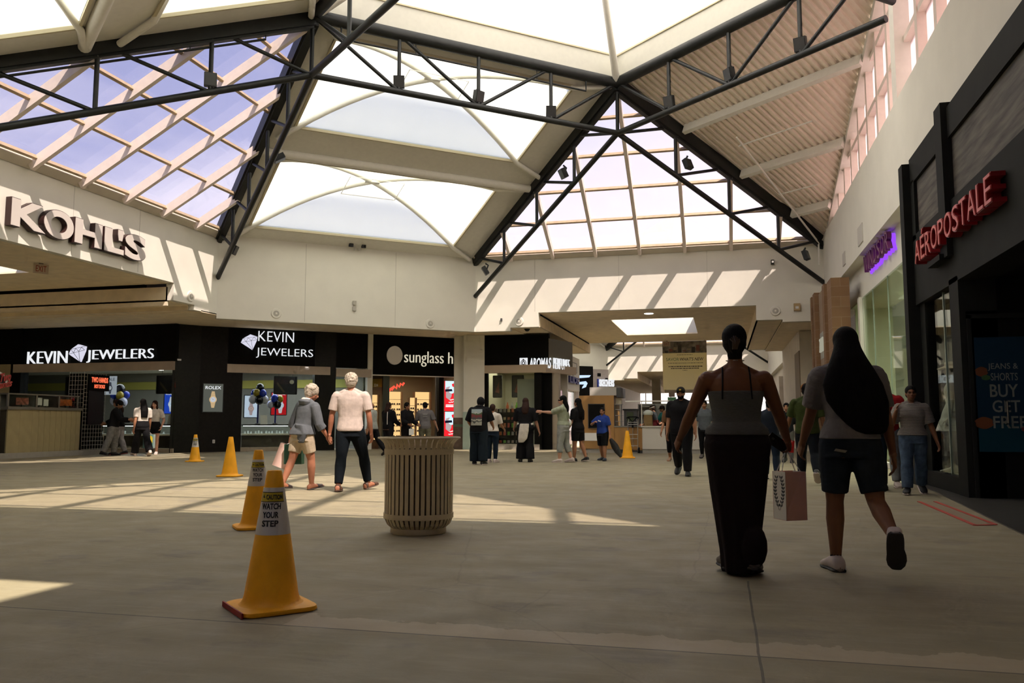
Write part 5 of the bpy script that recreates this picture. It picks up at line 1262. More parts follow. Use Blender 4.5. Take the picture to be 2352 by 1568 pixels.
class Body:
    """joints of a posed figure, in metres, feet on z = 0, facing +Y"""
    def __init__(s, h, g=1.0, sh=1.0, lean=0, side=0, twist=0, head=(0, 0), L=(0, 0, 3), Rg=(0, 0, 3), aL=(0, 10, 12), aR=(0, 10, 12), foot=(8, 8), hip=1.0, neckz=0):
        s.h, s.g, s.hipw = h, g, hip
        s.sw = .112 * sh
        P = V(0, 0, .53 * h); s.pel = P
        s.Rm = Matrix.Rotation(R(twist), 3, 'Z') @ Matrix.Rotation(R(-lean), 3, 'X') @ Matrix.Rotation(R(side), 3, 'Y')
        T = lambda x, y, z: P + s.Rm @ (V(x, y, z) * h - P)
        s.T = T
        s.neck = T(0, -.004, .83); s.headc = T(0, .012, .925)
        s.Hm = s.Rm @ Matrix.Rotation(R(head[0]), 3, 'Z') @ Matrix.Rotation(R(head[1]), 3, 'X')
        s.headc = s.neck + s.Rm @ V(0, .004 * h, .024 * h) + s.Hm @ V(0, .012 * h, .060 * h)
        s.leg = {}; s.arm = {}
        for sd, spec in ((-1, L), (1, Rg)):
            a, k, ab = spec[:3]
            hp = P + V(sd * .052 * h * hip, 0, -.02 * h)
            d1 = V(sd * math.sin(R(ab)), math.sin(R(a)), -math.cos(R(a))).normalized(); kn = hp + d1 * .235 * h
            d2 = V(sd * math.sin(R(ab)) * .6, math.sin(R(a - k)), -math.cos(R(a - k))).normalized(); an = kn + d2 * .235 * h
            fp_ = spec[3] if len(spec) > 3 else 0
            s.leg[sd] = [hp, kn, an, fp_, foot[0] if sd < 0 else foot[1]]
        low = 9
        for sd in s.leg:
            _, kn, an, fp_, fy = s.leg[sd]
            for y, z in ((-.045, -.042), (.11, -.042)):
                low = min(low, (an + s.footR(sd) @ (V(0, y, z) * h)).z)
        for sd in s.leg:
            for i in range(3): s.leg[sd][i] = s.leg[sd][i] - V(0, 0, low)
        P.z -= low; s.neck.z -= low; s.headc.z -= low
        for sd, spec in ((-1, aL), (1, aR)):
            sp = s.T(sd * s.sw, 0, .787)
            if isinstance(spec[0], Vector): u, f = spec[0].normalized(), spec[1].normalized()
            else:
                a, ab, e = spec[:3]; w = spec[3] if len(spec) > 3 else 0
                u = V(sd * math.sin(R(ab)), math.sin(R(a)) * math.cos(R(ab)), -math.cos(R(a)) * math.cos(R(ab))).normalized()
                f = V(sd * math.sin(R(ab - w)), math.sin(R(a + e)) * math.cos(R(ab - w)), -math.cos(R(a + e)) * math.cos(R(ab - w))).normalized()
                u, f = s.Rm @ u if abs(a) > 40 else u, f
            el = sp + u * .172 * h; wr = el + f * .145 * h
            s.arm[sd] = [sp, el, wr, f]
    def footR(s, sd):
        return Matrix.Rotation(R(-sd * s.leg[sd][4]), 3, 'Z') @ Matrix.Rotation(R(s.leg[sd][3]), 3, 'X')

# torso outline: height, half width, half depth, forward shift (fractions of body height)
TOR = {'f': [(.455, .060, .055, 0), (.48, .092, .066, -.004), (.52, .104, .074, -.006), (.56, .096, .068, -.002), (.61, .078, .055, .002), (.66, .082, .056, .004), (.72, .093, .064, .008), (.76, .096, .058, .003), (.785, .088, .050, -.002), (.806, .066, .042, -.005), (.822, .046, .036, -.006), (.838, .034, .032, -.006)],
       'm': [(.455, .060, .055, 0), (.48, .086, .064, -.002), (.52, .095, .070, -.002), (.56, .092, .066, 0), (.61, .088, .060, .002), (.66, .094, .062, .004), (.72, .105, .067, .006), (.76, .108, .061, .002), (.785, .098, .052, -.002), (.806, .074, .045, -.005), (.822, .050, .038, -.006), (.838, .036, .034, -.006)]}
def torso(mb, b, sex, z0, z1, inf=0.0, flare=0.0, flz=.0, ripple=0.0, hipinf=0.0):
    prof = TOR[sex]; zs = sorted(set([z0, z1] + [p[0] for p in prof if z0 < p[0] < z1])); rings = []
    if z0 < .455: zs = sorted(set(zs + [z0]))
    for z in zs:
        if z <= prof[0][0]: q = (z, prof[2][1], prof[2][2], prof[2][3])
        else:
            q = prof[-1]
            for p0, p1 in zip(prof, prof[1:]):
                if p0[0] <= z <= p1[0]:
                    t = (z - p0[0]) / (p1[0] - p0[0]); q = tuple(lerp(x, y, t) for x, y in zip(p0, p1)); break
        g = b.g if z < .79 else 1 + (b.g - 1) * .3
        fl = flare * max(0, (flz - z)) if flz else 0
        hw = b.hipw if z < .58 else 1
        rx = (q[1] * g * hw + fl) * b.h + inf + (hipinf if z < .58 else 0); ry = (q[2] * g + fl) * b.h + inf + (hipinf if z < .58 else 0)
        rot = b.Rm if z > .56 else Matrix.Identity(3)
        c = b.T(0, q[3], z) if z > .56 else b.pel + V(0, q[3] * b.h, (z - .53) * b.h)
        rg = sring(c, rx, ry, rot, 28)
        if ripple and z < .62:
            rg = [p + (p - c).normalized() * ripple * math.sin(k * 1.7 + z * 30) for k, p in enumerate(rg)]
        rings.append(rg)
    mb.loft(rings)
def capsule(mb, pts, rs, n=12):
    mb.tube(pts, rs, n)
    mb.ball(pts[0], rs[0], n=n); mb.ball(pts[-1], rs[-1], n=n)
def seg(pts, ts):      # points along a two-segment chain at parameters 0..2
    out = []
    for t in ts: out.append(lerp(pts[0], pts[1], t) if t <= 1 else lerp(pts[1], pts[2], t - 1))
    return out
LEG_T = [0, .3, .65, 1.0, 1.3, 1.6, 2.0]; LEG_R = [.058, .056, .045, .034, .036, .029, .020]
ARM_T = [0, .35, .7, 1.0, 1.3, 1.65, 2.0]; ARM_R = [.031, .029, .025, .0225, .0235, .019, .0145]
def cut(T, Rr, t1):
    ts = [t for t in T if t < t1 - .02] + [t1]; rs = []
    for t in ts:
        for i in range(len(T) - 1):
            if T[i] <= t <= T[i + 1] + 1e-6: rs.append(lerp(Rr[i], Rr[i + 1], (t - T[i]) / (T[i + 1] - T[i]))); break
    return ts, rs
def leg(mb, b, sd, t1=2.0, inf=0.0, flare=0.0, minr=0, t0=0):
    ts, rs = cut(LEG_T, LEG_R, t1); gg = 1 + (b.g - 1) * .8
    rad = [max(r * b.h * gg + inf + flare * max(0, t - .5), minr) for t, r in zip(ts, rs)]
    pts = seg(b.leg[sd], ts)
    capsule(mb, pts, rad, 14) if t1 >= 2.0 and inf == 0 else mb.tube(pts, rad, 14)
    mb.ball(pts[0], rad[0], n=12)
def arm(mb, b, sd, t1=2.0, inf=0.0, flare=0.0):
    ts, rs = cut(ARM_T, ARM_R, t1); gg = 1 + (b.g - 1) * .8
    rad = [r * b.h * gg + inf + flare * t for t, r in zip(ts, rs)]
    pts = seg(b.arm[sd][:3], ts); mb.tube(pts, rad, 14); mb.ball(pts[0] + b.Rm @ V(-sd * .004, 0, 0) * b.h, rad[0] * 1.0, n=14)
    mb.tube([b.T(sd * .055, 0, .772), pts[0]], [rad[0] * 1.15, rad[0] * 1.0], 12)
    mb.tube([b.T(sd * .018, -.008, .842), b.T(sd * .05, -.007, .818), b.T(sd * .088, -.004, .802)], [.016 * b.h + inf * .6, .019 * b.h + inf, .017 * b.h + inf], 10)
def hand(mb, b, sd, curl=35, spread=1.0, d=None, nrm=None):
    h = b.h; w0 = b.arm[sd][2]; d = (d or b.arm[sd][3]).normalized()
    n = nrm or V(-sd, .25, 0); n = (n - d * n.dot(d)).normalized(); w = d.cross(n) * (1 if True else -1)
    if w.y < 0 and abs(w.y) > .2 and nrm is None: w = -w
    R3 = Matrix((w, n, d)).transposed()
    capsule(mb, [w0, w0 + d * .012 * h], [.0145 * h, .016 * h])
    mb.obox(w0 + d * .036 * h, w * .0225 * h, n * .0075 * h, d * .028 * h); mb.ball(w0 + d * .034 * h, .023 * h, .0115 * h, .032 * h, 12, rot=R3)
    tips = []
    for i, (x, L) in enumerate(((.0175, .042), (.006, .047), (-.0058, .044), (-.0168, .035))):
        p = w0 + d * .060 * h + w * x * h; a = R(curl * (.55 + .12 * i)); a2 = R(curl * (1.25 + .12 * i)); dd = (w * x * 3 * spread).lerp(V(0, 0, 0), .3)
        q = p + (d * math.cos(a) + n * math.sin(a) + dd).normalized() * L * .5 * h; r_ = q + (d * math.cos(a2) + n * math.sin(a2)).normalized() * L * .52 * h
        capsule(mb, [p - d * .008 * h, q, r_], [.0056 * h, .0052 * h, .0043 * h], 8); tips.append(r_)
    p = w0 + d * .018 * h + w * .018 * h; q = p + (d * .75 + w * .75 + n * .25).normalized() * .026 * h; r_ = q + (d * .95 + n * .3 + w * .1).normalized() * .026 * h
    capsule(mb, [p, q, r_], [.0085 * h, .0066 * h, .005 * h], 8)
    b.grip = getattr(b, 'grip', {}); b.grip[sd] = w0 + d * .062 * h + n * .016 * h
def head(mb, b, face=True):
    h = b.h; c = b.headc; M = b.Hm; Q = lambda x, y, z: c + M @ (V(x, y, z) * h)
    mb.tube([b.T(0, -.008, .80), b.neck + b.Rm @ V(0, -.002 * h, .015 * h), Q(0, -.012, -.03)], [.036 * h, .029 * h, .030 * h], 14)
    mb.ball(Q(0, -.006, .016), .044 * h, .054 * h, .052 * h, 20, rot=M); mb.ball(Q(0, .010, -.022), .036 * h, .040 * h, .042 * h, 18, rot=M)
    mb.ball(Q(0, .030, -.046), .017 * h, .016 * h, .016 * h, 12, rot=M)
    for sd in (-1, 1):
        mb.ball(Q(sd * .043, -.006, -.004), .006 * h, .012 * h, .018 * h, 10, rot=M); mb.ball(Q(sd * .024, .028, -.014), .014 * h, .014 * h, .012 * h, 10, rot=M)
    mb.tube([Q(0, .046, .008), Q(0, .052, -.006), Q(0, .060, -.018)], [.0065 * h, .0075 * h, .0085 * h], 10); mb.ball(Q(0, .057, -.018), .0105 * h, .008 * h, .0075 * h, 10, rot=M)
    mb.tube([Q(-.022, .046, .014), Q(0, .050, .014), Q(.022, .046, .014)], .006 * h, 8)
    mb.tube([Q(-.014, .045, -.034), Q(0, .051, -.034), Q(.014, .045, -.034)], .0055 * h, 8)
def face_parts(b, root):
    h = b.h; c = b.headc; M = b.Hm; Q = lambda x, y, z: c + M @ (V(x, y, z) * h)
    for sd in (-1, 1):
        MB().ball(Q(sd * .018, .0455, .002), .0075 * h, .0045 * h, .0045 * h, 10, rot=M).build('eye', M_EYE, root, smooth=True)
        MB().tube([Q(sd * .008, .0525, .013), Q(sd * .019, .0515, .016), Q(sd * .030, .045, .012)], .0028 * h, 6).build('eyebrow', HAIR_BLACK, root)
    MB().tube([Q(-.013, .0505, -.0345), Q(0, .0565, -.0345), Q(.013, .0505, -.0345)], .0035 * h, 6).build('lips', M_LIP, root, smooth=True)
FOOT = [(-.047, .012, .030), (-.040, .020, .046), (-.02, .023, .056), (.0, .024, .058), (.025, .024, .050), (.05, .027, .036), (.075, .029, .029), (.098, .024, .022), (.112, .012, .014)]
def foot_loft(mb, b, sd, inf=0.0, zs=1.0, z0=0.0, zmax=None, lo=0, hi=99):
    M = b.footR(sd); an = b.leg[sd][2]; h = b.h; rings = []
    for y, w, ht in FOOT[lo:hi]:
        ht = min(ht * zs, zmax) if zmax else ht * zs
        c = an + M @ V(sd * .004 * h * (y > .03), y * h, -.042 * h + z0 + ht * h / 2)
        rg = []
        for k in range(14):
            a = 2 * math.pi * k / 14; ca, sa = math.cos(a), math.sin(a)
            rg.append(c + M @ V((w * h + inf) * math.copysign(abs(ca) ** .8, ca), 0, (ht * h / 2 + inf * .5) * math.copysign(abs(sa) ** .8, sa)))
        rings.append(rg)
    mb.loft(rings)
def shoes(b, root, m, msole=None, inf=.006, kind='shoe', vox=.009):
    for sd in (-1, 1):
        if kind == 'shoe':
            mb = MB(); foot_loft(mb, b, sd, inf, 1.0, .006 * b.h); o = mb.build('shoe', m, root, smooth=True)
            mb = MB(); foot_loft(mb, b, sd, inf + .003, 1, 0, .011); mb.build('sole', msole or M_SOLE, o, smooth=True)
        else:
            mb = MB(); foot_loft(mb, b, sd, inf + .002, 1, -.004, .009); o = mb.build('sandal', m, root, smooth=True)
            mb = MB(); foot_loft(mb, b, sd, .006, 1.02, 0, None, 5, 8); mb.build('strap', m, o, smooth=True)
            if kind == 'strap_sandal':
                mb = MB(); foot_loft(mb, b, sd, .006, 1.0, 0, None, 1, 3); mb.build('heel_strap', m, o, smooth=True)
def hair_cap(mb, b, k=1.0, low=0.0, back=.012):
    c = b.headc; M = b.Hm; h = b.h
    mb.ball(c + M @ V(0, -back * h, .022 * h), .0485 * h * k, .0565 * h * k, .0540 * h * k, 20, rot=M)
    mb.ball(c + M @ V(0, -(back + .016) * h, (-.006 + low) * h), .0450 * h * k, .042 * h * k, .044 * h * k, 16, rot=M)
def long_hair(mb, b, z_end, w=.055, wend=.05, yoff=-.03, depth=.028, shift=0.0):
    c = b.headc; h = b.h; hair_cap(mb, b, 1.04)
    top = c + b.Hm @ V(0, -.03 * h, .01 * h); ze = z_end; n = 7; rings = []
    for i in range(n + 1):
        t = i / n; z = lerp(top.z, ze, t); ww = lerp(.047, w, min(1, t * 2.5)) if t < .5 else lerp(w, wend, (t - .5) * 2)
        y = lerp(top.y, b.T(0, yoff, .75).y - .035 * h, min(1, t * 1.8)); x = lerp(top.x, shift, t)
        rings.append(sring(V(x, y, z), ww * h, depth * h * (1 if t < .9 else .75), None, 18, 2.0))
    mb.loft(rings[::-1])

def person(name_label, loc, rz, b, sex, skin_m, vox=.011, hands=True, curl=(35, 35), faceup=True, extra=None, handspec=None, kind='person'):
    mb = MB(); torso(mb, b, sex, .455, .828)
    for sd in (-1, 1):
        leg(mb, b, sd); arm(mb, b, sd)
        hs = (handspec or {}).get(sd, {})
        hand(mb, b, sd, curl[0] if sd < 0 else curl[1], **hs)
        foot_loft(mb, b, sd, 0, .95)
    head(mb, b)
    if extra: extra(mb, b)
    o = remesh(mb, kind, skin_m, None, vox, 2)
    tag(o, name_label, kind)
    if faceup: face_parts(b, o)
    o.location = loc; o.rotation_euler = (0, 0, R(rz)); b.root = o; b.loc = Vector(loc); b.rz = R(rz)
    return o
def W(b, p):      # local point to world
    return b.loc + Matrix.Rotation(b.rz, 3, 'Z') @ Vector(p)
def shirt(b, o, sex, m, sleeve=.75, hem=.50, inf=.012, name='shirt', flare=0, vox=.011, sfl=.006, neck=.83, label=None, extra=None):
    mb = MB(); torso(mb, b, sex, hem, neck, inf, flare, .62)
    if sleeve:
        for sd in (-1, 1): arm(mb, b, sd, sleeve, inf * 1.1, sfl)
    if extra: extra(mb)
    return remesh(mb, name, m, o, vox, 2, label)
def trousers(b, o, sex, m, t1=1.95, inf=.010, flare=0.0, minr=0, name='trousers', waist=.58, vox=.011, hipinf=0):
    mb = MB(); torso(mb, b, sex, .455, waist, inf * .8, hipinf=hipinf)
    for sd in (-1, 1): leg(mb, b, sd, t1, inf, flare, minr)
    return remesh(mb, name, m, o, vox, 2)
def hair(b, o, m, f, vox=.010, name='hair', smooth=2):
    mb = MB(); f(mb); return remesh(mb, name, m, o, vox, smooth)
def cap_hat(b, o, m, brim=True, mb_brim=None, forward=1):
    c = b.headc; M = b.Hm; h = b.h; mb = MB(); mb.ball(c + M @ V(0, -.004 * h, .026 * h), .0505 * h, .059 * h, .050 * h, 18, rot=M)
    k = remesh(mb, 'cap', m, o, .008, 2)
    if brim:
        q = MB(); pts = [c + M @ (V(.046 * math.cos(a), forward * (.040 + .050 * math.sin(a)), .020) * h) for a in [math.pi * i / 10 for i in range(11)]]
        q.prism(pts, M @ V(0, 0, .006 * h)); q.build('brim', mb_brim or m, k)
    return k

# paper carrier bags
def bag(label, top, w, d, hgt, rz, m_front, m_side, name='shopping_bag', handle_to=None, tilt=0, deco=None, cat='bag', m_handle=None):
    """open paper bag hanging with its rim centre at top"""
    top = Vector(top); root = thing(name, label, cat, top)
    Z = Matrix.Rotation(R(rz), 3, 'Z') @ Matrix.Rotation(R(tilt), 3, 'Y'); P = lambda x, y, z: top + Z @ V(x, y, z)
    for nm, quad, m in (('front_panel', [P(-w/2, -d/2, -hgt), P(w/2, -d/2, -hgt), P(w/2, -d/2, 0), P(-w/2, -d/2, 0)], m_front), ('back_panel', [P(w/2, d/2, -hgt), P(-w/2, d/2, -hgt), P(-w/2, d/2, 0), P(w/2, d/2, 0)], m_front)):
        MB().prism(quad, Z @ V(0, .003, 0)).build(nm, m, root)
    for sx in (-1, 1): MB().prism([P(sx*w/2, -d/2, -hgt), P(sx*w/2, d/2, -hgt), P(sx*w/2, d/2, 0), P(sx*(w/2 - .012), 0, 0), P(sx*w/2, -d/2, 0)], Z @ V(-sx*.003, 0, 0)).build('gusset', m_side, root)
    MB().prism([P(-w/2, -d/2, -hgt), P(w/2, -d/2, -hgt), P(w/2, d/2, -hgt), P(-w/2, d/2, -hgt)], Z @ V(0, 0, .003)).build('bottom', m_side, root)
    if handle_to is not None:
        g = Vector(handle_to)
        for y in (-d/2, d/2): MB().tube([P(-w*.22, y, -.02), lerp(P(-w*.16, y, 0), g, .75), g, lerp(P(w*.16, y, 0), g, .75), P(w*.22, y, -.02)], .0035, 6).build('handle', m_handle or M_WHITE, root, smooth=True)
    if deco: deco(root, P, Z)
    return root
# ---- foreground pair walking away
M_PINK = mat('pink_paper', (.80, .44, .37), .7, var=.04); M_BAGW = mat('white_paper', (.74, .70, .64), .7); M_BAGIN = mat('brown_paper', (.35, .22, .14), .8)
bA = Body(1.65, 1.10, 1.04, lean=1, L=(3, 3, -1), Rg=(-2, 8, -1, -14), aL=(26, 22, 18, 4), aR=(24, 20, 22, 4), head=(-3, 4), hip=1.08, foot=(4, 4))
A = person('dark skinned woman from behind in grey camisole and long black skirt, hair clipped up', (.09, 5.84, 0), 3, bA, 'f', SK_DEEP, .0062, curl=(40, 62), faceup=False)
C_GREYK = mat('grey_knit', (.085, .085, .08), .95, var=.12, vscale=30, bump=.6, bscale=60, stretch=(1, 1, 6))
mb = MB(); torso(mb, bA, 'f', .535, .735, .016); remesh(mb, 'camisole', C_GREYK, A, .007, 2)
for sd in (-1, 1):
    T = bA.T
    mb = MB(); mb.tube([T(sd * .058, -.078, .70), T(sd * .056, -.068, .75), T(sd * .054, -.052, .80), T(sd * .052, -.022, .832), T(sd * .052, .03, .815), T(sd * .052, .066, .76)], .0055, 8); mb.build('strap', C_BLACK, A, smooth=True)
mb = MB(); rings = []; h = 1.65
for z, rx, ry, y in ((.012, .072, .088, .006), (.10, .078, .092, .002), (.22, .095, .096, 0), (.34, .112, .096, 0), (.45, .124, .094, -.004), (.52, .134, .094, -.006), (.565, .122, .084, -.002), (.605, .098, .066, 0)):
    rg = sring(V(0, y * h, z * h), rx * h, ry * h, None, 40, 2.3)
    rings.append([p + (p - V(0, 0, p.z)).normalized() * .010 * math.sin(k * 1.57) * (1 - z / .6) for k, p in enumerate(rg)])
mb.loft(rings); mb.ball((.075, -.10, .20), .095, .11, .15, 14); remesh(mb, 'skirt', cloth('dark_skirt', (.010, .006, .006)), A, .010, 3)
shoes(bA, A, mat('grey_shoe', (.10, .085, .075), .7), M_SOLE)
def hA(mb):
    hair_cap(mb, bA, 1.05); c = bA.headc; M = bA.Hm
    mb.ball(c + M @ V(0, -.095, -.005), .045, .035, .075, 14, rot=M); mb.ball(c + M @ V(.0, -.05, -.085), .052, .04, .05, 12, rot=M)
hr_ = hair(bA, A, HAIR_BLACK, hA, .007)
cl_ = MB(); c = bA.headc; M = bA.Hm
for k in range(6):
    x = -.030 + .012 * k; cl_.tube([c + M @ V(x, -.128 - .006 * (k % 2), .045 - .01 * abs(k - 2.5)), c + M @ V(x * .7 + .01, -.140, .0), c + M @ V(x * .4, -.125, -.05)], .0045, 6)
cl_.build('claw_clip', mat('brown_plastic', (.05, .028, .018), .35), hr_)
MB().tube([bA.T(0, -.042, .86), bA.T(.036, -.006, .862), bA.T(.0, .032, .85), bA.T(-.036, -.006, .862), bA.T(0, -.042, .86)], .003, 6).build('necklace', mat('dull_silver', (.3, .3, .28), .3, .8), A)
gA = W(bA, bA.grip[1])
def laurel(root, P, Z):
    w, hgt = .15, .30
    m = MB()
    for s in (-1, 1):
        st = [P(s * .045 * math.sin(t * 2.6) + s * .004, -.0785 - .003, -.27 + .22 * t) for t in [i / 9 for i in range(10)]]
        m.tube(st, .0025, 5)
        for i in range(1, 10):
            a = st[i]
            for q in (1, -1):
                tip = a + Z @ V(s * q * .022, 0, .022); m.prism([a, a + Z @ V(s * q * .016, 0, .004), tip, a + Z @ V(s * q * .004, 0, .016)], Z @ V(0, -.0015, 0))
    m.build('laurel_print', mat('grey_ink', (.05, .05, .055), .6), root)
    MB().obox(P(0, -.081, -.285), Z @ V(.012, 0, 0), Z @ V(0, .001, 0), (0, 0, .012)).build('bow_print', mat('grey_ink', (.05, .05, .055), .6), root)
bag('white and pink paper shopping bag in the right hand of the black-skirted woman', gA + V(.015, .02, -.165), .155, .165, .335, -60, M_BAGW, M_PINK, handle_to=gA + V(0, 0, -.004), deco=laurel)
t = thing('phone', 'dark smartphone in the right hand of the black-skirted woman', 'phone', gA); MB().obox(gA + V(-.055, 0, .035), V(.062, 0, -.045), V(0, .005, 0), V(.025, 0, .030)).build('phone_body', mat('phone_black', (.008, .008, .01), .2), t); MB().obox(gA + V(-.085, -.0065, .065), V(.008, 0, -.006), V(0, .0015, 0), V(.005, 0, .006)).build('camera_lens', M_GREY, t)

bB = Body(1.68, 1.0, .98, lean=1, L=(5, 6, 2), Rg=(-10, 52, 7, -62), aL=(18, 11, 20, 2), aR=(-4, 10, 16), hip=1.05, foot=(10, 8), head=(-6, 2))
B = person('woman from behind with very long black hair, grey tee and denim shorts', (.84, 6.12, 0), 2, bB, 'f', SK_BROWN, .0062, curl=(34, 34), faceup=False)
shirt(bB, B, 'f', mat('grey_jersey', (.155, .14, .13), .95, var=.08, vscale=20, bump=.5, bscale=25), .78, .53, .020, 'tee_shirt', vox=.008, sfl=.012)
mb = MB(); torso(mb, bB, 'f', .455, .56, .008)
for sd in (-1, 1): leg(mb, bB, sd, .84, .016, .016, .078)
SB = remesh(mb, 'denim_shorts', cloth('shorts_denim', (.016, .022, .028), var=.3), B, .009, 2)
MB().obox(V(-.085, -.143, .815), V(.035, 0, -.006), V(0, .006, 0), V(.006, 0, .008)).build('pocket_label', mat('pale_pocket_label', (.22, .20, .17), .7), SB)
def sneaker(b, o, m, vox=.007):
    shoes(b, o, m, M_SOLE, .008)
    for sd in (-1, 1):
        sck = MB(); an = b.leg[sd][2]; d = (b.leg[sd][1] - an).normalized(); sck.tube([an - d * .01, an + d * .055], [.040, .036], 12); sck.build('sock', C_BLACK, o, smooth=True)
sneaker(bB, B, M_SHOEW)
def hB(mb):
    hair_cap(mb, bB, 1.06); c = bB.headc
    rows = ((c.z + .05, .0, .075, -.02, .07), (c.z - .03, .0, .092, -.045, .075), (1.44, 0, .118, -.075, .075), (1.36, .005, .155, -.095, .07), (1.26, .012, .195, -.115, .062), (1.15, .035, .200, -.125, .056), (1.06, .065, .170, -.128, .050), (.99, .095, .135, -.130, .044), (.945, .115, .10, -.130, .035), (.925, .13, .06, -.13, .022))
    mb.loft([sring(V(x, y, z), w, d, None, 26, 2.0) for z, x, w, y, d in rows])
hair(bB, B, HAIR_BLACK, hB, .009, smooth=6)

# ---- grey haired couple
bO = Body(1.60, 1.08, .98, lean=9, side=4, L=(-16, 8, 2, -4), Rg=(16, 14, 1, 12), aL=(-10, 22, 14, 4), aR=(6, 16, 30, 10), head=(-28, -8), foot=(2, 20))
O = person('older grey haired woman in slate hoodie and khaki shorts', (-6.14, 11.42, 0), -24, bO, 'f', skin('sunned', (.36, .15, .085)), .008, curl=(60, 45), faceup=False)
C_SLATE = cloth('slate_fleece', (.105, .115, .125), .3, 14)
def hood_(mb):
    mb.loft([sring(bO.T(.03, -.07, .60), .10, .05, bO.Rm), sring(bO.T(.055, -.055, .52), .12, .05, None), sring(bO.T(.075, -.05, .435), .05, .03, None)])
shirt(bO, O, 'f', C_SLATE, 1.35, .515, .020, 'hooded_jacket', .12, .009, .010, extra=hood_)
mb = MB(); mb.loft([sring(bO.T(0, -.045, .79), .10, .05, bO.Rm), sring(bO.T(0, -.05, .825), .115, .065, bO.Rm), sring(bO.T(0, -.03, .85), .085, .05, bO.Rm)]); remesh(mb, 'hood', C_SLATE, O, .010, 2)
mb = MB(); mb.loft([sring(bO.T(-.005, -.042, .836), .088, .052, bO.Rm), sring(bO.T(-.005, -.028, .862), .066, .045, bO.Rm)]); remesh(mb, 'hood_lining', C_WHITE, O, .010, 2)
mb = MB(); torso(mb, bO, 'f', .455, .56, .012)
for sd in (-1, 1): leg(mb, bO, sd, .72, .018, .012, .075)
remesh(mb, 'shorts', cloth('khaki', (.46, .38, .27)), O, .009, 2)
shoes(bO, O, mat('dark_sandal', (.03, .02, .018), .6), kind='sandal')
def curly(b, k, amp, n=60, seed=3):
    rr = random.Random(seed)
    def f(mb):
        hair_cap(mb, b, k); c = b.headc; M = b.Hm; h = b.h
        for i in range(n):
            a = rr.uniform(0, 6.28); t = rr.uniform(-.35, 1); y = math.sin(a) * math.sqrt(max(0, 1 - t * t)); x = math.cos(a) * math.sqrt(max(0, 1 - t * t))
            if y > .45 and t < .55: continue
            mb.ball(c + M @ V(x * .046 * h * k, (y * .053 - .012) * h * k, (.02 + t * .050) * h * k), amp * h, n=8)
    return f
hair(bO, O, HAIR_GREY, curly(bO, 1.16, .016), .009, smooth=1)
g = W(bO, bO.grip[-1])
def logo1(root, P, Z):
    m = MB(); 
    for r in (.055, .035): m.tube([P(r * math.cos(a * .4), -.053, -.16 + r * 1.3 * math.sin(a * .4)) for a in range(17)], .004, 5)
    m.build('round_print', mat('grey_ink', (.05, .05, .055), .6), root)
bag('pale pink and white shopping bag swinging from the older woman\'s left hand', g + V(-.04, .0, -.03), .24, .14, .36, 18, mat('blush_paper', (.80, .55, .48), .7), M_BAGW, handle_to=g + V(0, 0, .01), tilt=20, deco=logo1)
g2 = W(bO, V(-.20, -.02, .70)); M_GREENB = mat('green_tote', (.015, .075, .045), .6)
bag('dark green tote with pale edge hanging at the older woman\'s left side', g2 + V(0, .05, -.02), .27, .14, .30, 10, M_GREENB, mat('green_side', (.05, .16, .10), .6), name='tote_bag', handle_to=W(bO, bO.T(-.13, 0, .66)), m_handle=mat('tan_strap', (.4, .3, .2), .6))
bM = Body(1.78, 1.03, 1.08, lean=1, L=(-13, 4, 2, -4), Rg=(18, 6, 13, 12), aL=(0, 13, 8, 6), aR=(-2, 12, 14, 6), head=(0, 3), foot=(3, 32))
Mn = person('older grey haired man in white tee and dark jeans', (-5.40, 11.50, 0), 14, bM, 'm', skin('sunned', (.36, .15, .085)), .008, curl=(40, 45), faceup=False)
shirt(bM, Mn, 'm', cloth('white_tee', (.50, .42, .37), .28, 12), .72, .50, .016, 'tee_shirt', .05, .009, .020)
trousers(bM, Mn, 'm', cloth('indigo', (.003, .0055, .008)), 1.93, .014, .004, name='jeans', vox=.009)
shoes(bM, Mn, mat('brown_sandal', (.07, .035, .020), .6), kind='strap_sandal')
hair(bM, Mn, HAIR_GREY, curly(bM, 1.06, .011, 70, 5), .008, smooth=1)

# ---- man in black coming toward the camera
bC = Body(1.72, 1.22, 1.05, L=(10, 4, 2), Rg=(-10, 30, 2, -30), aL=(4, 7, 12), aR=(-6, 7, 14), foot=(6, 6))
Cm = person('bearded man walking toward the camera, all in black with a yellow-badged cap', (-.77, 16.32, 0), 176, bC, 'm', SK_TAN, .009)
shirt(bC, Cm, 'm', C_BLACK, .85, .46, .016, 'tee_shirt', .05, .01, .014); trousers(bC, Cm, 'm', C_BLACK, 1.95, .014, .012); shoes(bC, Cm, M_SHOEB)
k = cap_hat(bC, Cm, cloth('black_cap', (.015, .014, .012))); MB().ball(bC.headc + V(0, .092, .062), .022, .01, .018, 10).build('yellow_badge', mat('yellow_badge', (.5, .33, .03), .6), k)
mb = MB(); c = bC.headc; mb.ball(c + V(0, .052, -.075), .058, .045, .05, 14); mb.tube([c + V(-.07, .0, -.02), c + V(-.055, .04, -.065), c + V(0, .075, -.06), c + V(.055, .04, -.065), c + V(.07, 0, -.02)], .011, 8); remesh(mb, 'beard', HAIR_BLACK, Cm, .009, 2)

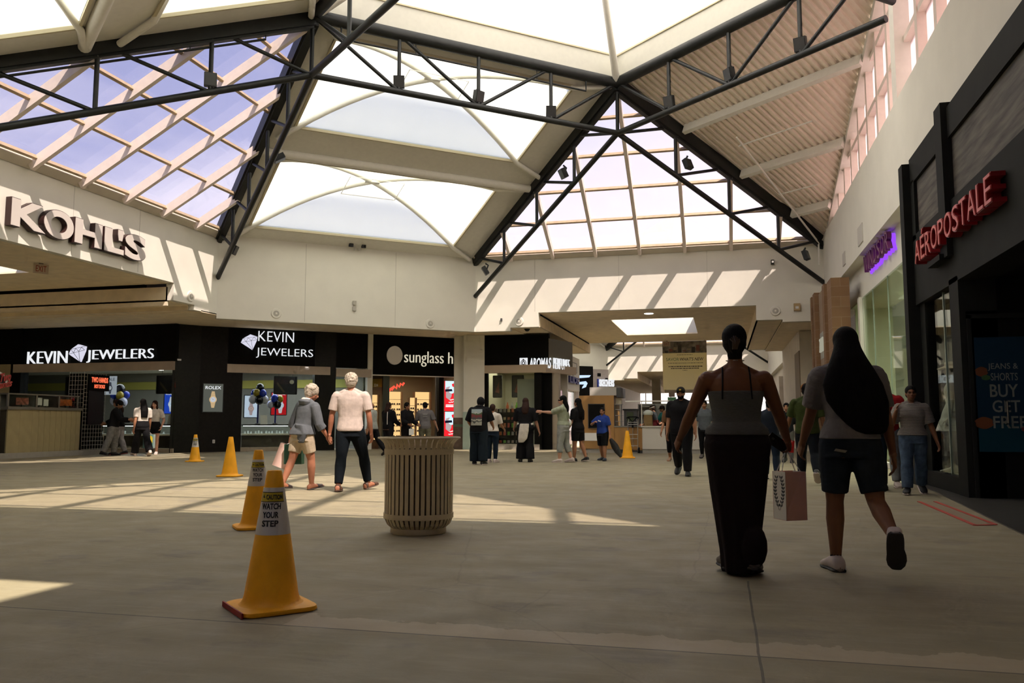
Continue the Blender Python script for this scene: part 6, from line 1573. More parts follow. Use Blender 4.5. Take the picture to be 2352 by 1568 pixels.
# ---- man in green tee walking away
bG = Body(1.69, 1.06, 1.03, L=(12, 6, 2), Rg=(-16, 32, 2, -40), aL=(12, 16, 14, 0), aR=(-6, 10, 16), head=(-2, 4))
G = person('man in olive green tee and orange-brown cap walking away', (1.36, 14.66, 0), -4, bG, 'm', SK_BROWN, .010, curl=(65, 40), faceup=False)
shirt(bG, G, 'm', cloth('olive', (.040, .055, .015), .4, 20), .82, .49, .018, 'tee_shirt', .06, .010, .014); trousers(bG, G, 'm', cloth('ink_trousers', (.008, .010, .013)), 1.93, .012, .006); shoes(bG, G, M_SHOEB, M_SHOEW)
hair(bG, G, HAIR_BLACK, lambda mb: hair_cap(mb, bG, .98)); cap_hat(bG, G, cloth('rust_cap', (.22, .085, .015)))
g = W(bG, bG.grip[-1])
def smile(root, P, Z):
    m = MB(); m.tube([P(.05 * math.cos(a), -.062, -.07 + .05 * math.sin(a)) for a in [math.pi + .3 + i * .31 for i in range(9)]], .008, 6); m.tube([P(-.03, -.062, -.03), P(-.03, -.062, -.015)], .008, 6); m.tube([P(.04, -.062, -.02), P(.05, -.062, -.015)], .008, 6)
    m.build('smile_print', M_WHITE, root)
bag('bright red gift bag with white smile held by the green-shirted man', g + V(.03, -.01, -.04), .19, .12, .20, 25, mat('bright_red_bag', (.70, .01, .012), .5), mat('bright_red_bag', (.70, .01, .012), .5), name='gift_bag', handle_to=g, tilt=8, deco=smile)

# ---- striped top and red shirt pair at right
M_STRIPE = bpy.data.materials.new('striped_jersey'); M_STRIPE.use_nodes = True
n_ = M_STRIPE.node_tree.nodes; l_ = M_STRIPE.node_tree.links; wv = n_.new('ShaderNodeTexWave'); tc_ = n_.new('ShaderNodeTexCoord'); rp = n_.new('ShaderNodeValToRGB')
wv.bands_direction = 'Z'; wv.inputs['Scale'].default_value = 19; wv.inputs['Distortion'].default_value = .6; wv.inputs['Detail Scale'].default_value = 1.2
rp.color_ramp.interpolation = 'CONSTANT'; rp.color_ramp.elements[0].color = (.33, .30, .26, 1); rp.color_ramp.elements[1].position = .52; rp.color_ramp.elements[1].color = (.022, .022, .024, 1)
l_.new(tc_.outputs['Object'], wv.inputs['Vector']); l_.new(wv.outputs[0], rp.inputs[0]); l_.new(rp.outputs[0], n_['Principled BSDF'].inputs['Base Color']); n_['Principled BSDF'].inputs['Roughness'].default_value = .9
bS = Body(1.54, 1.1, .98, L=(-8, 22, 2, -22), Rg=(10, 4, 2), aL=(-2, 16, 12), aR=(V(.35, .25, -.9), V(-.25, .45, .85)), head=(6, 0))
S = person('woman in striped tee and ripped jeans walking toward the camera', (2.60, 12.86, 0), 172, bS, 'f', SK_BROWN, .008)
shirt(bS, S, 'f', M_STRIPE, .85, .53, .018, 'striped_tee', .08, .009, .018); trousers(bS, S, 'f', C_JEAN, 1.95, .012, .018, name='ripped_jeans', vox=.009); shoes(bS, S, M_SHOEB, M_SHOEW)
for sd in (-1, 1):
    kn = bS.leg[sd][1]; MB().ball(kn + V(0, .047, -.01), .034, .02, .022, 12).build('knee_rip', SK_BROWN, S, smooth=True)
hair(bS, S, HAIR_BLACK, lambda mb: (hair_cap(mb, bS, 1.02), mb.ball(bS.headc + V(0, -.06, .055), .04, n=12)), .008)
bR = Body(1.73, 1.08, 1.05, L=(10, 4, 3), Rg=(-6, 14, 2), aL=(8, 12, 20), aR=(0, 12, 10))
Rd = person('tall man in red shirt behind the striped woman', (2.50, 14.25, 0), 170, bR, 'm', SK_BROWN, .010)
shirt(bR, Rd, 'm', cloth('red', (.30, .012, .015)), .8, .49, .016, 'red_shirt'); trousers(bR, Rd, 'm', cloth('pale_denim', (.20, .21, .22), var=.2), 1.93, .014, .01, name='pale_jeans'); shoes(bR, Rd, M_SHOEW, M_SHOEW); hair(bR, Rd, HAIR_BLACK, lambda mb: hair_cap(mb, bR, 1.02))
g = W(bR, bR.grip[1])
t = thing('drink_bottle', 'red bottle held low by the man in the red shirt', 'bottle', g + V(0, 0, -.1)); MB().lathe([(0, -.12), (.03, -.12), (.03, .0), (.012, .04), (.012, .06), (0, .06)], 12, g).build('bottle_body', mat('red_bottle', (.5, .01, .01), .3), t, smooth=True); MB().lathe([(0, .06), (.014, .06), (.014, .08), (0, .08)], 10, g).build('bottle_cap', M_WHITE, t)
bD = Body(1.6, 1.0, 1.0, L=(4, 2, 2), Rg=(-4, 6, 2)); 
Dj = person('person in dark jeans mostly hidden behind the long haired woman', (2.20, 13.55, 0), 0, bD, 'm', SK_BROWN, .013, faceup=False); shirt(bD, Dj, 'm', C_BLACK, .9, .48, .016, 'black_top', vox=.013); trousers(bD, Dj, 'm', C_DENIM, 1.95, .014, name='jeans', vox=.013); shoes(bD, Dj, M_SHOEB); hair(bD, Dj, HAIR_BLACK, lambda mb: hair_cap(mb, bD, 1.02), .012)

# ---- boy with a dark bag
bY = Body(1.43, 1.08, .98, L=(6, 4, 4), Rg=(-6, 10, 4), aL=(-6, 12, 10), aR=(V(.55, .45, -.7), V(-.85, .45, .28)), head=(22, 0), foot=(25, 10))
Y = person('boy in royal blue tee and black shorts carrying a dark bag by the cone', (-3.11, 22.14, 0), 148, bY, 'm', SK_TAN, .009, curl=(60, 40))
shirt(bY, Y, 'm', cloth('royal_blue', (.018, .045, .22)), .8, .50, .018, 'tee_shirt', .04, .010, .016); trousers(bY, Y, 'm', C_BLACK, .98, .02, .02, name='shorts'); shoes(bY, Y, mat('navy_shoe', (.02, .03, .045), .6), M_SOLE); hair(bY, Y, HAIR_BLACK, lambda mb: (hair_cap(mb, bY, 1.03), mb.ball(bY.headc + V(0, .035, .062), .045, .03, .02, 10)))
MB().obox(bY.T(.0, .085, .735), V(.045, 0, .012), V(0, .012, 0), V(-.003, 0, .012)).build('chest_print', M_WHITE, Y)
g = W(bY, bY.grip[-1])
t = thing('dark_bag', 'slim black bag dangling from the boy\'s hand', 'bag', g); mb = MB(); mb.loft([sring(g + V(.02 + .27 * k, .0, -.01 - .48 * k) , .02 + .075 * math.sin(math.pi * min(.96, k * .9 + .08)), .045, Matrix.Rotation(R(-30), 3, 'Y'), 14) for k in (0, .15, .4, .7, .9, 1)]); mb.build('bag_body', mat('black_nylon', (.012, .012, .012), .45), t, smooth=True); MB().tube([g, g + V(.03, 0, -.02), g + V(.075, 0, -.06)], .008, 6).build('strap', M_BLACK, t); MB().tube([g + V(.17, -.046, -.3), g + V(.26, -.046, -.22)], .006, 5).build('zip', M_GREY, t)

# ---- pair in front of the perfume shop, one pointing left
bP = Body(1.72, 1.1, 1.0, L=(8, 6, 2), Rg=(-8, 10, 2, -6), aL=(V(.2, .75, -.25), V(.05, .98, .08)), aR=(-10, 14, 40), head=(10, 2), foot=(5, 5))
Pw = person('woman in pale sage sweatshirt and cropped grey sweatpants pointing left', (-3.95, 20.95, 0), 86, bP, 'f', SK_LIGHT, .010, curl=(10, 35))
shirt(bP, Pw, 'f', cloth('sage', (.30, .33, .24)), .9, .55, .022, 'sweatshirt', 0, .011, .012); trousers(bP, Pw, 'f', cloth('grey_sweat', (.27, .28, .26)), 1.55, .018, .004, name='sweatpants', waist=.60); shoes(bP, Pw, M_SHOEW, M_SHOEW)
hair(bP, Pw, HAIR_BLACK, lambda mb: long_hair(mb, bP, 1.28, .055, .05, -.02, .035)); MB().tube([bP.headc + V(-.075, .03, .005), bP.headc + V(-.03, .092, .005), bP.headc + V(.03, .092, .005), bP.headc + V(.075, .03, .005)], .014, 8).build('sunglasses', M_BLACK, Pw)
mb = MB(); c = bP.T(.085, -.085, .585); mb.ball(c, .05, .04, .075, 12); remesh(mb, 'tied_bag', M_WHITE, Pw, .01, 2, 'white pouch on the hip')
bQ = Body(1.66, 1.02, .98, L=(4, 2, 2), Rg=(-8, 12, 2, -8), aL=(4, 10, 20), aR=(V(.15, .1, -.95), V(-.1, .75, .55)), head=(0, 8))
Qw = person('woman with long black hair in black shorts behind the pointing woman', (-3.66, 21.45, 0), 62, bQ, 'f', SK_TAN, .011, faceup=False)
shirt(bQ, Qw, 'f', C_BLACK, .8, .50, .016, 'black_tee'); trousers(bQ, Qw, 'f', C_BLACK, .8, .018, .01, name='shorts'); shoes(bQ, Qw, M_SHOEB, M_SHOEW); hair(bQ, Qw, HAIR_BLACK, lambda mb: long_hair(mb, bQ, 1.12, .055, .045, -.03, .035))
# ---- woman in black with a jacket tied round the waist
bK = Body(1.67, 1.18, 1.05, lean=4, L=(2, 0, 3), Rg=(-4, 4, 3), aL=(14, 12, 34), aR=(0, 16, 16), head=(20, 8))
K = person('woman in all black with a white jacket tied round her waist', (-4.95, 20.98, 0), 10, bK, 'f', SK_LIGHT, .011, faceup=False)
shirt(bK, K, 'f', C_BLACK, .95, .47, .022, 'black_tee', .10, .011, .02); trousers(bK, K, 'f', C_BLACK, 1.97, .02, .045, name='wide_trousers'); shoes(bK, K, M_SHOEB); hair(bK, K, HAIR_BROWN, lambda mb: long_hair(mb, bK, 1.22, .06, .05, -.02, .04))
mb = MB(); mb.loft([sring(V(-.10, -.15, .50), .07, .02), sring(V(-.06, -.165, .60), .12, .03), sring(V(-.03, -.175, .80), .13, .035), sring(V(-.01, -.17, .98), .12, .03)]); mb.tube([V(.17, -.12, .97), V(.19, -.02, .97), V(.17, .1, .95)], .03, 8); mb.tube([V(-.17, -.10, .97), V(-.19, 0, .97), V(-.12, .12, .95)], .03, 8); remesh(mb, 'tied_jacket', C_WHITE, K, .012, 2)
# ---- hooded person with printed back, and the companion behind
bH = Body(1.66, 1.2, 1.08, lean=7, L=(4, 2, 4), Rg=(-4, 4, 4), aL=(10, 20, 50, 20), aR=(10, 16, 50, 20), head=(-18, -12))
Hd = person('person in black hood and baggy trousers with a colourful picture on the back', (-5.73, 19.40, 0), -2, bH, 'm', SK_TAN, .011, faceup=False)
shirt(bH, Hd, 'm', C_BLACK, .95, .47, .026, 'printed_tee', .04, .011, .03); trousers(bH, Hd, 'm', cloth('ink_denim', (.010, .016, .022)), 1.97, .03, .030, .085, name='baggy_trousers'); shoes(bH, Hd, M_SHOEB, M_SHOEW)
hair(bH, Hd, C_BLACK, lambda mb: (mb.ball(bH.headc + bH.Hm @ V(0, -.012, .012), .098, .112, .120, 18), mb.loft([sring(bH.T(0, -.02, .80), .12, .07), sring(bH.T(0, -.015, .86), .085, .075)])), .012, 'hood')
mb = MB(); gx, gz = 9, 10
vs = [bH.T(-.082 + .164 * i / gx, -.098 - .012 * math.cos((i / gx - .5) * 2.4), .555 + .235 * j / gz) + V(0, -.038, 0) for i in range(gx + 1) for j in range(gz + 1)]
mb.add(vs, [(i * (gz + 1) + j, (i + 1) * (gz + 1) + j, (i + 1) * (gz + 1) + j + 1, i * (gz + 1) + j + 1) for i in range(gx) for j in range(gz)])
M_PIC = bpy.data.materials.new('landscape_print'); M_PIC.use_nodes = True
n_ = M_PIC.node_tree.nodes; l_ = M_PIC.node_tree.links; tc_ = n_.new('ShaderNodeTexCoord'); sp2 = n_.new('ShaderNodeSeparateXYZ'); no_ = n_.new('ShaderNodeTexNoise'); ad = n_.new('ShaderNodeMath'); ad.operation = 'ADD'; ml_ = n_.new('ShaderNodeMath'); ml_.operation = 'MULTIPLY'; ml_.inputs[1].default_value = .45; rp = n_.new('ShaderNodeValToRGB')
no_.inputs['Scale'].default_value = 11; l_.new(tc_.outputs['Generated'], sp2.inputs[0]); l_.new(tc_.outputs['Object'], no_.inputs['Vector']); l_.new(no_.outputs[0], ml_.inputs[0]); l_.new(sp2.outputs['Z'], ad.inputs[0]); l_.new(ml_.outputs[0], ad.inputs[1])
rp.color_ramp.interpolation = 'CONSTANT'; el = rp.color_ramp.elements; el[0].color = (.30, .30, .24, 1); el[1].position = .40; el[1].color = (.04, .045, .04, 1)
for p_, c_ in ((.50, (.35, .34, .27)), (.62, (.05, .05, .05)), (.72, (.16, .02, .025)), (.86, (.06, .10, .03)), (.96, (.45, .47, .45)), (1.08, (.32, .40, .42))): q_ = el.new(min(p_, 1)); q_.color = (*c_, 1)
l_.new(ad.outputs[0], rp.inputs[0]); l_.new(rp.outputs[0], n_['Principled BSDF'].inputs['Base Color'])
pb = mb.build('back_print', M_PIC, Hd); sdm = pb.modifiers.new('t', 'SOLIDIFY'); sdm.thickness = .01
bT = Body(1.5, 1.0, 1.0, L=(3, 2, 2), Rg=(-3, 4, 2), aR=(12, 12, 50, 10))
Tw = person('person in white tee half hidden behind the hooded person', (-5.72, 20.6, 0), -4, bT, 'f', SK_TAN, .013, faceup=False); shirt(bT, Tw, 'f', C_WHITE, .8, .52, .018, 'white_tee', vox=.013); trousers(bT, Tw, 'f', C_DENIM, 1.95, .014, name='jeans', vox=.013); shoes(bT, Tw, M_SHOEW, M_SHOEW); hair(bT, Tw, HAIR_BROWN, lambda mb: hair_cap(mb, bT, 1.03), .012)
# ---- balding man striding behind the trash can
bW = Body(1.68, 1.08, 1.0, lean=4, L=(22, 6, 1, 8), Rg=(-24, 14, 1, -30), aL=(-12, 8, 20), aR=(16, 8, 30), head=(4, 4))
Wm = person('balding man in pale grey shirt and dark trousers striding left by the white post', (-10.5, 23.95, 0), 82, bW, 'm', SK_TAN, .011, faceup=False)
shirt(bW, Wm, 'm', cloth('pale_shirt', (.34, .36, .33)), .95, .50, .018, 'shirt', .04, .011, .016); trousers(bW, Wm, 'm', C_BLACK, 1.95, .016, .004); shoes(bW, Wm, M_SHOEB)
hair(bW, Wm, mat('hair_thin', (.10, .06, .04), .6), lambda mb: mb.ball(bW.headc + V(0, -.035, -.015), .078, .068, .055, 16))
# ---- sunglasses shop visitors
bX = Body(1.72, 1.05, 1.05, lean=3, L=(3, 2, 4), Rg=(-3, 4, 4), aL=(16, 12, 40), aR=(0, 22, 18), head=(16, 0))
X_ = person('shopper in grey tee, camo trousers and black cap facing the eyewear shelves', (-9.70, 26.45, 0), 22, bX, 'm', SK_LIGHT, .011, faceup=False)
shirt(bX, X_, 'm', cloth('ash_tee', (.15, .14, .14)), .9, .46, .024, 'grey_tee', .05, .011, .02); trousers(bX, X_, 'm', mat('camo', (.13, .12, .07), .9, var=.6, vscale=9), 1.95, .018, .006, name='camo_trousers'); shoes(bX, X_, M_SHOEB); hair(bX, X_, HAIR_BLACK, lambda mb: hair_cap(mb, bX, 1.0)); cap_hat(bX, X_, C_BLACK)
tx = MB(); 
for z, w in ((.755, .07), (.735, .055), (.70, .06)): tx.obox(bX.T(0, -.088, z), V(w * 1.3, 0, .004), V(0, .004, 0), V(0, 0, .009))
tx.build('back_print', mat('pale_print', (.34, .33, .32), .8), X_)
for lab, x, y, rz, hs in (('red-brown haired person in black jacket with a white stripe before the eyewear shop', -10.62, 25.5, -20, 'a'), ('dark haired person in black jacket and sunglasses at the eyewear shop', -10.22, 26.1, -110, 'b')):
    bb = Body(1.70, 1.08, 1.04, L=(3, 2, 3), Rg=(-3, 4, 3), aL=(14, 8, 50, 10), aR=(14, 8, 50, 10)); q = person(lab, (x, y, 0), rz, bb, 'm' if hs == 'b' else 'f', SK_TAN, .012, faceup=(hs == 'b'))
    shirt(bb, q, 'm', C_BLACK, 1.9, .47, .024, 'jacket', vox=.012); trousers(bb, q, 'm', C_BLACK, 1.95, .016, vox=.012); shoes(bb, q, M_SHOEB)
    hair(bb, q, HAIR_BROWN if hs == 'a' else HAIR_BLACK, (lambda mb: long_hair(mb, bb, 1.32, .055, .05, -.02, .03)) if hs == 'a' else (lambda mb: hair_cap(mb, bb, 1.08)), .011)
    if hs == 'a': MB().tube([bb.T(.06, -.095, .80), bb.T(.065, -.105, .70), bb.T(.06, -.10, .56)], .014, 8).build('sleeve_stripe', C_WHITE, q, smooth=True)
    else:
        g = W(bb, bb.grip[1]); bag('small white paper bag held by the dark haired person at the eyewear shop', g + V(0, 0, -.1), .16, .10, .20, 20, M_WHITE, M_WHITE, handle_to=g)
# ---- group by the hot dog stand
bE = Body(1.74, 1.2, 1.05, lean=10, L=(6, 8, 2), Rg=(-12, 10, 3, -8), aL=(26, 6, 60, 20), aR=(30, 6, 60, 25), head=(-14, -14))
E1 = person('person in black top and grey jeans leaning beside the hot dog stand', (-18.26, 21.98, 0), -62, bE, 'm', SK_TAN, .011)
shirt(bE, E1, 'm', C_BLACK, 1.9, .50, .024, 'black_hoodie'); trousers(bE, E1, 'm', C_GREYJ, 1.95, .018, .016, name='grey_jeans'); shoes(bE, E1, M_SHOEB); hair(bE, E1, HAIR_BLACK, lambda mb: hair_cap(mb, bE, 1.06)); cap_hat(bE, E1, C_BLACK)
bF = Body(1.76, 1.1, 1.02, lean=5, L=(10, 6, 4), Rg=(-8, 10, 3, -8), aL=(16, 10, 50, 20), aR=(6, 10, 30), head=(10, -6))
F1 = person('person with streaked long hair, black top and pale ripped jeans beside a friend', (-18.48, 22.5, 0), 120, bF, 'f', SK_TAN, .011, faceup=False)
shirt(bF, F1, 'f', C_BLACK, 1.9, .50, .022, 'black_top'); trousers(bF, F1, 'f', cloth('pale_grey_jean', (.30, .29, .29), var=.3), 1.95, .018, .010, name='ripped_jeans'); shoes(bF, F1, M_SHOEB, mat('red_sole', (.35, .04, .02), .5)); hair(bF, F1, HAIR_BROWN, lambda mb: long_hair(mb, bF, 1.32, .055, .05, -.02, .03)); MB().ball(bF.leg[-1][1] + V(0, .055, 0), .05, .02, .02, 10).build('knee_rip', SK_TAN, F1)
bJ = Body(1.76, 1.05, 1.0, L=(18, 4, 1, 8), Rg=(-20, 12, 1, -26), aL=(-14, 8, 14), aR=(8, 8, 14), head=(0, -4))
J2 = person('woman with long dark hair, white tee and flared black trousers walking with a bag', (-17.0, 21.7, 0), 60, bJ, 'f', SK_TAN, .011, curl=(40, 65), faceup=False)
shirt(bJ, J2, 'f', C_WHITE, .75, .60, .014, 'white_tee', 0, .011, .014); trousers(bJ, J2, 'f', C_BLACK, 1.97, .012, .040, name='flared_trousers', waist=.62); shoes(bJ, J2, M_SHOEW, M_SHOEW); hair(bJ, J2, HAIR_BLACK, lambda mb: long_hair(mb, bJ, 1.16, .065, .055, -.03, .04))
g = W(bJ, bJ.grip[1])
def splash(root, P, Z):
    for dx, dz, r, c_, nm in ((.05, -.14, .09, (.55, .42, .02), 'yellow'), (.09, -.22, .05, (.45, .35, .02), 'yellow'), (.10, -.22, .018, (.5, .02, .02), 'red'), (-.07, -.10, .06, (.02, .22, .30), 'teal'), (-.02, -.25, .05, (.05, .22, .05), 'green')): MB().prism([P(dx + r * math.cos(a * .52), -.066 - r * .02, dz + r * 1.2 * math.sin(a * .52)) for a in range(12)], Z @ V(0, -.002, 0)).build(nm + '_print', mat(nm + '_print_ink_%d' % int(r * 1000), c_, .6), root)
bag('teal, green and yellow printed shopper carried by the woman in flared trousers', g + V(.04, 0, -.10), .32, .13, .42, 14, mat('teal_bag', (.10, .22, .20), .5), mat('pale_teal_bag', (.28, .36, .34), .5), handle_to=g, deco=splash)
bL = Body(1.74, 1.06, 1.0, L=(6, 4, 3), Rg=(-2, 6, 3), aL=(-4, 20, 40, 24), aR=(V(.3, .2, -.9), V(-.3, .4, .88)), head=(-10, 0))
L3 = person('woman in cropped white tee and black shorts facing the camera, hand to her face', (-17.66, 23.1, 0), 198, bL, 'f', SK_LIGHT, .010)
shirt(bL, L3, 'f', C_WHITE, .75, .60, .016, 'white_tee', 0, .011, .016); trousers(bL, L3, 'f', C_BLACK, .55, .016, .02, name='shorts', waist=.60); shoes(bL, L3, M_SHOEW, M_SHOEW); hair(bL, L3, HAIR_BROWN, lambda mb: (hair_cap(mb, bL, 1.04), mb.tube([bL.headc + V(.07, -.01, 0), bL.headc + V(.09, .01, -.12), bL.headc + V(.07, .05, -.26)], [.03, .04, .02], 10), mb.tube([bL.headc + V(-.07, -.01, 0), bL.headc + V(-.085, -.01, -.12), bL.headc + V(-.07, .0, -.24)], [.03, .035, .02], 10)))
# ---- partly hidden people down the corridor
for lab, (x, y), rz, hh, sex, top, bot, hairm, shoe in (
    ('distant person in grey shirt and slim black trousers behind the black skirted woman', (-.50, 24.2), 176, 1.66, 'm', cloth('slate', (.08, .09, .10)), C_BLACK, HAIR_BLACK, mat('grey_shoe', (.10, .085, .075), .7)),
    ('short haired child in black top and grey trousers left of the green-shirted man', (1.58, 22.3), 168, 1.53, 'm', C_BLACK, cloth('charcoal_trousers', (.07, .065, .06)), HAIR_BLACK, M_SHOEB),
    ('youngster in navy jacket and jeans half hidden by the black skirted woman', (.82, 15.6), -6, 1.46, 'm', cloth('navy', (.018, .024, .035)), C_DENIM, HAIR_BLACK, M_SHOEW),
    ('person with bare ankles and sandals hidden behind the bearded man', (-1.28, 22.1), 176, 1.60, 'f', cloth('brown_top', (.12, .06, .03)), C_BLACK, HAIR_BROWN, mat('beige_sandal', (.30, .20, .13), .6))):
    bb = Body(hh, 1.02, 1.0, L=(10, 4, 2), Rg=(-10, 16, 2, -14), aL=(-4, 10, 14), aR=(6, 10, 16)); q = person(lab, (x, y, 0), rz, bb, sex, SK_TAN, .012, faceup=(rz > 90))
    shirt(bb, q, sex, top, .9, .48, .018, 'top', vox=.012); trousers(bb, q, sex, bot, 1.6 if 'ankles' in lab else 1.95, .012, vox=.012); shoes(bb, q, shoe, kind='sandal' if 'sandal' in lab else 'shoe'); hair(bb, q, hairm, lambda mb: hair_cap(mb, bb, 1.04), .011)
    if 'navy' in lab:
        ub = MB(); ub.ball(bb.T(-.16, .02, .66), .06, .05, .07, 12); ub.build('yellow_bundle', mat('yellow_bundle', (.42, .26, .02), .7), q, smooth=True)
# ---- kiosk staff
for lab, (x, y), rz, top, apron, hat_m in (('kiosk worker in white visor and dark tee behind the counter', (-2.33, 30.1), 78, cloth('charcoal_tee', (.035, .04, .045)), cloth('maroon_apron', (.09, .01, .012)), C_WHITE), ('kiosk worker in turquoise top further back behind the counter', (-2.02, 30.6), 120, cloth('turquoise', (.02, .22, .20)), C_BLACK, C_BLACK)):
    bb = Body(1.66, 1.05, 1.0, lean=8, L=(2, 0, 3), Rg=(0, 2, 3), aL=(24, 8, 40), aR=(24, 8, 40), head=(0, -10)); q = person(lab, (x, y, 0), rz, bb, 'f', SK_TAN, .012)
    shirt(bb, q, 'f', top, .8, .50, .018, 'tee_shirt', vox=.012); trousers(bb, q, 'f', C_BLACK, 1.95, .012, vox=.012); shoes(bb, q, M_SHOEB); hair(bb, q, HAIR_BROWN, lambda mb: (hair_cap(mb, bb, 1.05), mb.ball(bb.headc + V(0, -.08, .03), .045, n=10)), .011)
    hd = MB(); hd.tube([bb.headc + bb.Hm @ V(.088 * math.cos(a), -.008 + .1 * math.sin(a), .035) for a in [i * math.pi / 8 for i in range(17)]], .014, 8); vz = hd.build('visor', hat_m, q, smooth=True)
    br = MB(); br.prism([bb.headc + bb.Hm @ V(.075 * math.cos(a), .06 + .085 * math.sin(a), .03) for a in [math.pi * i / 10 for i in range(11)]], (0, 0, .006)); br.build('brim', hat_m, vz)
    ap = MB(); torso(ap, bb, 'f', .40, .66, .022); remesh(ap, 'apron', apron, q, .013, 2)
# ---- mannequins in the dark shop window
for lab, (x, y), col_, hat in (('pale mannequin in white dress and sun hat in the dark shop window', (3.48, 14.2), (.38, .38, .32), True), ('dark clothed mannequin beside the white dressed one in the shop window', (3.80, 14.62), (.03, .03, .03), False)):
    bb = Body(1.72, .95, .96, L=(2, 0, 4), Rg=(2, 0, 4), aL=(0, 10, 10), aR=(0, 10, 10)); mq = person(lab, (x, y, .25), 70, bb, 'f', mat('mannequin_white', (.42, .38, .30) if hat else (.10, .09, .08), .5), .012, faceup=False, kind='mannequin')
    mb = MB(); torso(mb, bb, 'f', .36 if hat else .5, .80, .015, .35, .60); remesh(mb, 'dress' if hat else 'top', cloth('dress_%d' % hat, col_), mq, .012, 2)
    if not hat: trousers(bb, mq, 'f', C_DENIM, 1.9, .012)
    else: 
        ht = MB(); ht.lathe([(0, .10), (.08, .09), (.09, .03), (.19, -.01), (.19, -.02), (.09, .015), (.0, .02)], 20, bb.headc + V(0, 0, .03)); ht.build('sun_hat', mat('straw_hat', (.45, .38, .26), .7), mq, smooth=True)
# ================================================================== cones, can, kiosk, hot dog stand
M_CONE = mat('yellow_cone_rubber', (.92, .42, .004), .55, var=.10, vscale=7, bump=.08, bscale=60); M_CONEW = mat('white_cone_sleeve', (.60, .57, .52), .6, var=.05); M_CONEB = mat('cone_black_ink', (.012, .012, .014), .6); M_CONEY = mat('caution_yellow', (.48, .36, .02), .6)
def wrap_text(txt, w, hgt, z0, a0, rad, parent, m, dep=.0015, bold=.03):
    q = text_mb(txt, w, hgt, dep, (-w / 2, 0, 0), (1, 0, 0), bold=bold)
    for i, v in enumerate(q.v):
        z = z0 + v.z; r = rad(z) + .0018 - v.y; a = a0 + v.x / rad(z)
        q.v[i] = V(r * math.sin(a), -r * math.cos(a), z)
    return q.build('printed_lettering', m, parent)
def cone(label, loc, rz, sleeve, text_a=0.0, red=False, hgt=.74):
    root = thing('safety_cone', label, 'cone', (0, 0, 0)); k = hgt / .74
    r0, r1, zb = .148, .040, .045
    rad = lambda z: (lerp(r0, r1, (z / k - zb) / (.74 - zb))) * k
    b = MB(); n = 32; hb = .205 * k; ring0 = []
    def sq(s, z, e=6.0): return [V(s * math.copysign(abs(math.cos(2 * math.pi * i / n)) ** (2 / e), math.cos(2 * math.pi * i / n)), s * math.copysign(abs(math.sin(2 * math.pi * i / n)) ** (2 / e), math.sin(2 * math.pi * i / n)), z) for i in range(n)]
    b.loft([sq(hb, .004), sq(hb * 1.02, .012 * k), sq(hb, .026 * k), sq(hb * .93, .032 * k)]); b.build('base', M_CONE, root, smooth=True)
    c = MB(); c.lathe([(0, .02), (.175 * k, .030 * k), (.160 * k, .038 * k), (.150 * k, .055 * k)] + [(rad(z * k), z * k) for z in (.08, .2, .35, .5, .65, .73)] + [(.036 * k, .74 * k), (.026 * k, .738 * k), (.022 * k, .70 * k), (0, .70 * k)], 36); c.build('cone_body', M_CONE, root, smooth=True)
    if sleeve:
        z0, z1 = .40 * k, .65 * k; s = MB(); s.lathe([(rad(z0) - .004, z0), (rad(z0) + .0012, z0), (rad(z1) + .0012, z1), (rad(z1) - .004, z1)], 36); sl = s.build('white_sleeve', M_CONEW, root, smooth=True)
        for a0 in (text_a, text_a + math.pi * .98):
            y = MB(); zz0, zz1 = .575 * k, .625 * k; vs = []
            for i in range(9):
                a = a0 + (-.5 + i / 8) * .135 / rad(.6 * k)
                for z in (zz0, zz1): r = rad(z) + .002; vs.append(V(r * math.sin(a), -r * math.cos(a), z))
            y.add(vs, [(2 * i, 2 * i + 2, 2 * i + 3, 2 * i + 1) for i in range(8)]); y.build('caution_label', M_CONEY, sl)
            e2 = MB()
            for zz in (zz0, zz1): e2.tube([V((rad(zz) + .002) * math.sin(a0 + t), -(rad(zz) + .002) * math.cos(a0 + t), zz) for t in [(-.5 + i / 8) * .135 / rad(.6 * k) for i in range(9)]], .002, 4)
            e2.build('label_border', M_CONEB, sl)
            wrap_text('CAUTION', .088, .026, .587 * k, a0 + .016 / rad(.6 * k), rad, sl, M_CONEB)
            tr = MB(); cz = .60 * k; r = rad(cz) + .0022
            def cpn(x, z): a = a0 + x / rad(cz); return V(r * math.sin(a), -r * math.cos(a), cz + z)
            tr.prism([cpn(-.058, -.014), cpn(-.032, -.014), cpn(-.045, .013)], V(math.sin(a0), -math.cos(a0), 0) * .001); tr.build('warning_triangle', M_CONEB, sl)
            for txt, w, z in (('WATCH', .105, .535), ('YOUR', .085, .490), ('STEP', .088, .445)): wrap_text(txt, w, .033, z * k, a0, rad, sl, M_CONEB)
    if red:
        q = MB(); q.obox((-.206 * k, 0, .017), (.004, 0, 0), (0, .185 * k, 0), (0, 0, .014)); q.build('red_scuffed_edge', mat('red_scuff', (.28, .015, .012), .6, var=.3), root)
    root.location = loc; root.rotation_euler = (0, 0, R(rz)); return root
cone('nearest yellow cone with WATCH YOUR STEP sleeve and red-edged base', (-2.40, 4.16, 0), 48, True, R(-30), True)
cone('yellow WATCH YOUR STEP cone half hidden behind the nearest cone', (-4.36, 7.25, 0), 40, True, R(-12))
cone('plain yellow cone without sleeve before the corner pillar', (-9.0, 13.98, 0), 12, False)
cone('small distant yellow cone with white sleeve near the corner pillar', (-13.3, 19.05, 0), 8, True, R(20), hgt=.70)
cone('plain yellow cone beside the boy at the kiosk', (-2.66, 23.98, 0), 5, False, hgt=.78)

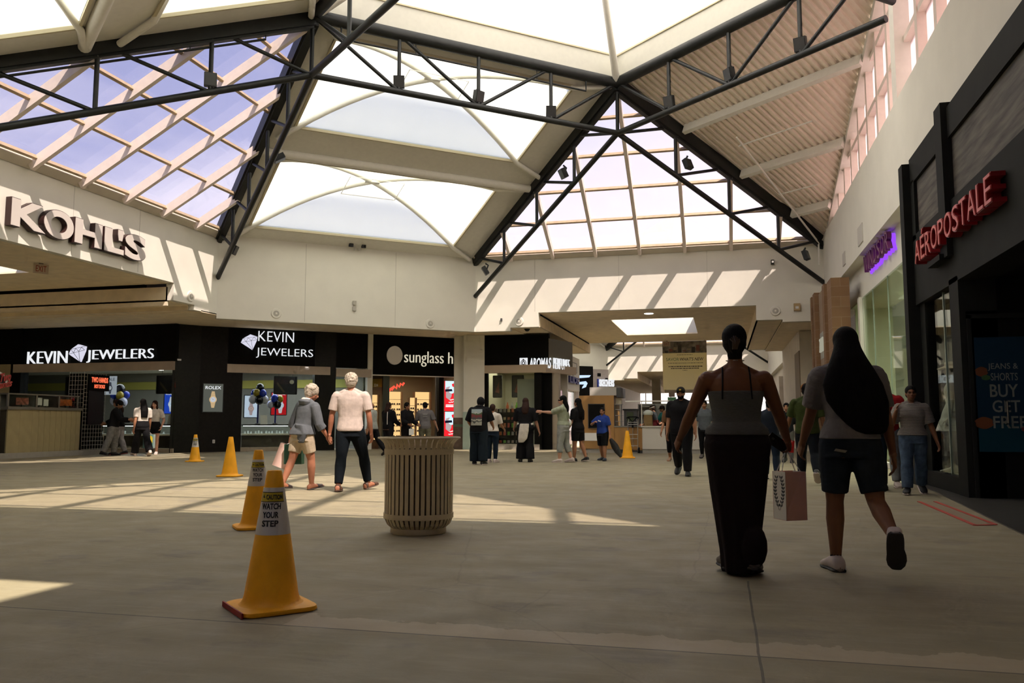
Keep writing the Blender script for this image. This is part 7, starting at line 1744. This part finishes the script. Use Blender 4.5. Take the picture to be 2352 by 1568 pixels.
# trash receptacle
M_CAN = mat('taupe_powder_coat', (.58, .48, .30), .5, var=.06, vscale=10)
tcn = thing('trash_can', 'taupe slatted trash can with flared rim in the middle of the floor', 'trash can', (0, 0, 0))
prof = [(.250, .055), (.285, .085), (.305, .13), (.308, .18), (.308, .70), (.310, .78), (.322, .815), (.350, .845), (.372, .862)]
NS = 40
for i in range(NS):
    a = 2 * math.pi * i / NS; er = V(math.cos(a), math.sin(a), 0); et = V(-math.sin(a), math.cos(a), 0); m = MB(); rings = []
    for j, (r, z) in enumerate(prof):
        hw = .0165 if j < 6 else .0165 + .003 * (j - 5)
        c = er * r + V(0, 0, z); rings.append([c - et * hw - er * .003, c + et * hw - er * .003, c + et * hw + er * .004, c - et * hw + er * .004])
    m.loft(rings); m.build('slat', M_CAN, tcn)
def band(z0, z1, r, nm): MB().lathe([(r - .006, z0), (r + .006, z0), (r + .006, z1), (r - .006, z1), (r - .006, z0)], 48).build(nm, M_CAN, tcn, smooth=True)
band(.14, .185, .314, 'lower_band'); band(.715, .765, .314, 'upper_band')
rm = MB(); rm.lathe([(.352, .856), (.375, .855), (.383, .862), (.378, .872), (.354, .874), (.352, .856)], 56); rm.build('rim', M_CAN, tcn, smooth=True)
MB().lathe([(0, .0), (.248, .0), (.256, .01), (.252, .055), (.0, .06)], 48).build('base', M_CAN, tcn, smooth=True)
MB().lathe([(0, .08), (.27, .10), (.285, .16), (.285, .76), (.278, .76), (.275, .12), (0, .10)], 40).build('liner', mat('dark_liner', (.17, .135, .085), .7), tcn, smooth=True)
tcn.location = (-2.73, 7.30, 0)
# white cup-like bag resting on rim removed: the photo shows none

# ---- kiosk
M_PLY = mat('tan_plywood', (.36, .19, .055), .55, var=.15, vscale=3, stretch=(1, 1, .2)); M_KGREY = mat('kiosk_grey', (.33, .31, .27), .6, var=.06)
KY = 27.9
ks = thing('kiosk', 'tan plywood drinks kiosk with black menu board and white counter', 'kiosk', (-2.4, 29.5, 0))
bx(-4.71, KY, .14, -3.53, KY + 1.6, 1.92).build('wood_panel', M_PLY, ks)
bx(-4.71, KY + .03, 0, -3.53, KY + 1.6, .14).build('grey_plinth', M_KGREY, ks)
bx(-4.35, KY + .05, 1.92, -3.45, KY + 1.4, 2.20).build('roof_box', mat('silver_box', (.42, .40, .36), .5), ks)
bx(-3.45, KY + .06, 1.86, -3.30, KY + 1.4, 2.18).build('roof_vent', M_GREY, ks)
mn = bx(-4.38, KY - .04, .84, -3.86, KY, 1.62).build('menu_board', M_BLACK, ks); MB().box(-4.40, KY - .05, .82, -4.38, KY, 1.64).box(-3.86, KY - .05, .82, -3.84, KY, 1.64).box(-4.40, KY - .05, 1.62, -3.84, KY, 1.64).box(-4.40, KY - .05, .82, -3.84, KY, .84).build('menu_frame', M_GREY, mn)
pl_ = MB(); z0 = .535; pts = [V(-4.5 + .13 * math.cos(a), KY - .02, z0 + .13 * math.sin(a)) for a in [math.pi / 2 + math.pi * i / 10 for i in range(11)]] + [V(-3.85, KY - .02, z0 - .13), V(-3.85, KY - .02, z0 + .13)]
pl_.prism(pts, (0, .02, 0)); pl_.prism([V(-3.95 + (.17 if i % 2 else .145) * math.cos(i * math.pi / 10), KY - .025, z0 + (.17 if i % 2 else .145) * math.sin(i * math.pi / 10)) for i in range(20)], (0, .025, 0)); pg = pl_.build('white_logo_plate', M_WHITE, ks)
lg = MB(); lg.prism([V(-3.95 + .085 * math.cos(i * .42), KY - .03, z0 + .075 * math.sin(i * .42)) for i in range(15)], (0, .004, 0)); lg.build('dark_round_logo', M_PRINTDK, pg); lw = MB(); lw.obox((-3.95, KY - .033, z0), (.07, 0, .01), (0, .002, 0), (-.002, 0, .014)); lw.build('logo_script', M_WHITE, pg)
bx(-3.53, KY + .02, .12, -2.92, KY + .6, .86).build('low_wood_counter', M_PLY, ks); bx(-3.53, KY, .86, -2.55, KY + .65, .90).build('low_counter_top', mat('counter_grey', (.25, .24, .2), .5), ks); bx(-3.53, KY + .06, 0, -2.6, KY + .6, .12).build('dark_plinth', M_GREY, ks)
bx(-2.92, KY + .04, .1, -2.60, KY + .6, .86).build('low_wood_counter', M_PLY, ks)
bx(-2.60, KY, .14, -.10, KY + .06, .86).build('white_front', mat('white_laminate', (.60, .57, .50), .5), ks); bx(-2.64, KY - .04, .86, -.06, KY + .6, .90).build('white_counter_top', mat('white_laminate', (.60, .57, .50), .5), ks); bx(-2.6, KY + .03, 0, -.1, KY + .1, .14).build('grey_plinth', M_KGREY, ks)
bx(-2.62, KY + .02, .90, -2.60, KY + .05, 1.72).build('glass_post', M_WHITEMETAL, ks); bx(-2.6, KY + .03, .90, -.12, KY + .04, 1.70).build('sneeze_glass', M_SHOPGLASS, ks); bx(-3.15, KY + .02, 1.70, -.1, KY + .06, 1.74).build('glass_rail', M_WHITEMETAL, ks)
bx(-3.1, 31.6, 0, -.1, 31.7, 1.72).build('back_wall', mat('kiosk_back', (.42, .40, .36), .6), ks)
bx(-.12, KY, 0, -.06, 31.7, .9).build('side_wall', M_WHITE, ks)
ds = thing('display_case', 'glass display case on the kiosk\'s low counter', 'display case', (-3.2, KY + .3, .9))
for x in (-3.5, -3.28): bx(x - .01, KY + .05, .90, x + .01, KY + .07, 1.62).build('frame_post', M_GREY, ds)
bx(-3.5, KY + .055, .9, -3.28, KY + .065, 1.62).build('glass', M_SHOPGLASS, ds)
for z in (1.05, 1.25, 1.45, 1.62): bx(-3.51, KY + .05, z - .01, -3.27, KY + .5, z + .01).build('shelf', M_KGREY, ds)
mc = thing('drink_machine', 'dark boxy drink machine on the kiosk\'s low counter', 'machine', (-3.05, KY + .35, .9)); bx(-3.22, KY + .2, .9, -2.78, KY + .55, 1.42).build('housing', M_GREY, mc); bx(-3.12, KY + .17, 1.0, -2.9, KY + .2, 1.36).build('window', mat('green_dark_glass', (.06, .075, .04), .2), mc); bx(-3.25, KY + .17, 1.42, -2.75, KY + .57, 1.47).build('lid', M_BLACKMETAL, mc)
s14 = thing('store_sign', 'small lit kiosk sign box with pale lettering near the top', 'sign', (-3.38, KY + .2, 1.63)); bx(-3.49, KY + .2, 1.635, -3.29, KY + .24, 1.83).build('box', mat('beige_sign', (.45, .40, .28), .5), s14)
rk2 = thing('storage_shelf', 'grey wire shelves of supplies behind the kiosk counter', 'shelf', (-2.7, 31.2, 0))
for x in (-3.0, -2.45):
    for y in (31.1, 31.5): bx(x - .015, y - .015, 0, x + .015, y + .015, 1.68).build('upright', M_GREY, rk2)
for z in (.6, .95, 1.3, 1.65): bx(-3.02, 31.08, z - .012, -2.43, 31.52, z).build('wire_shelf', M_GREY, rk2)
for k, (x, z) in enumerate(((-2.9, .95), (-2.7, .95), (-2.55, .95), (-2.88, 1.3), (-2.62, 1.3), (-2.75, .6))): tag(bx(x - .07, 31.2, z, x + .07, 31.45, z + .16 + .03 * (k % 3)).build('supply_box', mat('supply_%d' % (k % 3), ((.30, .28, .24), (.10, .10, .09), (.36, .30, .2))[k % 3], .6)), ('pale', 'black', 'tan')[k % 3] + ' supply box on the kiosk\'s wire shelves', 'box', ('pale', 'black', 'tan') [k % 3] + ' supply boxes')
bxp = thing('cardboard_box', 'tan cardboard box with white paper bag on the kiosk counter', 'box', (-2.42, KY + .3, .9)); bx(-2.56, KY + .15, .90, -2.28, KY + .45, 1.26).build('carton', mat('kraft', (.36, .21, .09), .8), bxp); MB().box(-2.57, KY + .14, 1.255, -2.27, KY + .19, 1.265).box(-2.57, KY + .41, 1.255, -2.27, KY + .46, 1.265).build('flap', mat('kraft', (.36, .21, .09), .8), bxp)
pb_ = MB(); pb_.ball((-2.42, KY + .3, 1.32), .17, .12, .12, 12); tag(remesh(pb_, 'plastic_bag', M_WHITE, None, .02, 2), 'white crumpled plastic bag lying on the kiosk carton', 'bag')
pn = thing('price_sign', 'green and brown sign on a post above the kiosk glass', 'sign', (-1.62, KY + .5, .9)); bx(-1.66, KY + .5, .9, -1.63, KY + .53, 1.72).build('post', M_GREY, pn); bx(-1.78, KY + .48, 1.70, -1.50, KY + .5, 1.86).build('green_sign', mat('sign_green', (.04, .14, .05), .5), pn); bx(-1.74, KY + .48, 1.87, -1.54, KY + .5, 2.02).build('brown_sign', mat('sign_brown', (.16, .10, .06), .5), pn)
# hand truck parked against the kiosk
ht = thing('hand_truck', 'silver hand truck parked against the kiosk behind the cone', 'hand truck', (-2.9, KY - .12, 0)); HM = mat('silver_tube', (.42, .40, .36), .35, .7)
X0, X1, YH = -3.06, -2.74, KY - .10
for x in (X0, X1): MB().tube([(x, YH, .06), (x, YH + .02, 1.0), (x + (.03 if x < -2.9 else -.03), YH + .03, 1.12)], .014, 8).build('rail', HM, ht, smooth=True)
for z in (.25, .48, .62, .95, 1.02): MB().tube([(X0, YH, z), (-2.9, YH - .03, z), (X1, YH, z)], .011, 8).build('cross_bar', HM, ht, smooth=True)
MB().tube([(-2.9, YH - .02, .2), (-2.9, YH, 1.0)], .01, 8).build('centre_bar', HM, ht)
MB().tube([(X0 - .04, YH + .02, 1.16), (X0 + .04, YH, 1.2), (X1 - .04, YH, 1.2), (X1 + .04, YH + .02, 1.16)], .018, 8).build('grip', M_BLACK, ht); MB().tube([(X0 + .03, YH, 1.18), (-2.9, YH - .02, 1.02), (X1 - .03, YH, 1.18)], .016, 8).build('strap', M_BLACK, ht); bx(-2.93, YH - .03, .84, -2.87, YH, 1.06).build('strap_roll', M_BLACK, ht)
bx(X0, YH - .2, .015, X1, YH + .01, .03).build('toe_plate', HM, ht)
for x in (X0 - .03, X1 + .03): MB().tube([(x - .02, YH + .06, .10), (x + .02, YH + .06, .10)], .095, 16).build('wheel', M_BLACK, ht)

# ---- hot dog stand (runs along the left side)
hs = thing('food_stand', 'hot dog stand with cream planked counter and glass display at left', 'stand', (-19.6, 19.8, 0)); M_PLANK = mat('cream_plank', (.34, .28, .14), .6, var=.08, vscale=4); M_STAND = mat('grey_stainless', (.16, .15, .12), .45, .2)
SX, SY0, SY1 = -19.4, 16.2, 21.86
bx(SX - .9, SY0, 0, SX + .02, SY1 + 1.2, .16).build('grey_plinth', M_KGREY, hs)
yv = 19.15; 
for wdt in (.44, .44, .25, .22, .22, .22, .22, .20, .20, .20, .18, .18):
    bx(SX - .04, yv + .006, .16, SX, min(yv + wdt - .006, SY1), 1.38).build('plank', M_PLANK, hs); yv += wdt * .98
bx(SX - .9, 19.15, .16, SX - .04, SY1, 1.36).build('counter_core', mat('dark_core', (.05, .045, .03), .7), hs)
bx(SX - .95, 19.1, 1.38, SX + .06, SY1 + .06, 1.46).build('counter_top', M_STAND, hs)
bx(SX - .5, SY0, .16, SX - .35, 19.15, 1.05).build('side_counter', mat('brown_side', (.16, .11, .05), .6), hs); bx(SX - .6, SY0, 1.05, SX - .2, 19.1, 1.75).build('side_case', M_STAND, hs)
dc = thing('display_case', 'low glass food display case along the hot dog counter', 'display case', (SX, 20.4, 1.46)); 
for y in (19.15, 20.15, 21.0, 21.75): bx(SX - .04, y - .03, 1.46, SX + .0, y + .03, 1.82).build('post', M_STAND, dc)
bx(SX - .45, 19.12, 1.80, SX + .01, 21.8, 1.84).build('top_rail', M_STAND, dc); bx(SX - .02, 19.15, 1.46, SX - .01, 21.75, 1.80).build('glass', M_SHOPGLASS, dc); bx(SX - .45, 19.15, 1.46, SX - .43, 21.75, 1.80).build('back', mat('dim_case_back', (.15, .15, .12), .6), dc)
for lab, y0, y1, z0, z1, m in (('red and white food picture card in the hot dog case', 19.5, 19.95, 1.52, 1.72, mat('red_food_print', (.32, .09, .06), .6, var=.6, vscale=12)), ('left white price sheet in the hot dog case', 20.28, 20.44, 1.52, 1.74, M_WHITE), ('right white price sheet in the hot dog case', 20.5, 20.68, 1.50, 1.70, M_WHITE), ('orange food picture card in the hot dog case', 21.12, 21.62, 1.52, 1.72, mat('orange_food_print', (.45, .11, .02), .6, var=.4, vscale=12))):
    t = thing('menu_card', lab, 'card', (SX - .1, (y0 + y1) / 2, 1.46)); bx(SX - .10, y0, z0, SX - .09, y1, z1).build('card_face', m, t); bx(SX - .12, (y0 + y1) / 2 - .01, 1.46, SX - .10, (y0 + y1) / 2 + .01, z1).build('stand', M_GREY, t)
# black display panel with wire grid
gp_ = thing('sign_tower', 'black wire-grid tower with red lit hot dog sign beside the counter', 'sign tower', (SX - .3, 22.4, 0))
GX, G0, G1 = SX - .02, 22.0, 22.95
bx(GX - .55, G0, .16, GX - .05, G1, 2.55).build('black_core', M_BLACK, gp_)
M_WIRE = mat('pale_wire', (.50, .46, .38), .5, .3)
wv_ = MB(); 
for i in range(9): y = G0 + (G1 - G0) * i / 8; wv_.tube([(GX, y, .16), (GX, y, 2.60)], .006, 5)
for i in range(20): z = .18 + 2.40 * i / 19; wv_.tube([(GX, G0, z), (GX, G1, z)], .006, 5)
wv_.build('wire_grid_front', M_WIRE, gp_)
w2 = MB(); 
for i in range(6): x = GX - .55 * i / 5; w2.tube([(x, G0 - .01, 1.5), (x, G0 - .01, 2.60)], .006, 5)
for i in range(9): z = 1.5 + 1.1 * i / 8; w2.tube([(GX - .55, G0 - .01, z), (GX, G0 - .01, z)], .006, 5)
w2.build('wire_grid_side', M_WIRE, gp_)
bx(GX, 22.16, .95, GX + .05, 22.84, 2.02).build('dark_screen', mat('dark_screen', (.006, .006, .009), .25), gp_)
sb = bx(GX, 22.12, 2.02, GX + .10, 22.98, 2.52).build('sign_box', M_BLACK, gp_)
M_ORE = emit_mat('orange_red_letters', (1.0, .16, .07), 1.0)
text_mb('TWO HANDS', .72, .17, .01, (GX + .10, 22.19, 2.28), (0, 1, 0), bold=.02).build('lettering', M_ORE, sb); text_mb('HOT DOGS', .46, .12, .01, (GX + .10, 22.32, 2.10), (0, 1, 0), bold=.02).build('lettering', M_ORE, sb)
# round script logo sign at the very left edge
ls = thing('store_sign', 'white and red script Two Hands sign at the left edge', 'sign', (-19.3, 19.0, 2.0))
LX = -19.45
rr_ = MB(); rr_.prism([V(LX, 18.72 + .42 * math.cos(a), 2.08 + .36 * math.sin(a)) for a in [i * math.pi / 16 for i in range(17)]] , (-.05, 0, 0)); rr_.build('arch_plate', M_WHITE, ls)
MB().prism([V(LX + .01, 18.72 + .34 * math.cos(a), 2.10 + .26 * math.sin(a)) for a in [i * math.pi / 16 for i in range(17)]], (-.01, 0, 0)).build('dark_arch', M_PRINTDK, ls)
text_mb('Two', .36, .24, .02, (LX + .02, 18.86, 2.12), V(0, 1, .22), bold=.03, shear=.3).build('lettering', mat('script_red', (.45, .06, .05), .5), ls); text_mb('Hands', .62, .2, .02, (LX + .02, 18.66, 1.90), V(0, 1, .22), bold=.03, shear=.3).build('lettering', mat('script_red', (.45, .06, .05), .5), ls)
MB().tube([(LX - .05, 18.72, 1.8), (LX - .05, 18.72, 2.1)], .03, 8).build('post', M_GREY, ls); MB().tube([(LX - .05, 18.72, 1.46), (LX - .05, 18.72, 1.82)], .03, 8).build('post', M_GREY, ls)
